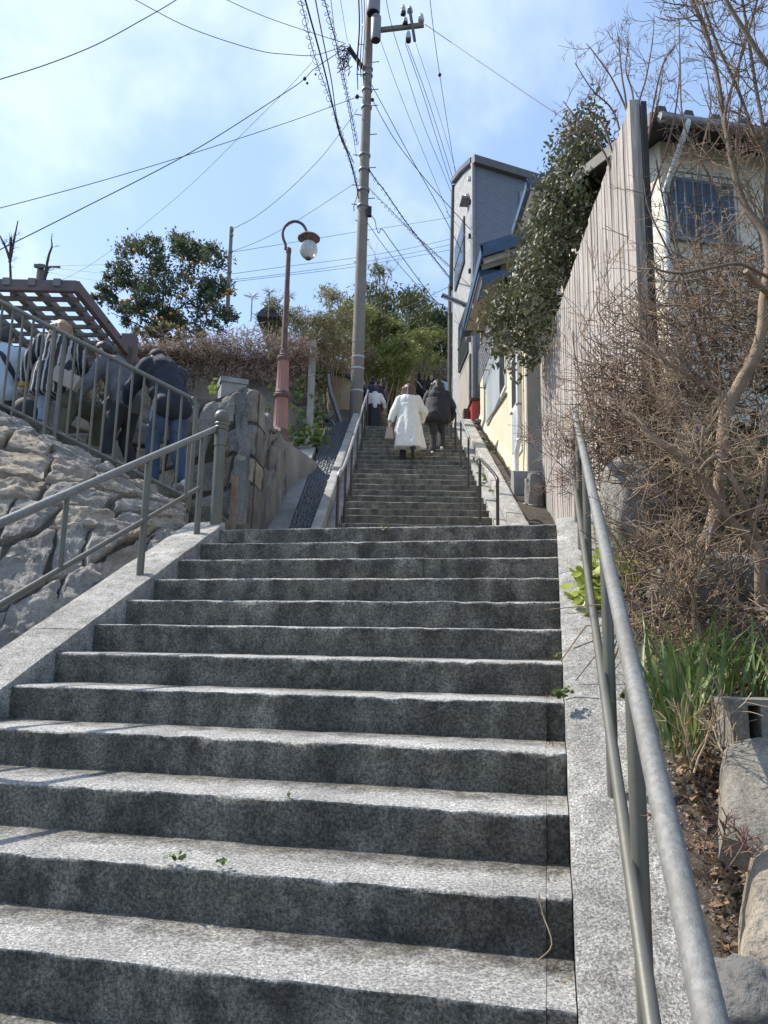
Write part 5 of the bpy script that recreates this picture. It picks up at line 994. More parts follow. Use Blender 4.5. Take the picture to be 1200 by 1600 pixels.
for nm in 'LR': cap(c, J['sho' + nm], J['elb' + nm], .082, .078); cap(c, J['elb' + nm], J['wri' + nm] + V(0, 0, .03), .076, .066)
cap(c, J['nec'] - up * .05, J['nec'] + up * .035, .09, .08)
hr_ = P_hair(J, s, .22, 1.2)
t_, xf_ = person('woman in long white coat carrying a beige box bag up the steps', loc, 2, H, J, [
    ('coat', c, m_whitec, .013, 3, lambda v: .020 * fbm(v * np.array([9, 9, 1.6]) + 3, 3) + .010 * fbm(v * np.array([16, 16, 12]), 2)),
    ('trousers', P_trousers(J, s, 1.05, 1.1), m_blackc, .013, 2, wrinkle(.006)), ('boot', P_shoes(J, s, {'R': -1.2}, 'L'), m_shoe, .011, 1, None), ('boot', P_shoes(J, s, {'R': -1.2}, 'R'), m_shoe, .011, 1, None)], (hr_, m_hairbr))
cu = MB().tube([xf_((J['wriL'] + V(0, 0, .035))[None])[0], xf_((J['wriL'] + V(0, 0, -.015))[None])[0]], [.05, .046], 12).build('cuff', m_jean, t_, smooth='auto')
hp2 = xf_((J['wriL'] + V(-.01, .0, -.085))[None])[0]
bagc = hp2 + V(-.015, -.02, -.17); bag = thing('bag', 'beige box handbag held by the woman in the white coat', 'bag', bagc - V(0, 0, .13))
MB().hexa([bagc + V(-.085, -.12, -.13), bagc + V(.085, -.12, -.13), bagc + V(.085, .12, -.13), bagc + V(-.085, .12, -.13)], [bagc + V(-.055, -.10, .10), bagc + V(.055, -.10, .10), bagc + V(.055, .10, .10), bagc + V(-.055, .10, .10)]).build('box', m_beige, bag)
MB().tube(catmull([bagc + V(0, -.05, .09), hp2 + V(0, -.035, 0), hp2 + V(0, .035, 0), bagc + V(0, .05, .09)], 5), .009, 6).build('handle', m_beige, bag, smooth=True)
MB().box(bagc + V(-.065, 0, .0), (.012, .05, .07), ((1, 0, -.13), (0, 1, 0), (.13, 0, 1))).build('clasp', m_shoe, bag)
# person in black hooded coat
H = 1.64; s = H / 1.65; f = UF(13, 0); xw = at(683, 704, f[1] + .2)[0]; loc = V(xw, f[1] + .2, f[2])
J = skeleton(H, 12, lf=(-.02, 0), rf=(.14, .105), larm=((-.06, .02, -.16), (-.03, .14, -.22)), rarm=((.085, .0, -.16), (.075, .08, -.28)), headpitch=10)
c = MB(); up = J['up']; ell(c, J['che'] + up * .04, (.225, .165, .20)); cap(c, J['shoL'], J['shoR'], .095, .095)
loft(c, [(J['che'], .24, .17, .01, 5, 0), (J['wai'], .265, .19, .015, 7, .3), (J['pel'] - V(0, .01, .0), .285, .205, .015, 7, .5), (J['pel'] - V(0, .015, .10), .28, .20, .03, 9, .8), (J['pel'] - V(0, .015, .17), .245, .175, .05, 11, .8)])
for nm in 'LR': cap(c, J['sho' + nm], J['elb' + nm], .098, .088); cap(c, J['elb' + nm], J['wri' + nm], .085, .06)
ell(c, J['nec'] + up * .03 - V(0, .06, 0), (.135, .10, .12))
hr_ = P_hair(J, s * 1.1, .16, 1.1)
person('person in bulky black coat and dark trousers beside the white coat', loc, 3, H, J, [('coat', c, m_blackc, .014, 3, wrinkle(.014, 8, .7, 2)), ('trousers', P_trousers(J, s, 1.15, 1.15), m_charc, .013, 2, wrinkle(.01, 12, .8)), ('shoe', P_shoes(J, s, which='L'), m_shoe, .011, 1, None), ('shoe', P_shoes(J, s, which='R'), m_shoe, .011, 1, None),
    ('shoe_soles', (lambda b: [cap(b, J['ank' + n_] + V(0, -.065, -.055), J['ank' + n_] + V(0, -.05, -.03), .035, .03) for n_ in 'LR'] and b)(MB()), m_sole, .011, 1, None)], (hr_, m_hairb))
# child in white puffer
H = 1.16; s = H / 1.65; f = UF(21, 0); loc = V(at(585, 660, 18.1)[0], 18.1, Z2)
J = skeleton(H, 4, larm=((-.06, .0, -.15), (-.07, .04, -.28)), rarm=((.085, .0, -.14), (.10, .06, -.24)), headpitch=6)
hr_ = P_hair(J, s * 1.15); tr = MB(); loft(tr, [(J['wai'], .16, .12, .02, 5, 0), (V(0, 0, .3), .19, .14, .05, 6, .4), (V(0, 0, .07), .21, .15, .08, 6, .7)])
person('small child in white quilted jacket on the landing', loc, 0, H, J, [('jacket', P_top(J, s, 1.22, .02, 1.15, True), m_puffw, .012, 2, quilt(.012, .07)), ('wide_trousers', tr, m_blackc, .014, 2, wrinkle(.01)), ('shoe', P_shoes(J, s, which='L'), m_shoe, .012, 1, None), ('shoe', P_shoes(J, s, which='R'), m_shoe, .012, 1, None)], (hr_, m_hairb), .012)
# man in navy puffer
H = 1.72; s = H / 1.65; loc = V(at(581, 640, 18.75)[0], 18.75, Z2)
J = skeleton(H, 14, larm=((-.075, .02, -.16), (-.05, .12, -.26)), rarm=((.075, .03, -.16), (.05, .12, -.26)), headpitch=14)
person('man in navy quilted jacket behind the child in white', loc, 2, H, J, [('jacket', P_top(J, s, 1.18, .04, 1.15), m_navy, .014, 2, quilt(.012, .085)), ('trousers', P_trousers(J, s), m_charc, .014, 2, wrinkle(.008)), ('shoe', P_shoes(J, s, which='L'), m_shoe, .012, 1, None), ('shoe', P_shoes(J, s, which='R'), m_shoe, .012, 1, None), ('cap', ell(MB(), J['hea'] + V(0, -.01, .05), (.098, .11, .075)), m_navyd, .012, 1, None)], (P_hair(J, s), m_hairb), .015)
# woman with long navy skirt
H = 1.58; s = H / 1.65; n3 = 18; f3 = TF(n3 - 1, 0, .17); loc = V(at(607, 650, f3[1] + .2)[0], f3[1] + .2, f3[2])
J = skeleton(H, 10, larm=((-.05, .03, -.16), (-.02, .14, -.24)), rarm=((.05, .03, -.16), (.02, .14, -.24)), headpitch=8)
sk = MB(); loft(sk, [(J['wai'], .17, .13, .01, 8, 0), (J['pel'], .21, .16, .03, 8, .2), (V(0, -.02, .5), .25, .20, .06, 9, .3), (V(0, -.03, .2), .29, .23, .08, 9, .4)])
person('woman in navy jacket and long dark skirt with tied hair', loc, 0, H, J, [('jacket', P_top(J, s, 1.12, .05, 1.1), m_navy, .014, 2, wrinkle(.01)), ('skirt', sk, m_navyd, .014, 1, wrinkle(.006)), ('shoe', P_shoes(J, s, which='L'), m_shoe, .012, 1, None), ('shoe', P_shoes(J, s, which='R'), m_shoe, .012, 1, None)], (P_hair(J, s, 0, 1, True), m_hairb), .016)
# three more, higher up
H = 1.66; s = H / 1.65
for (px, n3, head, lab, mt, hm, lg, extra, H) in ((655, 19, 10, 'person in black jacket with a pale shoulder strap far up the steps', m_blackc, m_hairb, 0, True, 1.66), (673, 18, 175, 'dark haired woman in dark clothes coming down, seen over the black coat', m_charc, m_hairb, .12, False, 1.62), (697, 18, -50, 'brown haired person in pale blue top at the railing top', m_lblue, m_hairbr, .12, False, 1.6)):
    s = H / 1.65; f3 = TF(n3 - 1, 0, .17); loc = V(at(px, 600, f3[1] + .2)[0], f3[1] + .2, f3[2]); J = skeleton(H, 6, larm=((-.06, .02, -.16), (-.02, .12, -.25)), rarm=((.06, .03, -.16), (.02, .14, -.22)))
    ps = [('jacket', P_top(J, s, 1.12, .06, 1.1), mt, .014, 2, wrinkle(.01)), ('trousers', P_trousers(J, s), m_blackc, .015, 2, wrinkle(.006)), ('shoe', P_shoes(J, s, which='L'), m_shoe, .013, 1, None), ('shoe', P_shoes(J, s, which='R'), m_shoe, .013, 1, None)]
    if extra: b = MB(); b.tube([J['shoL'] + V(.0, -.12, .09), J['che'] + V(.0, -.19, 0), J['wai'] + V(.15, -.14, -.02)], .022, 8); ps.append(('strap', b, m_puffw, .01, 0, None)); 
    person(lab, loc, head, H, J, ps, (P_hair(J, s, lg), hm), .016)

# ---- people on the side stairs at the left
GL = 'people on the side stairs'
def step_z(x): return Z1 + .163 * min(7, max(0, int((-x - 1.25) / .33) + 1))
# man in navy jacket bending, jeans
H = 1.74; s = H / 1.65; x = at(258, 740, 7.75)[0]; loc = V(x, 7.75, step_z(x))
J = skeleton(H, 30, lf=(.05, 0.0), rf=(-.10, 0), larm=((-.05, .10, -.13), (-.02, .22, -.20)), rarm=((.04, .10, -.14), (.0, .20, -.22)), headpitch=34, hipdrop=.0)
person('man in navy jacket, dark knit hat and jeans stooping on the side stairs', loc, -42, H, J, [('jacket', P_top(J, s, 1.18, .10, 1.15, True), m_navyd, .013, 3, wrinkle(.022, 8, .8, 4)), ('jeans', P_trousers(J, s, 1.08, 1.15), m_jean, .013, 2, wrinkle(.012, 14, .9)), ('shoe', P_shoes(J, s, which='L'), m_sole, .011, 1, None), ('shoe', P_shoes(J, s, which='R'), m_sole, .011, 1, None), ('knit_hat', ell(MB(), J['hea'] + J['hu'] * .045 - J['hf'] * .01, (.098, .108, .088)), m_blackc, .011, 1, None)], None, .013, GL)
# man in grey knit with olive jacket
H = 1.70; s = H / 1.65; x = at(192, 700, 8.15)[0]; loc = V(x, 8.15, step_z(x))
J = skeleton(H, 27, lf=(.06, 0), rf=(-.06, 0), larm=((-.03, .08, -.16), (-.03, .16, -.27)), rarm=((.05, .06, -.16), (.03, .16, -.26)), headpitch=34, hipdrop=.0)
ja = MB(); cap(ja, J['wriL'] + V(-.05, .06, -.02), J['wriR'] + V(.05, .04, -.03), .10, .11); cap(ja, J['wriR'] + V(.04, .02, -.06), J['wriR'] + V(.02, .0, -.34), .10, .075); cap(ja, J['wriL'] + V(0, .06, -.06), J['wriL'] + V(-.02, .10, -.36), .085, .055)
person('black haired man in grey knit bending over with an olive jacket', loc, -80, H, J, [('sweater', P_top(J, s, 1.08, .04, 1.05), m_grays, .013, 2, wrinkle(.018, 10)), ('trousers', P_trousers(J, s, 1.05), m_blackc, .013, 2, wrinkle(.008)), ('shoe', P_shoes(J, s, which='L'), m_shoe, .011, 1, None), ('shoe', P_shoes(J, s, which='R'), m_shoe, .011, 1, None)], (P_hair(J, s), m_hairb), .013, GL)
wb = V(*loc); h_ = math.radians(-80)
def xl(v): v = np.asarray(v); return np.stack([v[:, 0] * math.cos(h_) + v[:, 1] * math.sin(h_), -v[:, 0] * math.sin(h_) + v[:, 1] * math.cos(h_), v[:, 2]], 1) + wb
jt = blob('jacket', ja, .012, m_olivec, None, xl, 2, wrinkle(.016, 12, .8)); tag(jt, 'olive jacket hanging over the arm of the stooping man in grey', 'jacket')
# woman in striped cardigan
H = 1.52; s = H / 1.65; x = at(78, 640, 8.0)[0]; loc = V(x, 8.0, ZT)
J = skeleton(H, 14, lf=(.0, 0), rf=(.12, .06), larm=((-.09, .0, -.16), (-.11, .05, -.30)), rarm=((.07, .04, -.16), (.05, .12, -.24)), headpitch=20)
cg = P_top(J, s, 1.16, .04, 1.2); loft(cg, [(J['wai'], .20, .15, .01, 5, 0), (J['pel'], .22, .165, .02, 5, .4), (V(0, -.02, .56), .23, .175, .03, 5, .8)])
t3, xf3 = person('blond woman in black and white striped cardigan and pale jeans', loc, -12, H, J, [('cardigan', cg, m_stripe, .013, 3, wrinkle(.016, 10)), ('jeans', P_trousers(J, s, 1.1, 1.2), m_ljean, .013, 2, wrinkle(.008)), ('shoe', P_shoes(J, s, which='L'), m_shoe, .011, 1, None), ('shoe', P_shoes(J, s, which='R'), m_shoe, .011, 1, None)], (P_hair(J, s, .16, 1.1), m_hairbl), .013, GL)
w0 = xf3((J['wriL'])[None])[0]; MB().tube([w0 + V(0, 0, .05), w0 - V(0, 0, .06)], [.052, .058], 12).build('mustard_cuff', MAT('mustard_knit', (.38, .26, .07), (.30, .20, .05), 20, .9), t3, smooth='auto')
bq = at(104, 592, 7.8); hbg = thing('bag', 'flat beige shoulder bag against the striped cardigan', 'bag', bq - V(0, 0, .15)); ang = .45
MB().box(bq, (.30, .10, .16), ((math.cos(ang), 0, -math.sin(ang)), (0, 1, 0), (math.sin(ang), 0, math.cos(ang)))).build('pouch', MAT('canvas', (.36, .32, .28), (.30, .27, .23), 8, .9), hbg)
MB().tube(catmull([bq + V(-.12, 0, .1), at(85, 545, 7.75), at(78, 530, 7.9)], 4), .012, 6).build('strap', m_post, hbg, smooth=True)
bq = at(38, 645, 7.75); db = MB(); ell(db, bq, (.14, .09, .17)); tag(db.build('bag', m_blackc, smooth=True), 'soft black bag hanging beside the striped cardigan', 'bag')
# person in pale blue at the edge
H = 1.66; s = H / 1.65; x = at(-6, 640, 8.25)[0]; loc = V(x, 8.25, ZT - .16)
J = skeleton(H, 10, larm=((-.05, .03, -.16), (-.02, .12, -.25)), rarm=((.05, .03, -.16), (.03, .14, -.20)), headpitch=15)
stp = MB(); stp.tube(catmull([J['shoL'] + V(-.01, .06, .07), J['nec'] + V(-.02, -.16, -.10), J['che'] + V(.08, -.18, -.08), J['wai'] + V(.19, -.08, -.04)], 5), .032, 8)
person('person in pale blue top with dark strap at the left edge', loc, -20, H, J, [('sweater', P_top(J, s, 1.2, .05, 1.2), m_lblue, .013, 2, wrinkle(.01)), ('trousers', P_trousers(J, s), m_charc, .014, 2, wrinkle(.008)), ('shoe', P_shoes(J, s, which='L'), m_shoe, .011, 1, None), ('shoe', P_shoes(J, s, which='R'), m_shoe, .011, 1, None), ('strap', stp, m_blackc, .01, 0, None)], (P_hair(J, s), m_hairb), .014, GL)
# ------------------------------------------------------------------ vegetation
def LEAF(name, c1, c2, rough=.5, tr=.25, **k): return MAT(name, c1, c2, k.pop('scale', 5), rough, trans=tr, detail=2, **k)
m_leafdk = LEAF('dark_glossy_leaf', (.085, .095, .042), (.15, .145, .075), .5, .25, scale=7); m_leafor = LEAF('citrus_leaf', (.085, .115, .065), (.13, .155, .085), .5, .35)
m_bamboo = LEAF('bamboo_leaf', (.17, .205, .05), (.25, .25, .07), .55, .3, scale=1.2); m_bambood = LEAF('dark_bamboo_leaf', (.075, .095, .03), (.13, .14, .04), .5, .3, scale=1.5)
m_ever = LEAF('evergreen_leaf', (.05, .068, .03), (.085, .10, .04), .5, .2, scale=1.5); m_dryl = LEAF('dry_straw', (.27, .21, .14), (.17, .12, .085), .8, .2, scale=4); m_dryv = LEAF('dry_vine', (.25, .185, .145), (.40, .31, .245), .85, .2, scale=3)
m_reed = LEAF('reed_leaf', (.17, .165, .075), (.25, .21, .12), .6, .3, scale=1.5); m_ivy = LEAF('ivy_leaf', (.10, .16, .025), (.20, .24, .05), .45, .3, scale=6); m_lime = LEAF('lime_leaf', (.36, .40, .05), (.26, .34, .05), .45, .35, scale=9)
m_blade = LEAF('grass_blade', (.07, .13, .03), (.14, .20, .05), .45, .25, scale=12, c3=(.30, .27, .10), s3=7, a3=.6); m_brownl = LEAF('brown_leaf', (.20, .12, .065), (.34, .24, .15), .8, .15, scale=25); m_weed = LEAF('weed_leaf', (.08, .13, .025), (.14, .18, .05), .5, .3, scale=20)
m_bark = MAT('pale_bark', (.30, .21, .135), (.19, .13, .085), 14, .85, .6, 70, c3=(.17, .12, .08), s3=5, a3=.5); m_twig = MAT('tan_twig', (.46, .34, .215), (.25, .175, .11), 9, .85, c3=(.10, .07, .048), s3=4, a3=.7); m_twigd = MAT('dark_brown_twig', (.28, .195, .125), (.13, .09, .06), 9, .9, c3=(.045, .032, .024), s3=5, a3=.7)
m_twigr = MAT('reddish_twig', (.20, .115, .08), (.11, .065, .05), 8, .85, c3=(.30, .19, .13), s3=4, a3=.5); m_bark_backlit = MAT('backlit_bark', (.19, .14, .10), (.12, .09, .065), 14, .9, .5, 70)  # second bark is a darker copy: backlight on upper stems put into the colour
m_darkbark = MAT('dark_bark', (.08, .065, .05), (.05, .04, .033), 10, .9, .5, 40)
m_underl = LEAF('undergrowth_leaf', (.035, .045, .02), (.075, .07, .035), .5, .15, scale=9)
m_orange = MAT('orange_fruit', (.50, .22, .04), (.42, .17, .03), 20, .5, .15, 200)
def leaf_cloud(mb, C, A, L, wd, fold=.25, curl=.2, R=rng, mi=0):
    """kite-shaped folded leaves: centres C, axes A, lengths L, widths L*wd"""
    n = len(C); A = A / (np.linalg.norm(A, axis=1)[:, None] + 1e-9); rnd = R.normal(size=(n, 3)); S = np.cross(A, rnd); S /= np.linalg.norm(S, axis=1)[:, None] + 1e-9; N = np.cross(S, A)
    L = np.broadcast_to(L, n)[:, None]; W = L * wd * .5
    b = C - A * L * .5; m = C - A * L * .05; l = m + S * W + N * W * fold; r = m - S * W + N * W * fold; t = C + A * L * .5 - N * L * curl * .5
    vs = np.stack([b, r, m, l, t], 1).reshape(-1, 3); i = np.arange(n)[:, None] * 5
    fs = np.concatenate([i + np.array([[0, 1, 2]]), i + np.array([[0, 2, 3]]), i + np.array([[2, 1, 4]]), i + np.array([[2, 4, 3]])], 0)
    return mb.add(vs, fs, mi)
def rand_in(n, R=rng):
    d = R.normal(size=(n, 3)); d /= np.linalg.norm(d, axis=1)[:, None]; return d, R.random(n)
def grow(mb, p, d, L, r, depth, R, kids=4, spread=.7, wander=.18, up=.05, k=4, rmin=.0016, shrink=.62, tips=None):
    m = max(4, int(L / .09) + 2) if depth > 0 else 4; pts = [np.array(p)]; d = unit(d)
    for i in range(m): d = unit(d + R.normal(size=3) * wander + V(0, 0, up)); pts.append(pts[-1] + d * L / m)
    rr = np.linspace(r, max(rmin, r * .45), len(pts)); mb.tube(pts, rr, k if depth < 2 else k + 2, cap=False)
    if tips is not None and depth == 0: tips.append((pts[-1], d))
    if depth <= 0: return
    for j in range(kids):
        i = int(R.uniform(.25, 1.0) * (len(pts) - 1)); ax = unit(pts[min(i + 1, len(pts) - 1)] - pts[max(0, i - 1)]); s = unit(np.cross(ax, R.normal(size=3)))
        grow(mb, pts[i], unit(ax * (1 - spread * .4) + s * spread), L * R.uniform(.35, shrink), max(rmin, rr[i] * .6), depth - 1, R, kids, spread, wander, up, k, rmin, shrink, tips)
def clumped(center, rad, n, R, nclump=40, cr=.28, shell=.55):
    """points in leafy clumps spread through an ellipsoid"""
    d, u = rand_in(nclump, R); cc = d * (shell + (1 - shell) * u[:, None] ** .5) * np.array(rad) ; idx = R.integers(0, nclump, n); e = R.normal(size=(n, 3)) * cr * min(rad)
    return cc[idx] + e + np.array(center), d[idx], cc + np.array(center)
R6 = np.random.default_rng(66)
# --- evergreen behind the board fence
et = thing('evergreen_tree', 'glossy dark evergreen tree leaning over the top of the board fence', 'tree', (2.85, 10.5, 2.6))
mb = MB(); mb.tube(catmull([V(2.9, 10.6, 2.4), V(2.8, 10.5, 4.0), V(2.6, 10.4, 5.4), V(2.6, 10.35, 6.8), V(2.8, 10.4, 7.6)], 5), np.linspace(.10, .03, 21), 8)
ends = []
for k in range(26):
    z = R6.uniform(4.2, 7.4); b = V(np.interp(z, [4, 5.4, 6.8, 7.7], [2.8, 2.6, 2.6, 2.8]), 10.45, z); e = b + V(R6.uniform(-.75, .4), R6.uniform(-.6, .6), R6.uniform(-.45, .5)); mb.tube(catmull([b, (b + e) / 2 + V(0, 0, .08), e], 4), np.linspace(.022, .006, 9), 5, cap=False); ends.append(e)
mb.build('trunk', m_darkbark, et, smooth=True)
cl = []
def crown_ok(p):  # tapering outline: wide low-left, narrow top
    t = (p[:, 2] - 4.35) / 3.85; cx = np.interp(t, [0, .12, .25, .31, .4, .55, .67, .8, .92], [2.0, 1.93, 2.0, 2.22, 2.42, 2.56, 2.68, 2.84, 2.88]); hw = np.interp(t, [0, .12, .25, .31, .4, .55, .67, .8, .95], [.34, .54, .52, .44, .42, .43, .44, .40, .2]); return (t > 0) & (t < 1.02) & (((p[:, 0] - cx) / hw) ** 2 + ((p[:, 1] - 10.4) / .75) ** 2 < 1)
cc = R6.uniform([1.2, 9.6, 4.3], [3.3, 11.2, 8.2], (5000, 3)); cc = cc[crown_ok(cc)][:400]
pts = []
for c in cc: m_ = int(R6.integers(14, 34)); pts.append(c + R6.normal(size=(m_, 3)) * .115)
P = np.vstack(pts); A = R6.normal(size=P.shape) * .55 + V(-.15, -.1, -.55); mb = MB(); leaf_cloud(mb, P, A, R6.uniform(.075, .125, len(P)), .46, .25, .25, R6); mb.build('crown', m_leafdk, et)
# --- orange tree
ot = thing('orange_tree', 'round orange tree full of fruit above the old stone wall', 'tree', (-5.0, 18, 6.2))
oc = at(258, 450, 18.0); mb = MB(); mb.tube([V(oc[0], 18, 6.0), V(oc[0] + .05, 18, 7.2), V(oc[0], 18, 8.4)], [.11, .09, .05], 8); ends = []
for k in range(22):
    d, _ = rand_in(1, R6); d = d[0]; d[2] = abs(d[2]) * .9; b = V(oc[0], 18, R6.uniform(6.9, 8.2)); mb.tube(catmull([b, b + d * V(.9, .8, .7) * .6 + V(0, 0, .15), b + d * V(1.5, 1.1, 1.4)], 4), np.linspace(.035, .008, 9), 5, cap=False)
mb.build('trunk', m_darkbark, ot, smooth=True)
lob = [(at(275, 405, 18), (.62, .6, .62)), (at(218, 415, 18), (.62, .6, .62)), (at(330, 425, 17.8), (.5, .6, .65)), (at(205, 460, 18), (.65, .6, .45)), (at(270, 465, 17.8), (.95, .7, .6)), (at(340, 470, 17.8), (.5, .6, .55)), (at(165, 462, 18), (.34, .3, .22)), (at(230, 495, 17.8), (.7, .6, .35)), (at(320, 500, 17.6), (.8, .6, .35)), (at(235, 385, 18), (.28, .3, .30)), (at(280, 384, 18), (.25, .25, .28)), (at(310, 395, 18), (.3, .3, .25)), (at(187, 430, 18), (.35, .3, .3))]
mb = MB()
for c, r in lob:
    n = int(4600 * r[0] * r[2]) + 200; P, D_, C_ = clumped(c, r, n, R6, max(9, int(42 * r[0])), .17, .62); A = D_ + R6.normal(size=P.shape) * .7 + V(0, 0, .35); leaf_cloud(mb, P, A, R6.uniform(.07, .12, n), .45, .25, .15, R6)
mb.build('crown', m_leafor, ot)
fruit = [(210, 391), (213, 408), (300, 411), (315, 411), (283, 405), (290, 427), (291, 449), (284, 459), (277, 464), (289, 462), (306, 446), (298, 437), (207, 466), (199, 469), (190, 471), (238, 495), (279, 486), (267, 490), (261, 505), (253, 497), (278, 517), (222, 487), (354, 459), (357, 453), (363, 455), (349, 462), (246, 500), (278, 510), (323, 480), (258, 478), (345, 430), (330, 405), (240, 425)]
f0 = None
for x, y in fruit:
    c = at(x, y, 17.15 + R6.uniform(-.1, .15))
    if f0 is None: f0 = MB().ball(c, (.046, .046, .043), 10).build('orange', m_orange, ot, smooth=True); fc = c
    else: copy_part(f0, ot, c - fc)
# --- bamboo, reeds and trees on the hill
def plume(name, label, cat, px, py_top, Y, H, spread, n, mat, lw, lsz, zb=None, stems=9, droop=.6, group=None, stemmat=None, w_=1.0, seed=0):
    R = np.random.default_rng(seed + int(px) * 7 + int(Y)); top = at(px, py_top, Y); base = V(top[0], Y, top[2] - H); t = thing(name, label, cat, base, group); sm = MB(); P = []; A = []
    for k in range(stems):
        a = R.uniform(0, 2 * math.pi); rr = spread * math.sqrt(R.random()); h_ = H * R.uniform(.62, 1.0); e = base + V(math.cos(a) * rr, math.sin(a) * rr, h_); b = base + V(math.cos(a) * rr * .35, math.sin(a) * rr * .35, -.3)
        c = catmull([b, b * .5 + e * .5 + V(0, 0, h_ * .12), e - V(0, 0, .02 * h_), e + V(math.cos(a) * .2 * spread, math.sin(a) * .2 * spread, -h_ * .10 * droop)], 6); sm.tube(c, np.linspace(.03, .006, len(c)) * w_, 5, cap=False)
        m_ = n // stems; ti = R.uniform(.28, 1.0, m_) ** .8 * (len(c) - 1); i0 = np.minimum(ti.astype(int), len(c) - 2); q = c[i0] + (c[i0 + 1] - c[i0]) * (ti - i0)[:, None]; cl_ = R.normal(size=(m_, 3)) * V(.22, .22, .14) * spread * (.55 + .3 * R.random(m_))[:, None]; P.append(q + cl_); A.append(cl_ * .8 + R.normal(size=(m_, 3)) * .35 * spread + V(0, 0, -.25 * droop))
    P = np.vstack(P); A = np.vstack(A); mb = MB(); leaf_cloud(mb, P, A, R.uniform(.7, 1.2, len(P)) * lsz, lw, .15, .3, R); sm.build('stems', stemmat or m_twig, t, smooth=True); mb.build('foliage', mat, t); return t
GB = 'bamboo clumps on the hill'
for px, py, Y, H, sp, n, mt, lab in ((575, 470, 27, 4.6, 1.1, 3600, m_bambood, 'dark bamboo clump rising just behind the utility pole'), (612, 440, 30, 6.0, 1.3, 4200, m_bambood, 'tallest dark bamboo clump at the centre of the hill'), (655, 492, 30, 4.6, 1.2, 3600, m_bambood, 'dark bamboo clump between pole and tower house'),
                                  (607, 535, 25, 2.3, 1.2, 3200, m_bamboo, 'yellow green bamboo in sun low beside the pole'), (645, 515, 27, 2.6, 1.2, 3000, m_bamboo, 'yellow green bamboo leaning right with feathery tips'), (590, 560, 24.5, 1.7, 1.0, 2400, m_bamboo, 'lowest yellow green bamboo above the people'), (680, 515, 31, 4.0, 1.3, 3400, m_bambood, 'shaded bamboo clump close to the tower house'),
                                  (535, 455, 25, 4.5, 1.0, 2800, m_bamboo, 'pale bamboo clump left of the utility pole')):
    plume('bamboo', lab, 'bamboo', px, py, Y, H, sp, n, mt, .14, .26, stems=11, group=GB)
GR = 'dry reeds beside the old wall'
for px, py, Y, H, sp, n, mt, lab in ((468, 475, 18.5, 3.0, .8, 2400, m_reed, 'dry reed clump over the right end of the old wall'), (500, 470, 19.5, 3.2, .85, 2600, m_reed, 'grey green reeds just right of the street lamp'), (522, 500, 20, 2.8, .75, 2200, m_reed, 'dry reeds reaching down toward the ochre wall'), (490, 560, 18.2, 2.0, .5, 1200, m_dryl, 'withered straw tangle by the wall corner')):
    plume('reeds', lab, 'reeds', px, py, Y, H, sp, n, mt, .10, .24, stems=16, group=GR, droop=.1, w_=.4)
def bushy(name, label, cat, lobes, mat, n, lsz, lw=.45, group=None, base=None, seed=1, trunkmat=None):
    R = np.random.default_rng(seed); b = base if base is not None else lobes[0][0] - V(0, 0, lobes[0][1][2]); t = thing(name, label, cat, b, group); mb = MB(); tot = sum(r[0] * r[2] for _, r in lobes); tk = MB()
    for c, r in lobes:
        m_ = int(n * r[0] * r[2] / tot); P, D_, C_ = clumped(c, r, m_, R, max(10, int(26 * r[0])), .17, .55); leaf_cloud(mb, P, D_ + R.normal(size=P.shape) * .7 + V(0, 0, .2), R.uniform(.7, 1.2, m_) * lsz, lw, .25, .2, R)
        tk.tube(catmull([V(*b), (V(*b) + c) / 2 + V(.1, 0, .1), c], 4), np.linspace(.09, .02, 9), 6, cap=False)
    tk.build('trunk', trunkmat or m_darkbark, t, smooth=True); mb.build('crown', mat, t); return t
bushy('evergreen_tree', 'dark round evergreen tree against the tower house edge', 'tree', [(at(690, 535, 33), (1.1, 1.2, 1.5)), (at(672, 560, 32), (1.2, 1.2, 1.3)), (at(696, 510, 34), (.8, .8, .9))], m_ever, 5200, .2, seed=4)
bushy('bush', 'brown leafless brush on the bank above the top steps', 'bush', [(at(640, 590, 29), (1.3, 1, .9)), (at(672, 592, 29.5), (1.2, 1, .8)), (at(612, 590, 28), (.9, .8, .5))], m_dryv, 4200, .2, .2, seed=5)
bushy('evergreen_tree', 'dark tree filling the gap behind the tallest bamboo', 'tree', [(at(630, 520, 34), (2.0, 1.4, 2.2)), (at(585, 525, 34), (1.6, 1.4, 2.2)), (at(668, 548, 34), (1.6, 1.4, 1.8)), (at(545, 545, 32), (1.3, 1.2, 1.6))], m_ever, 9000, .22, seed=6)
bushy('bush', 'grey brown bush above the ochre wall', 'bush', [(at(520, 555, 23), (.9, .8, .7)), (at(548, 560, 24), (.7, .7, .6)), (at(500, 585, 21), (.5, .5, .6))], m_dryl, 2600, .17, .25, seed=7)
bushy('bush', 'sunlit green shrub on top of the old wall below the orange tree', 'bush', [(at(258, 522, 15.6), (.42, .4, .22)), (at(225, 527, 15.5), (.32, .3, .18)), (at(300, 528, 15.6), (.38, .4, .2))], m_reed, 1800, .09, .4, seed=8)
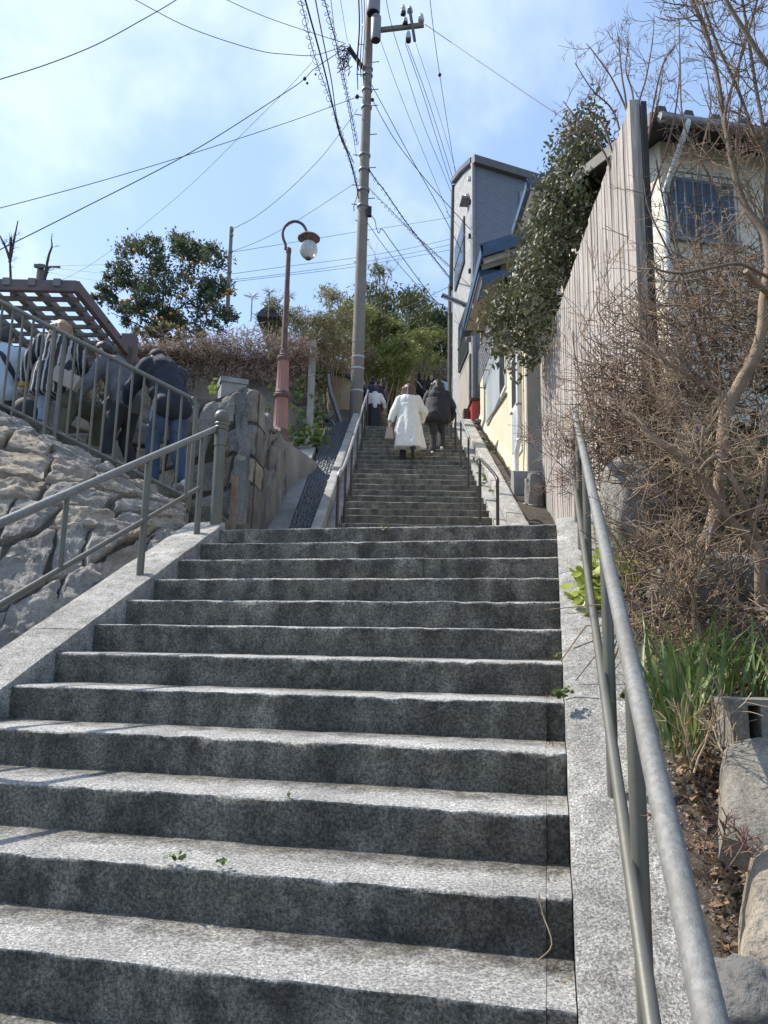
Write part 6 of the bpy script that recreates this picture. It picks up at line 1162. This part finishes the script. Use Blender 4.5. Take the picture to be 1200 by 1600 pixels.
# bare tree above the bamboo and palm-like stalks
bt = thing('bare_tree', 'thin leafless tree sticking up above the bamboo', 'tree', at(602, 470, 31)); mb = MB(); R = np.random.default_rng(5)
for a, b in (((603, 470), (604, 405)), ((603, 455), (594, 415)), ((603, 450), (614, 412))): grow(mb, at(*a, 31), at(*b, 31) - at(*a, 31), np.linalg.norm(at(*b, 31) - at(*a, 31)), .03, 2, R, 4, .5, .08, .05, 4, .006)
mb.build('branches', m_twig, bt, smooth=True)
for k, (x, y, yb, lab) in enumerate(((394, 464, 490, 'spiky topped stalk left of the street lamp, above the dry vines'), (421, 457, 485, 'spiky topped stalk close to the lamp shaft'), (452, 463, 490, 'spiky topped stalk just right of the lamp shaft'))):
    st = thing('spiky_plant', lab, 'plant', at(x, yb + 5, 16.5)); MB().tube([at(x - 2, yb + 12, 16.5), at(x, y, 16.5)], .014, 5).build('stalk', m_twig, st); mb = MB(); c = at(x, y, 16.5); D_ = R6.normal(size=(34, 3)); D_ /= np.linalg.norm(D_, axis=1)[:, None]; D_[:, 2] = D_[:, 2] * .6 + .05; leaf_cloud(mb, c + D_ * .11, D_, .24, .06, .1, .1, R6); mb.build('spikes', m_reed, st)
# --- dry vines hanging over the old wall
dv = thing('dry_vines', 'mass of dry brown vines hanging over the top of the old stone wall', 'vines', (-3.5, 14.6, 6.0)); mb = MB(); R = np.random.default_rng(9)
for k in range(1500):
    x = R.uniform(-6.6, -1.5); hang = R.random() ** 1.8 * (1.7 if x < -2.6 else 1.0); p = V(x, 14.75 + R.uniform(-.12, .25), 6.05 + R.uniform(-.15, .25) - R.random() * hang * .7); q = [p]; d = unit(R.normal(size=3) * V(1, .35, .8) + V(0, -.1, -.2))
    for i in range(4): d = unit(d + R.normal(size=3) * .4 + V(0, .0, -.12)); nx = q[-1] + d * R.uniform(.07, .16); nx[1] = min(nx[1], 14.86 if nx[2] < 5.95 else 15.3); q.append(nx)
    mb.tube(q, R.uniform(.003, .007), 3, cap=False)
o = mb.build('vine_stems', m_dryv, dv, kind='stuff')
n = 9000; x = R.uniform(-6.8, -1.45, n); prof_h = np.interp(x, [-6.8, -4.6, -3.6, -2.6, -1.9, -1.45], [.12, .18, .5, .75, .6, .2]); P = np.stack([x, 14.9 + R.normal(size=n) * .25, 6.0 + (R.random(n) ** 1.3 - .25) * prof_h], 1); mb = MB(); leaf_cloud(mb, P, R.normal(size=(n, 3)) + V(0, -.2, .2), R.uniform(.07, .20, n), .16, .1, .4, R); mb.build('vine_tangle', m_dryv, dv, kind='stuff')
n = 3600; x = R.uniform(-6.4, -1.6, n); z = 5.95 - R.random(n) ** 1.5 * 1.9; keep = fbm(np.stack([x * 1.5, z * 1.8, 0 * x], 1), 3) > -.05; P = np.stack([x, 14.72 + .05 * R.normal(size=n), z], 1)[keep]; mb = MB(); leaf_cloud(mb, P, R.normal(size=P.shape) * V(1, .3, 1), R.uniform(.04, .09, len(P)), .5, .2, .3, R); mb.build('vine_leaves', m_dryv, dv, kind='stuff')
tag(MB().prism([at(400, 494, 18), at(438, 495, 18), at(430, 484, 18), at(418, 478, 18), at(407, 484, 18)], (0, 2.5, 0)).build('shed_roof', m_tile), 'dark gabled roof peeping over the dry vines behind the lamp', 'roof')
bushy('bush', 'leafless grey brown bush behind the stooping men', 'bush', [(at(155, 618, 10.2), (.30, .3, .28)), (at(135, 635, 10.2), (.25, .3, .2)), (at(180, 640, 10.4), (.25, .3, .2))], m_dryl, 1500, .10, .15, seed=15)
# --- ivy patches
def leafy(name, label, cat, spots, mat, per, lsz, axis, spread, group=None, base=None, aspect=.85, parts=True, seed=0, jitter=.6):
    R = np.random.default_rng(seed + len(label)); t = thing(name, label, cat, base if base is not None else spots[0], group); vs = []
    for k in range(5):
        mb = MB(); n = 5; a = np.linspace(-1, 1, n); 
        # heart-like leaf: outline fan with a fold
        th = np.linspace(0, 2 * math.pi, 11)[:-1]; rad = .5 * (1 - .25 * np.cos(th)) * (1 + R.normal(size=10) * .06); pt = np.stack([rad * np.sin(th) * aspect, rad * np.cos(th) * -1 + .1, .12 * np.abs(np.sin(th)) + .05 * R.normal(size=10)], 1)
        mb.add(np.vstack([[[0, .05, -.02]], pt]), [[0, i + 1, (i + 1) % 10 + 1] for i in range(10)]); vs.append(mb)
    protos = {}
    for c in spots:
        for k in range(per):
            v = int(R.integers(0, 5)); p = np.array(c) + R.normal(size=3) * np.array(spread)
            if v not in protos: o = vs[v].build('leaf', mat, t, smooth=True); o.data.transform(Matrix.Translation(Vector(worldloc(t)))); protos[v] = o
            else: o = protos[v].copy(); COL.objects.link(o); o.parent = t
            o.location = Vector(p) - t.location; z = Vector(np.array(axis) + R.normal(size=3) * jitter).normalized(); o.rotation_euler = (z.to_track_quat('Z', 'Y').to_matrix() @ Matrix.Rotation(R.uniform(0, 6.28), 3, 'Z')).to_euler(); sc_ = lsz * R.uniform(.7, 1.25); o.scale = (sc_,) * 3
    return t
GI = 'green ivy on the old wall'
def ivs(lst, Y=14.62): return [at(x, y, Y) for x, y in lst]
leafy('ivy', 'bright ivy sprawling at the foot of the wall right of the lamp base', 'ivy', ivs([(455, 688), (465, 690), (475, 684), (486, 678), (494, 670), (500, 684), (505, 690), (460, 676)], 14.2), m_ivy, 16, .095, (-.2, -1, .4), (.10, .05, .07), GI)
leafy('ivy', 'ivy climbing in patches up the wall right of the lamp column', 'ivy', ivs([(468, 600), (470, 612), (456, 628), (460, 620), (470, 645), (468, 660), (468, 655), (474, 622)]), m_ivy, 6, .08, (-.2, -1, .2), (.07, .03, .09), GI)
leafy('ivy', 'scattered ivy leaves left of the lamp column', 'ivy', ivs([(427, 618), (420, 636), (415, 642), (427, 605), (410, 668), (400, 648), (408, 672), (412, 664), (388, 635)]), m_ivy, 5, .08, (-.2, -1, .2), (.07, .03, .07), GI)
leafy('ivy', 'ivy column hanging down the narrow corner right of the old wall', 'ivy', ivs([(497, 610), (500, 625), (497, 640), (502, 655), (498, 590), (500, 575), (495, 660)], 15.1), m_weed, 14, .08, (.4, -1, .2), (.06, .15, .08), GI)
leafy('ivy', 'small yellow green sprig by the square stone post', 'ivy', [at(333, 604, 9.2), at(331, 612, 9.2), at(335, 600, 9.2)], m_lime, 3, .07, (-.2, -1, .3), (.02, .02, .03), GI)

# ------------------------------------------------------------------ right bank: shrubs, grass, litter
def stem(mb, pts, r, k=8): P = catmull([at(*p) for p in pts], 6); rr = np.interp(np.linspace(0, 1, len(P)), np.linspace(0, 1, len(r)), r); rr = rr * (1 + .10 * fbm(P * 14, 2)); mb.tube(P, rr, k); return P
def side_twigs(mb, P, n, L, r, R, depth=2, up=.08, bias=(0, 0, 0), kids=4, lo=.2):
    for k in range(n): i = int(R.uniform(lo, .98) * (len(P) - 1)); d = unit(R.normal(size=3) + np.array(bias)); grow(mb, P[i], d, L * R.uniform(.5, 1.2), r, depth, R, kids, .7, .16, up, 3)
R = np.random.default_rng(31)
sa = thing('bare_shrub', 'tall bare shrub with a thick crooked pale trunk and stems crossing the sky', 'shrub', at(1075, 950, 3.75)); mb = MB()
P = stem(mb, [(1068, 940, 3.72), (1072, 887, 3.75), (1103, 844, 3.75), (1119, 794, 3.75), (1125, 747, 3.75), (1128, 690, 3.75), (1136, 640, 3.75), (1156, 600, 3.75), (1178, 560, 3.72), (1190, 515, 3.7), (1194, 470, 3.7), (1202, 420, 3.7)], [.036, .034, .031, .030, .033, .026, .028]); mb.build('trunk', m_bark, sa, smooth=True); tw = MB()
br_ = MB(); Q = stem(br_, [(1202, 420, 3.7), (1195, 367, 3.75), (1163, 320, 3.8), (1147, 267, 3.85), (1137, 217, 3.85), (1128, 167, 3.9), (1120, 117, 3.95), (1103, 50, 4.0), (1080, -5, 4.0), (1068, -60, 4.0)], [.022, .017, .013, .009]); br_.build('branch', m_bark_backlit, sa, smooth=True); side_twigs(tw, Q, 26, .42, .0045, R, 2, .14, (0, 0, .5))
br_ = MB(); Q2 = stem(br_, [(1185, 545, 3.72), (1200, 430, 3.75), (1196, 330, 3.8), (1198, 240, 3.8), (1180, 130, 3.85), (1168, 50, 3.9), (1150, -60, 3.9)], [.016, .013, .010, .007]); br_.build('branch', m_bark_backlit, sa, smooth=True); side_twigs(tw, Q2, 22, .4, .004, R, 2, .14, (-.4, 0, .5))
br_ = MB(); Q3 = stem(br_, [(1137, 217, 3.85), (1133, 180, 3.85), (1145, 130, 3.85), (1160, 83, 3.85), (1183, 0, 3.85), (1195, -60, 3.85)], [.010, .008, .007]); br_.build('branch', m_twigr, sa, smooth=True); side_twigs(tw, Q3, 8, .3, .0035, R, 1, .12)
br_ = MB(); Q4 = stem(br_, [(1205, 300, 3.9), (1193, 240, 3.9), (1177, 207, 3.9), (1153, 140, 3.9), (1120, 67, 3.9), (1097, 0, 3.9), (1085, -60, 3.9)], [.011, .009, .007]); br_.build('branch', m_bark_backlit, sa, smooth=True); side_twigs(tw, Q4, 16, .35, .004, R, 2, .14, (-.3, 0, .3))
br_ = MB(); Q5 = stem(br_, [(1215, 110, 3.6), (1195, 95, 3.6), (1167, 53, 3.6), (1140, 10, 3.6), (1120, -30, 3.6)], [.016, .012, .010]); br_.build('branch', m_bark_backlit, sa, smooth=True); side_twigs(tw, Q5, 10, .3, .0035, R, 1, .1)
br_ = MB(); stem(br_, [(1165, 423, 3.55), (1180, 440, 3.6), (1200, 457, 3.65), (1230, 470, 3.7)], [.013, .016, .018]); br_.build('cut_stub', m_bark, sa, smooth=True)
br_ = MB(); Q6 = stem(br_, [(1008, 405, 3.6), (1025, 420, 3.6), (1060, 427, 3.6), (1100, 421, 3.6), (1150, 412, 3.6), (1175, 420, 3.6), (1205, 436, 3.65)], [.004, .006, .008, .009]); br_.build('branch', m_bark_backlit, sa, smooth=True)
br_ = MB(); Q7 = stem(br_, [(1128, 660, 3.75), (1128, 619, 3.75), (1103, 600, 3.75), (1072, 584, 3.75), (1037, 562, 3.75), (1000, 516, 3.8), (975, 480, 3.9)], [.014, .012, .010, .006]); br_.build('branch', m_bark, sa, smooth=True); side_twigs(tw, Q7, 18, .34, .0035, R, 2, .12, (-.2, 0, .3))
br_ = MB(); stem(br_, [(1072, 584, 3.75), (1063, 560, 3.73), (1057, 535, 3.72)], [.009, .008, .007]); br_.build('branch', m_bark, sa, smooth=True)
side_twigs(tw, P, 16, .4, .004, R, 2, .1, (-.3, 0, .1)); tw.build('twigs', m_twigd, sa, smooth=True)
sb = thing('bare_shrub', 'bare shrub of forking pale branches leaning left from the right edge', 'shrub', at(1187, 930, 3.5)); mb = MB(); tw = MB()
Qs = [stem(mb, [(1190, 960, 3.5), (1187, 900, 3.5), (1184, 859, 3.5), (1156, 828, 3.5), (1125, 794, 3.5), (1094, 737, 3.5), (1062, 712, 3.55), (1016, 681, 3.6), (995, 655, 3.65), (974, 642, 3.7)], [.026, .024, .021, .017, .008]), stem(mb, [(1187, 853, 3.5), (1172, 806, 3.45), (1150, 759, 3.4), (1123, 716, 3.4), (1105, 722, 3.4), (1094, 737, 3.45)], [.014, .012, .010]),
      stem(mb, [(1178, 812, 3.4), (1190, 775, 3.4), (1200, 712, 3.4), (1206, 640, 3.4)], [.011, .009, .007]), stem(mb, [(1200, 955, 3.35), (1166, 952, 3.35), (1139, 931, 3.35), (1080, 883, 3.4), (1043, 869, 3.45), (1005, 828, 3.5), (953, 814, 3.6)], [.016, .013, .010, .005]), stem(mb, [(1096, 735, 3.5), (1096, 700, 3.48), (1100, 665, 3.46)], [.010, .009, .008]), stem(mb, [(1125, 794, 3.5), (1110, 830, 3.4), (1102, 880, 3.3), (1085, 930, 3.25), (1095, 1000, 3.2)], [.012, .010, .009])]
mb.build('branches', m_bark, sb, smooth=True)
for q in Qs: side_twigs(tw, q, 12, .30, .0035, R, 2, .06, (-.4, -.1, .2))
tw.build('twigs', m_twig, sb, smooth=True)
GT = 'twiggy dry bushes on the right bank'
def twiggy(label, bpx, Y, n, L, dirb, seed, mat=m_twig, r=.007, wob=.5, depth=3, kids=4, up=.03, fine=0, box=None, jit=.22):
    R = np.random.default_rng(seed); b0_ = at(*bpx, Y); t = thing('twiggy_bush', label, 'bush', b0_, GT); mb = MB(); fmb = MB()
    for k in range(n):
        b = b0_ + R.normal(size=3) * V(jit, jit, jit * .2); d = unit(np.array(dirb) + R.normal(size=3) * wob); grow(mb, b, d, L * R.uniform(.6, 1.15), r * R.uniform(.6, 1.2), depth, R, kids, .75, .14, up, 3, .0017, .6)
        if n < 10: mb.build('stem', mat, t, smooth=True); mb = MB()
    if n >= 10: mb.build('stems', mat, t, smooth=True)
    if fine:
        (x0, y0), (x1, y1), (Ya, Yb) = box
        for k in range(fine):
            c = at(R.uniform(x0, x1), R.uniform(y0, y1), R.uniform(Ya, Yb)); d = unit(R.normal(size=3) * V(1, .7, .8)); L_ = R.uniform(.08, .35); m1 = c + d * L_ * .5 + R.normal(size=3) * .03; fmb.tube([c, m1, c + d * L_ + R.normal(size=3) * .05], np.array([.0032, .0027, .0018]) * R.uniform(.8, 1.6), 3, cap=False)
        fmb.build('twigs', m_twigd, t, smooth=True)
    return t
twiggy('dense tan bush in front of the boards, upper left of the bank', (1080, 760), 4.9, 11, 1.0, (-.55, -.2, .9), 41, fine=480, box=((935, 470), (1080, 760), (4.5, 5.3)))
twiggy('brown twig mass below the window of the old pale house', (1160, 640), 5.0, 11, 1.0, (-.2, 0, 1.0), 42, fine=700, box=((1020, 400), (1210, 640), (4.6, 5.6)))
twiggy('tangled dry bush behind the thick crooked trunk', (1150, 860), 4.5, 10, 1.0, (-.3, -.1, .9), 43, fine=480, box=((980, 620), (1210, 900), (4.1, 4.9)))
twiggy('reddish fine twigged bush beside the top of the handrail', (1010, 760), 5.2, 11, .62, (-.55, -.2, .8), 44, m_twigr, .005, .5, 3, 5, fine=520, box=((915, 560), (1010, 740), (4.9, 5.4)))
twiggy('low tangle of tan stalks above the grass clump', (1100, 985), 3.35, 10, .36, (-.25, 0, .8), 45, fine=300, box=((970, 820), (1180, 1010), (3.1, 3.9)))
twiggy('dry stalks standing before the hollow block', (1115, 1200), 2.4, 6, .30, (-.1, 0, 1), 46, m_twig, .0035, .35, 2, 3, .05, jit=.07)
twiggy('low red brown dead plant over the leaf litter', (1135, 1350), 1.95, 9, .13, (0, 0, .5), 47, m_twigr, .002, .7, 2, 4, -.05, jit=.05)
twiggy('grey twig thicket at the right edge under the window', (1190, 500), 4.6, 9, .8, (-.5, 0, .8), 48, fine=300, box=((1060, 380), (1210, 560), (4.2, 5.0)))
bushy('broadleaf_shrub', 'dark leaved undergrowth added behind the twigs to darken their gaps', 'shrub', [(at(1120, 800, 5.3), (.35, .25, .35)), (at(1190, 760, 5.3), (.4, .3, .5)), (at(1060, 850, 5.2), (.3, .25, .25)), (at(1180, 640, 5.6), (.4, .25, .4)), (at(1090, 690, 5.7), (.35, .2, .35)), (at(1200, 880, 4.8), (.35, .3, .35))], m_underl, 3600, .075, .5, seed=12)  # added dark leaf backdrop, makes the gaps between twigs look shaded
# bare saplings behind the fence top
sp2 = thing('bare_tree', 'bare sapling stems fanning out above the tip of the board fence', 'tree', at(985, 560, 6.6)); mb = MB(); R = np.random.default_rng(77)
for pts in ([(990, 330), (985, 200), (960, 130), (930, 85), (916, 68)], [(992, 330), (996, 180), (1010, 120), (1020, 60), (1022, 20)], [(985, 330), (980, 180), (972, 120), (968, 75), (965, 55)], [(985, 340), (965, 190), (925, 140), (898, 98)], [(985, 360), (945, 240), (905, 190), (880, 158)], [(990, 300), (990, 160), (978, 110), (982, 70)], [(1000, 340), (1010, 230), (1030, 150), (1038, 90)], [(1005, 340), (1045, 220), (1060, 140), (1062, 60)], [(985, 340), (950, 215), (930, 180), (905, 165)], [(1000, 300), (1020, 170), (1036, 100), (1055, 70)]):
    Yq = R.uniform(6.3, 7.0); Pq = stem(mb, [(x, y, Yq) for x, y in pts], [.013, .010, .007, .004], 5); side_twigs(mb, Pq, 7, .32, .003, R, 2, .12, (0, 0, .35), 3, .5)
mb.build('branches', m_twigr, sp2, smooth=True)
sp3 = thing('bare_tree', 'bare sapling crossing the wall and eaves of the old pale house', 'tree', at(1120, 640, 5.6)); mb = MB()
for pts in ([(1120, 620), (1075, 460), (1040, 330), (1025, 250)], [(1130, 620), (1100, 420), (1090, 280), (1110, 170), (1100, 90)], [(1140, 620), (1150, 420), (1120, 300), (1070, 200), (1063, 100), (1061, 30)], [(1110, 600), (1060, 430), (1015, 330), (1005, 280)], [(1150, 600), (1190, 450), (1180, 330), (1150, 230), (1170, 120)], [(1120, 560), (1060, 390), (1050, 290), (1080, 230)]):
    Yq = R.uniform(5.3, 6.0); Pq = stem(mb, [(x, y, Yq) for x, y in pts], [.012, .009, .007, .004], 5); side_twigs(mb, Pq, 8, .32, .003, R, 2, .1, (0, 0, .2), 3, .3)
mb.build('branches', m_bark_backlit, sp3, smooth=True)
# bare saplings beyond the pergola
for k, (pts, lab) in enumerate(((([(18, 470), (16, 420), (15, 400)], [(15, 410), (20, 385), (28, 345)], [(15, 405), (8, 385), (-2, 365)], [(16, 400), (17, 375), (15, 370)]), 'bare forked sapling sticking up at the left edge beyond the pergola'), (([(62, 470), (70, 430), (76, 400), (81, 385), (80, 373)], [(66, 450), (72, 430), (76, 425)]), 'thin bare sapling beside the distant pole'))):
    t = thing('bare_tree', lab, 'tree', at(18 + 45 * k, 470, 13)); mb = MB()
    for p in pts: Pq = stem(mb, [(x, y, 13) for x, y in p], [.028, .022, .010], 5); side_twigs(mb, Pq, 4, .25, .006, R, 1, .1, (0, 0, .6))
    mb.build('branches', m_darkbark, t, smooth=True)
# iris-like grass clump
def blade_mesh(R, L, wd, bend):
    mb = MB(); n = 7; t = np.linspace(0, 1, n); y = L * (t - .12 * bend * t ** 3); x = bend * L * t ** 2.2 * .6; wv = wd * .5 * np.sin(np.clip(t * .9 + .12, 0, 1) * math.pi) ** .6 * (1 - t ** 4)
    G = np.stack([np.stack([x, -wv, y], 1), np.stack([x + wv * .35, 0 * wv, y], 1), np.stack([x, wv, y], 1)], 1); return mb.grid(G)
def grass(name, label, spots, n, L, wd, seed, lean=(0, 0), mat=m_blade, group=None):
    R = np.random.default_rng(seed); t = thing(name, label, 'plant', spots[0], group); pr = []
    for k in range(n):
        b = np.array(spots[int(R.integers(0, len(spots)))]) + R.normal(size=3) * V(.045, .05, .01)
        if k < 7: o = blade_mesh(R, L, wd, R.uniform(.05, 1.6)).build('leaf', mat, t, smooth=True); o.data.transform(Matrix.Translation(Vector(worldloc(t)))); pr.append(o)
        else: o = pr[int(R.integers(0, 7))].copy(); COL.objects.link(o); o.parent = t
        o.location = Vector(b) - t.location; o.rotation_euler = (R.normal() * .16 + lean[1], R.normal() * .16 + lean[0], R.uniform(0, 6.28)); s_ = R.uniform(.55, 1.1); o.scale = (s_, s_, s_)
    return t
grass('grass_clump', 'lush clump of long green sword leaves right of the handrail', [at(1050, 1180, 2.62), at(1065, 1170, 2.7), at(1085, 1140, 2.8), at(1040, 1120, 2.75), at(1075, 1095, 2.95), at(1105, 1090, 3.0)], 130, .36, .017, 3)
grass('grass_clump', 'smaller green tuft behind the hollow block at the right edge', [at(1160, 1095, 2.85), at(1190, 1085, 2.9), at(1200, 1070, 3.0), at(1140, 1080, 3.0)], 60, .30, .014, 4)
grass('grass_clump', 'thin grass wisps by the fence end beyond the handrail', [at(955, 870, 4.6), at(945, 845, 4.8), at(960, 900, 4.4), at(970, 920, 4.2)], 60, .28, .010, 5, mat=LEAF('yellow_grass', (.24, .25, .07), (.30, .26, .11), .5, .3))
leafy('leafy_plant', 'bright lime green leafy plant spilling onto the right kerb', 'plant', [at(918, 872, 4.75), at(925, 890, 4.6), at(912, 900, 4.55), at(920, 912, 4.45), at(905, 928, 4.4), at(925, 930, 4.35), at(915, 940, 4.3), at(930, 950, 4.25), at(925, 962, 4.2), at(938, 905, 4.5)], m_lime, 9, .08, (-.35, -.5, 1), (.04, .055, .03), seed=3)
leafy('leafy_plant', 'lime leaved seedlings behind the handrail near its top', 'plant', [at(965, 870, 4.6), at(975, 880, 4.5), at(985, 885, 4.5), at(960, 890, 4.5)], m_lime, 3, .07, (-.3, -.6, .8), (.04, .05, .03), seed=4)
leafy('broadleaf_shrub', 'dark glossy broadleaf shrub deep behind the bare branches', 'shrub', [at(1150, 770, 4.4), at(1170, 790, 4.4), at(1185, 830, 4.3), at(1195, 770, 4.4), at(1135, 745, 4.5), at(1165, 745, 4.5), at(1190, 860, 4.2), at(1180, 810, 4.3), at(1160, 700, 4.5), at(1190, 720, 4.4)], m_leafdk, 8, .105, (-.3, -.6, .7), (.09, .10, .07), seed=5, aspect=.55)
GW = 'small weeds in the step joints'
for spots, lab, ls, n in (([at(878, 1087, 3.3), at(870, 1083, 3.32), at(884, 1080, 3.33)], 'green weed at the right step end against the kerb', .022, 14), ([LF(4.05, -.26, .03), LF(4.2, -.30, .03), LF(4.0, -.32, .03)], 'dull green weed in the kerb joint by the handrail', .026, 16), ([LF(2, 1.25, .008) - F1 * .33 + V(0, 0, -.15), LF(2, 1.29, .008) - F1 * .33 + V(0, 0, -.15)], 'small green moss tuft at the riser foot in the middle step', .016, 14), ([LF(2, 1.10, .0) - F1 * .32 + V(0, 0, -.15)], 'tiny brown green tuft on the tread beside the moss tuft', .016, 6), ([LF(11, 1.32, -.03) - F1 * .015, LF(11, 1.32, .0)], 'small weed hanging at the top step edge', .018, 9), ([LF(5.8, .02, -.10) - F1 * .02, LF(5.6, .02, -.12)], 'weeds in the corner under the right kerb', .016, 12), ([LF(3, 1.0, .0) - F1 * .33 + V(0, 0, -.155)], 'flat green tuft on a lower tread', .014, 8),
                          ([UF(3 + k * 1.2, W2 + .12, .06) for k in range(8)], 'weeds lining the right ledge of the upper steps', .06, 6), ([UF(11 + k * 1.1, W2 + .5, .14) for k in range(4)], 'weedy tuft on the dirt strip below the cream house', .07, 8), ([UF(.5 + .6 * k, W2 + .01, .02) for k in range(6)], 'yellowish moss at the lower right step ends', .03, 5), ([LF(7.2, WID + .5, .05), LF(6.6, WID + .6, .05), LF(5.9, WID + .7, .1)], 'brown dry weed between the left kerb and the bank stones', .035, 8)):
    leafy('weed', lab, 'weed', spots, m_weed if 'brown dry' not in lab else m_brownl, n, ls, (0, -.3, 1), (.012, .012, .005) if ls < .05 else (.05, .08, .03), GW, seed=len(lab))
# leaf litter and crumbs (nobody could count it)
def litter(name, spots_fn, n, lsz, mat, seed, lw=.6):
    R = np.random.default_rng(seed); P = np.array([spots_fn(R) for _ in range(n)]); mb = MB(); leaf_cloud(mb, P, R.normal(size=P.shape) * V(1, 1, .35), R.uniform(.6, 1.3, n) * lsz, lw, .5, .6, R); return mb.build(name, mat, kind='stuff')
def bank_pt(R, i0=-1.5, i1=5, a=.37, b=1.0):
    i = R.uniform(i0, i1); s = R.uniform(a, b); p = LF(i, -s); return V(p[0], p[1], float(gz(np.array(p[0]), np.array(p[1]))) + .26 + R.uniform(0, .03) + .10)
# ------------------------------------------------------------------ soil of the right bank (over the ground sheet)
def bank_z(i, s): return O1[2] + RISE * i + .02 + .42 * max(0, s - .36) + .10 * max(0, s - .9)
I_, Sx = np.meshgrid(np.linspace(-8, 11.6, 90), np.linspace(.35, 2.6, 34), indexing='ij')
P = np.array([LF(i, -s) for i, s in zip(I_.ravel(), Sx.ravel())]); P[:, 2] = np.array([bank_z(i, s) for i, s in zip(I_.ravel(), Sx.ravel())]); P[:, 2] += np.clip((Sx.ravel() - .36) * 8, 0, 1) * (.05 * fbm(P * 4, 4) + .02 * fbm(P * 15, 3))
MB().grid(P.reshape(I_.shape + (3,))[:, ::-1]).build('bank_soil', m_ground, smooth=True, kind='structure')
def on_bank(R, i0, i1, a, b): i = R.uniform(i0, i1); s = R.uniform(a, b); p = LF(i, -s); return V(p[0], p[1], bank_z(i, s) + .012 + R.uniform(0, .035))
litter('leaf_litter', lambda R: on_bank(R, -2, 4, .37, .95), 4200, .034, m_brownl, 61)
litter('twig_litter', lambda R: on_bank(R, -2, 5, .36, .95), 1800, .05, m_twigr, 66, .07)
litter('grit', lambda R: on_bank(R, -2, 6, .35, 1.0) - V(0, 0, .015), 2500, .016, m_conc_d, 67, .9)
litter('dry_grass_litter', lambda R: on_bank(R, 0, 11, .37, 1.8), 2600, .12, m_dryl, 62, .05)
litter('dead_leaves', lambda R: on_bank(R, 4, 11, .37, 1.6), 1500, .05, m_brownl, 63)
def corner_pt(R): i = int(R.integers(-2, 7)); return LF(i, R.uniform(0, .09) ** 1.0, .012) + F1 * (RUN - R.uniform(.01, .22)) 
litter('corner_debris', corner_pt, 120, .016, m_brownl, 64, .35)
litter('tread_debris', lambda R: LF(int(R.integers(-3, 5)), R.uniform(0, WID), .011) + F1 * (RUN - R.uniform(.005, .04)), 90, .012, m_brownl, 65, .4)
tag(MB().tube(catmull([LF(1, .10, -.16) - F1 * .10 + V(0, 0, .02), LF(1, .06, -.10) - F1 * .08, LF(1, .085, -.03) - F1 * .05, LF(1, .095, .02) - F1 * .05], 4), [.0022] * 13, 5).build('dry_stalk', m_twig, smooth=True), 'pale dry stalk leaning on the lowest riser by the right kerb', 'stalk')
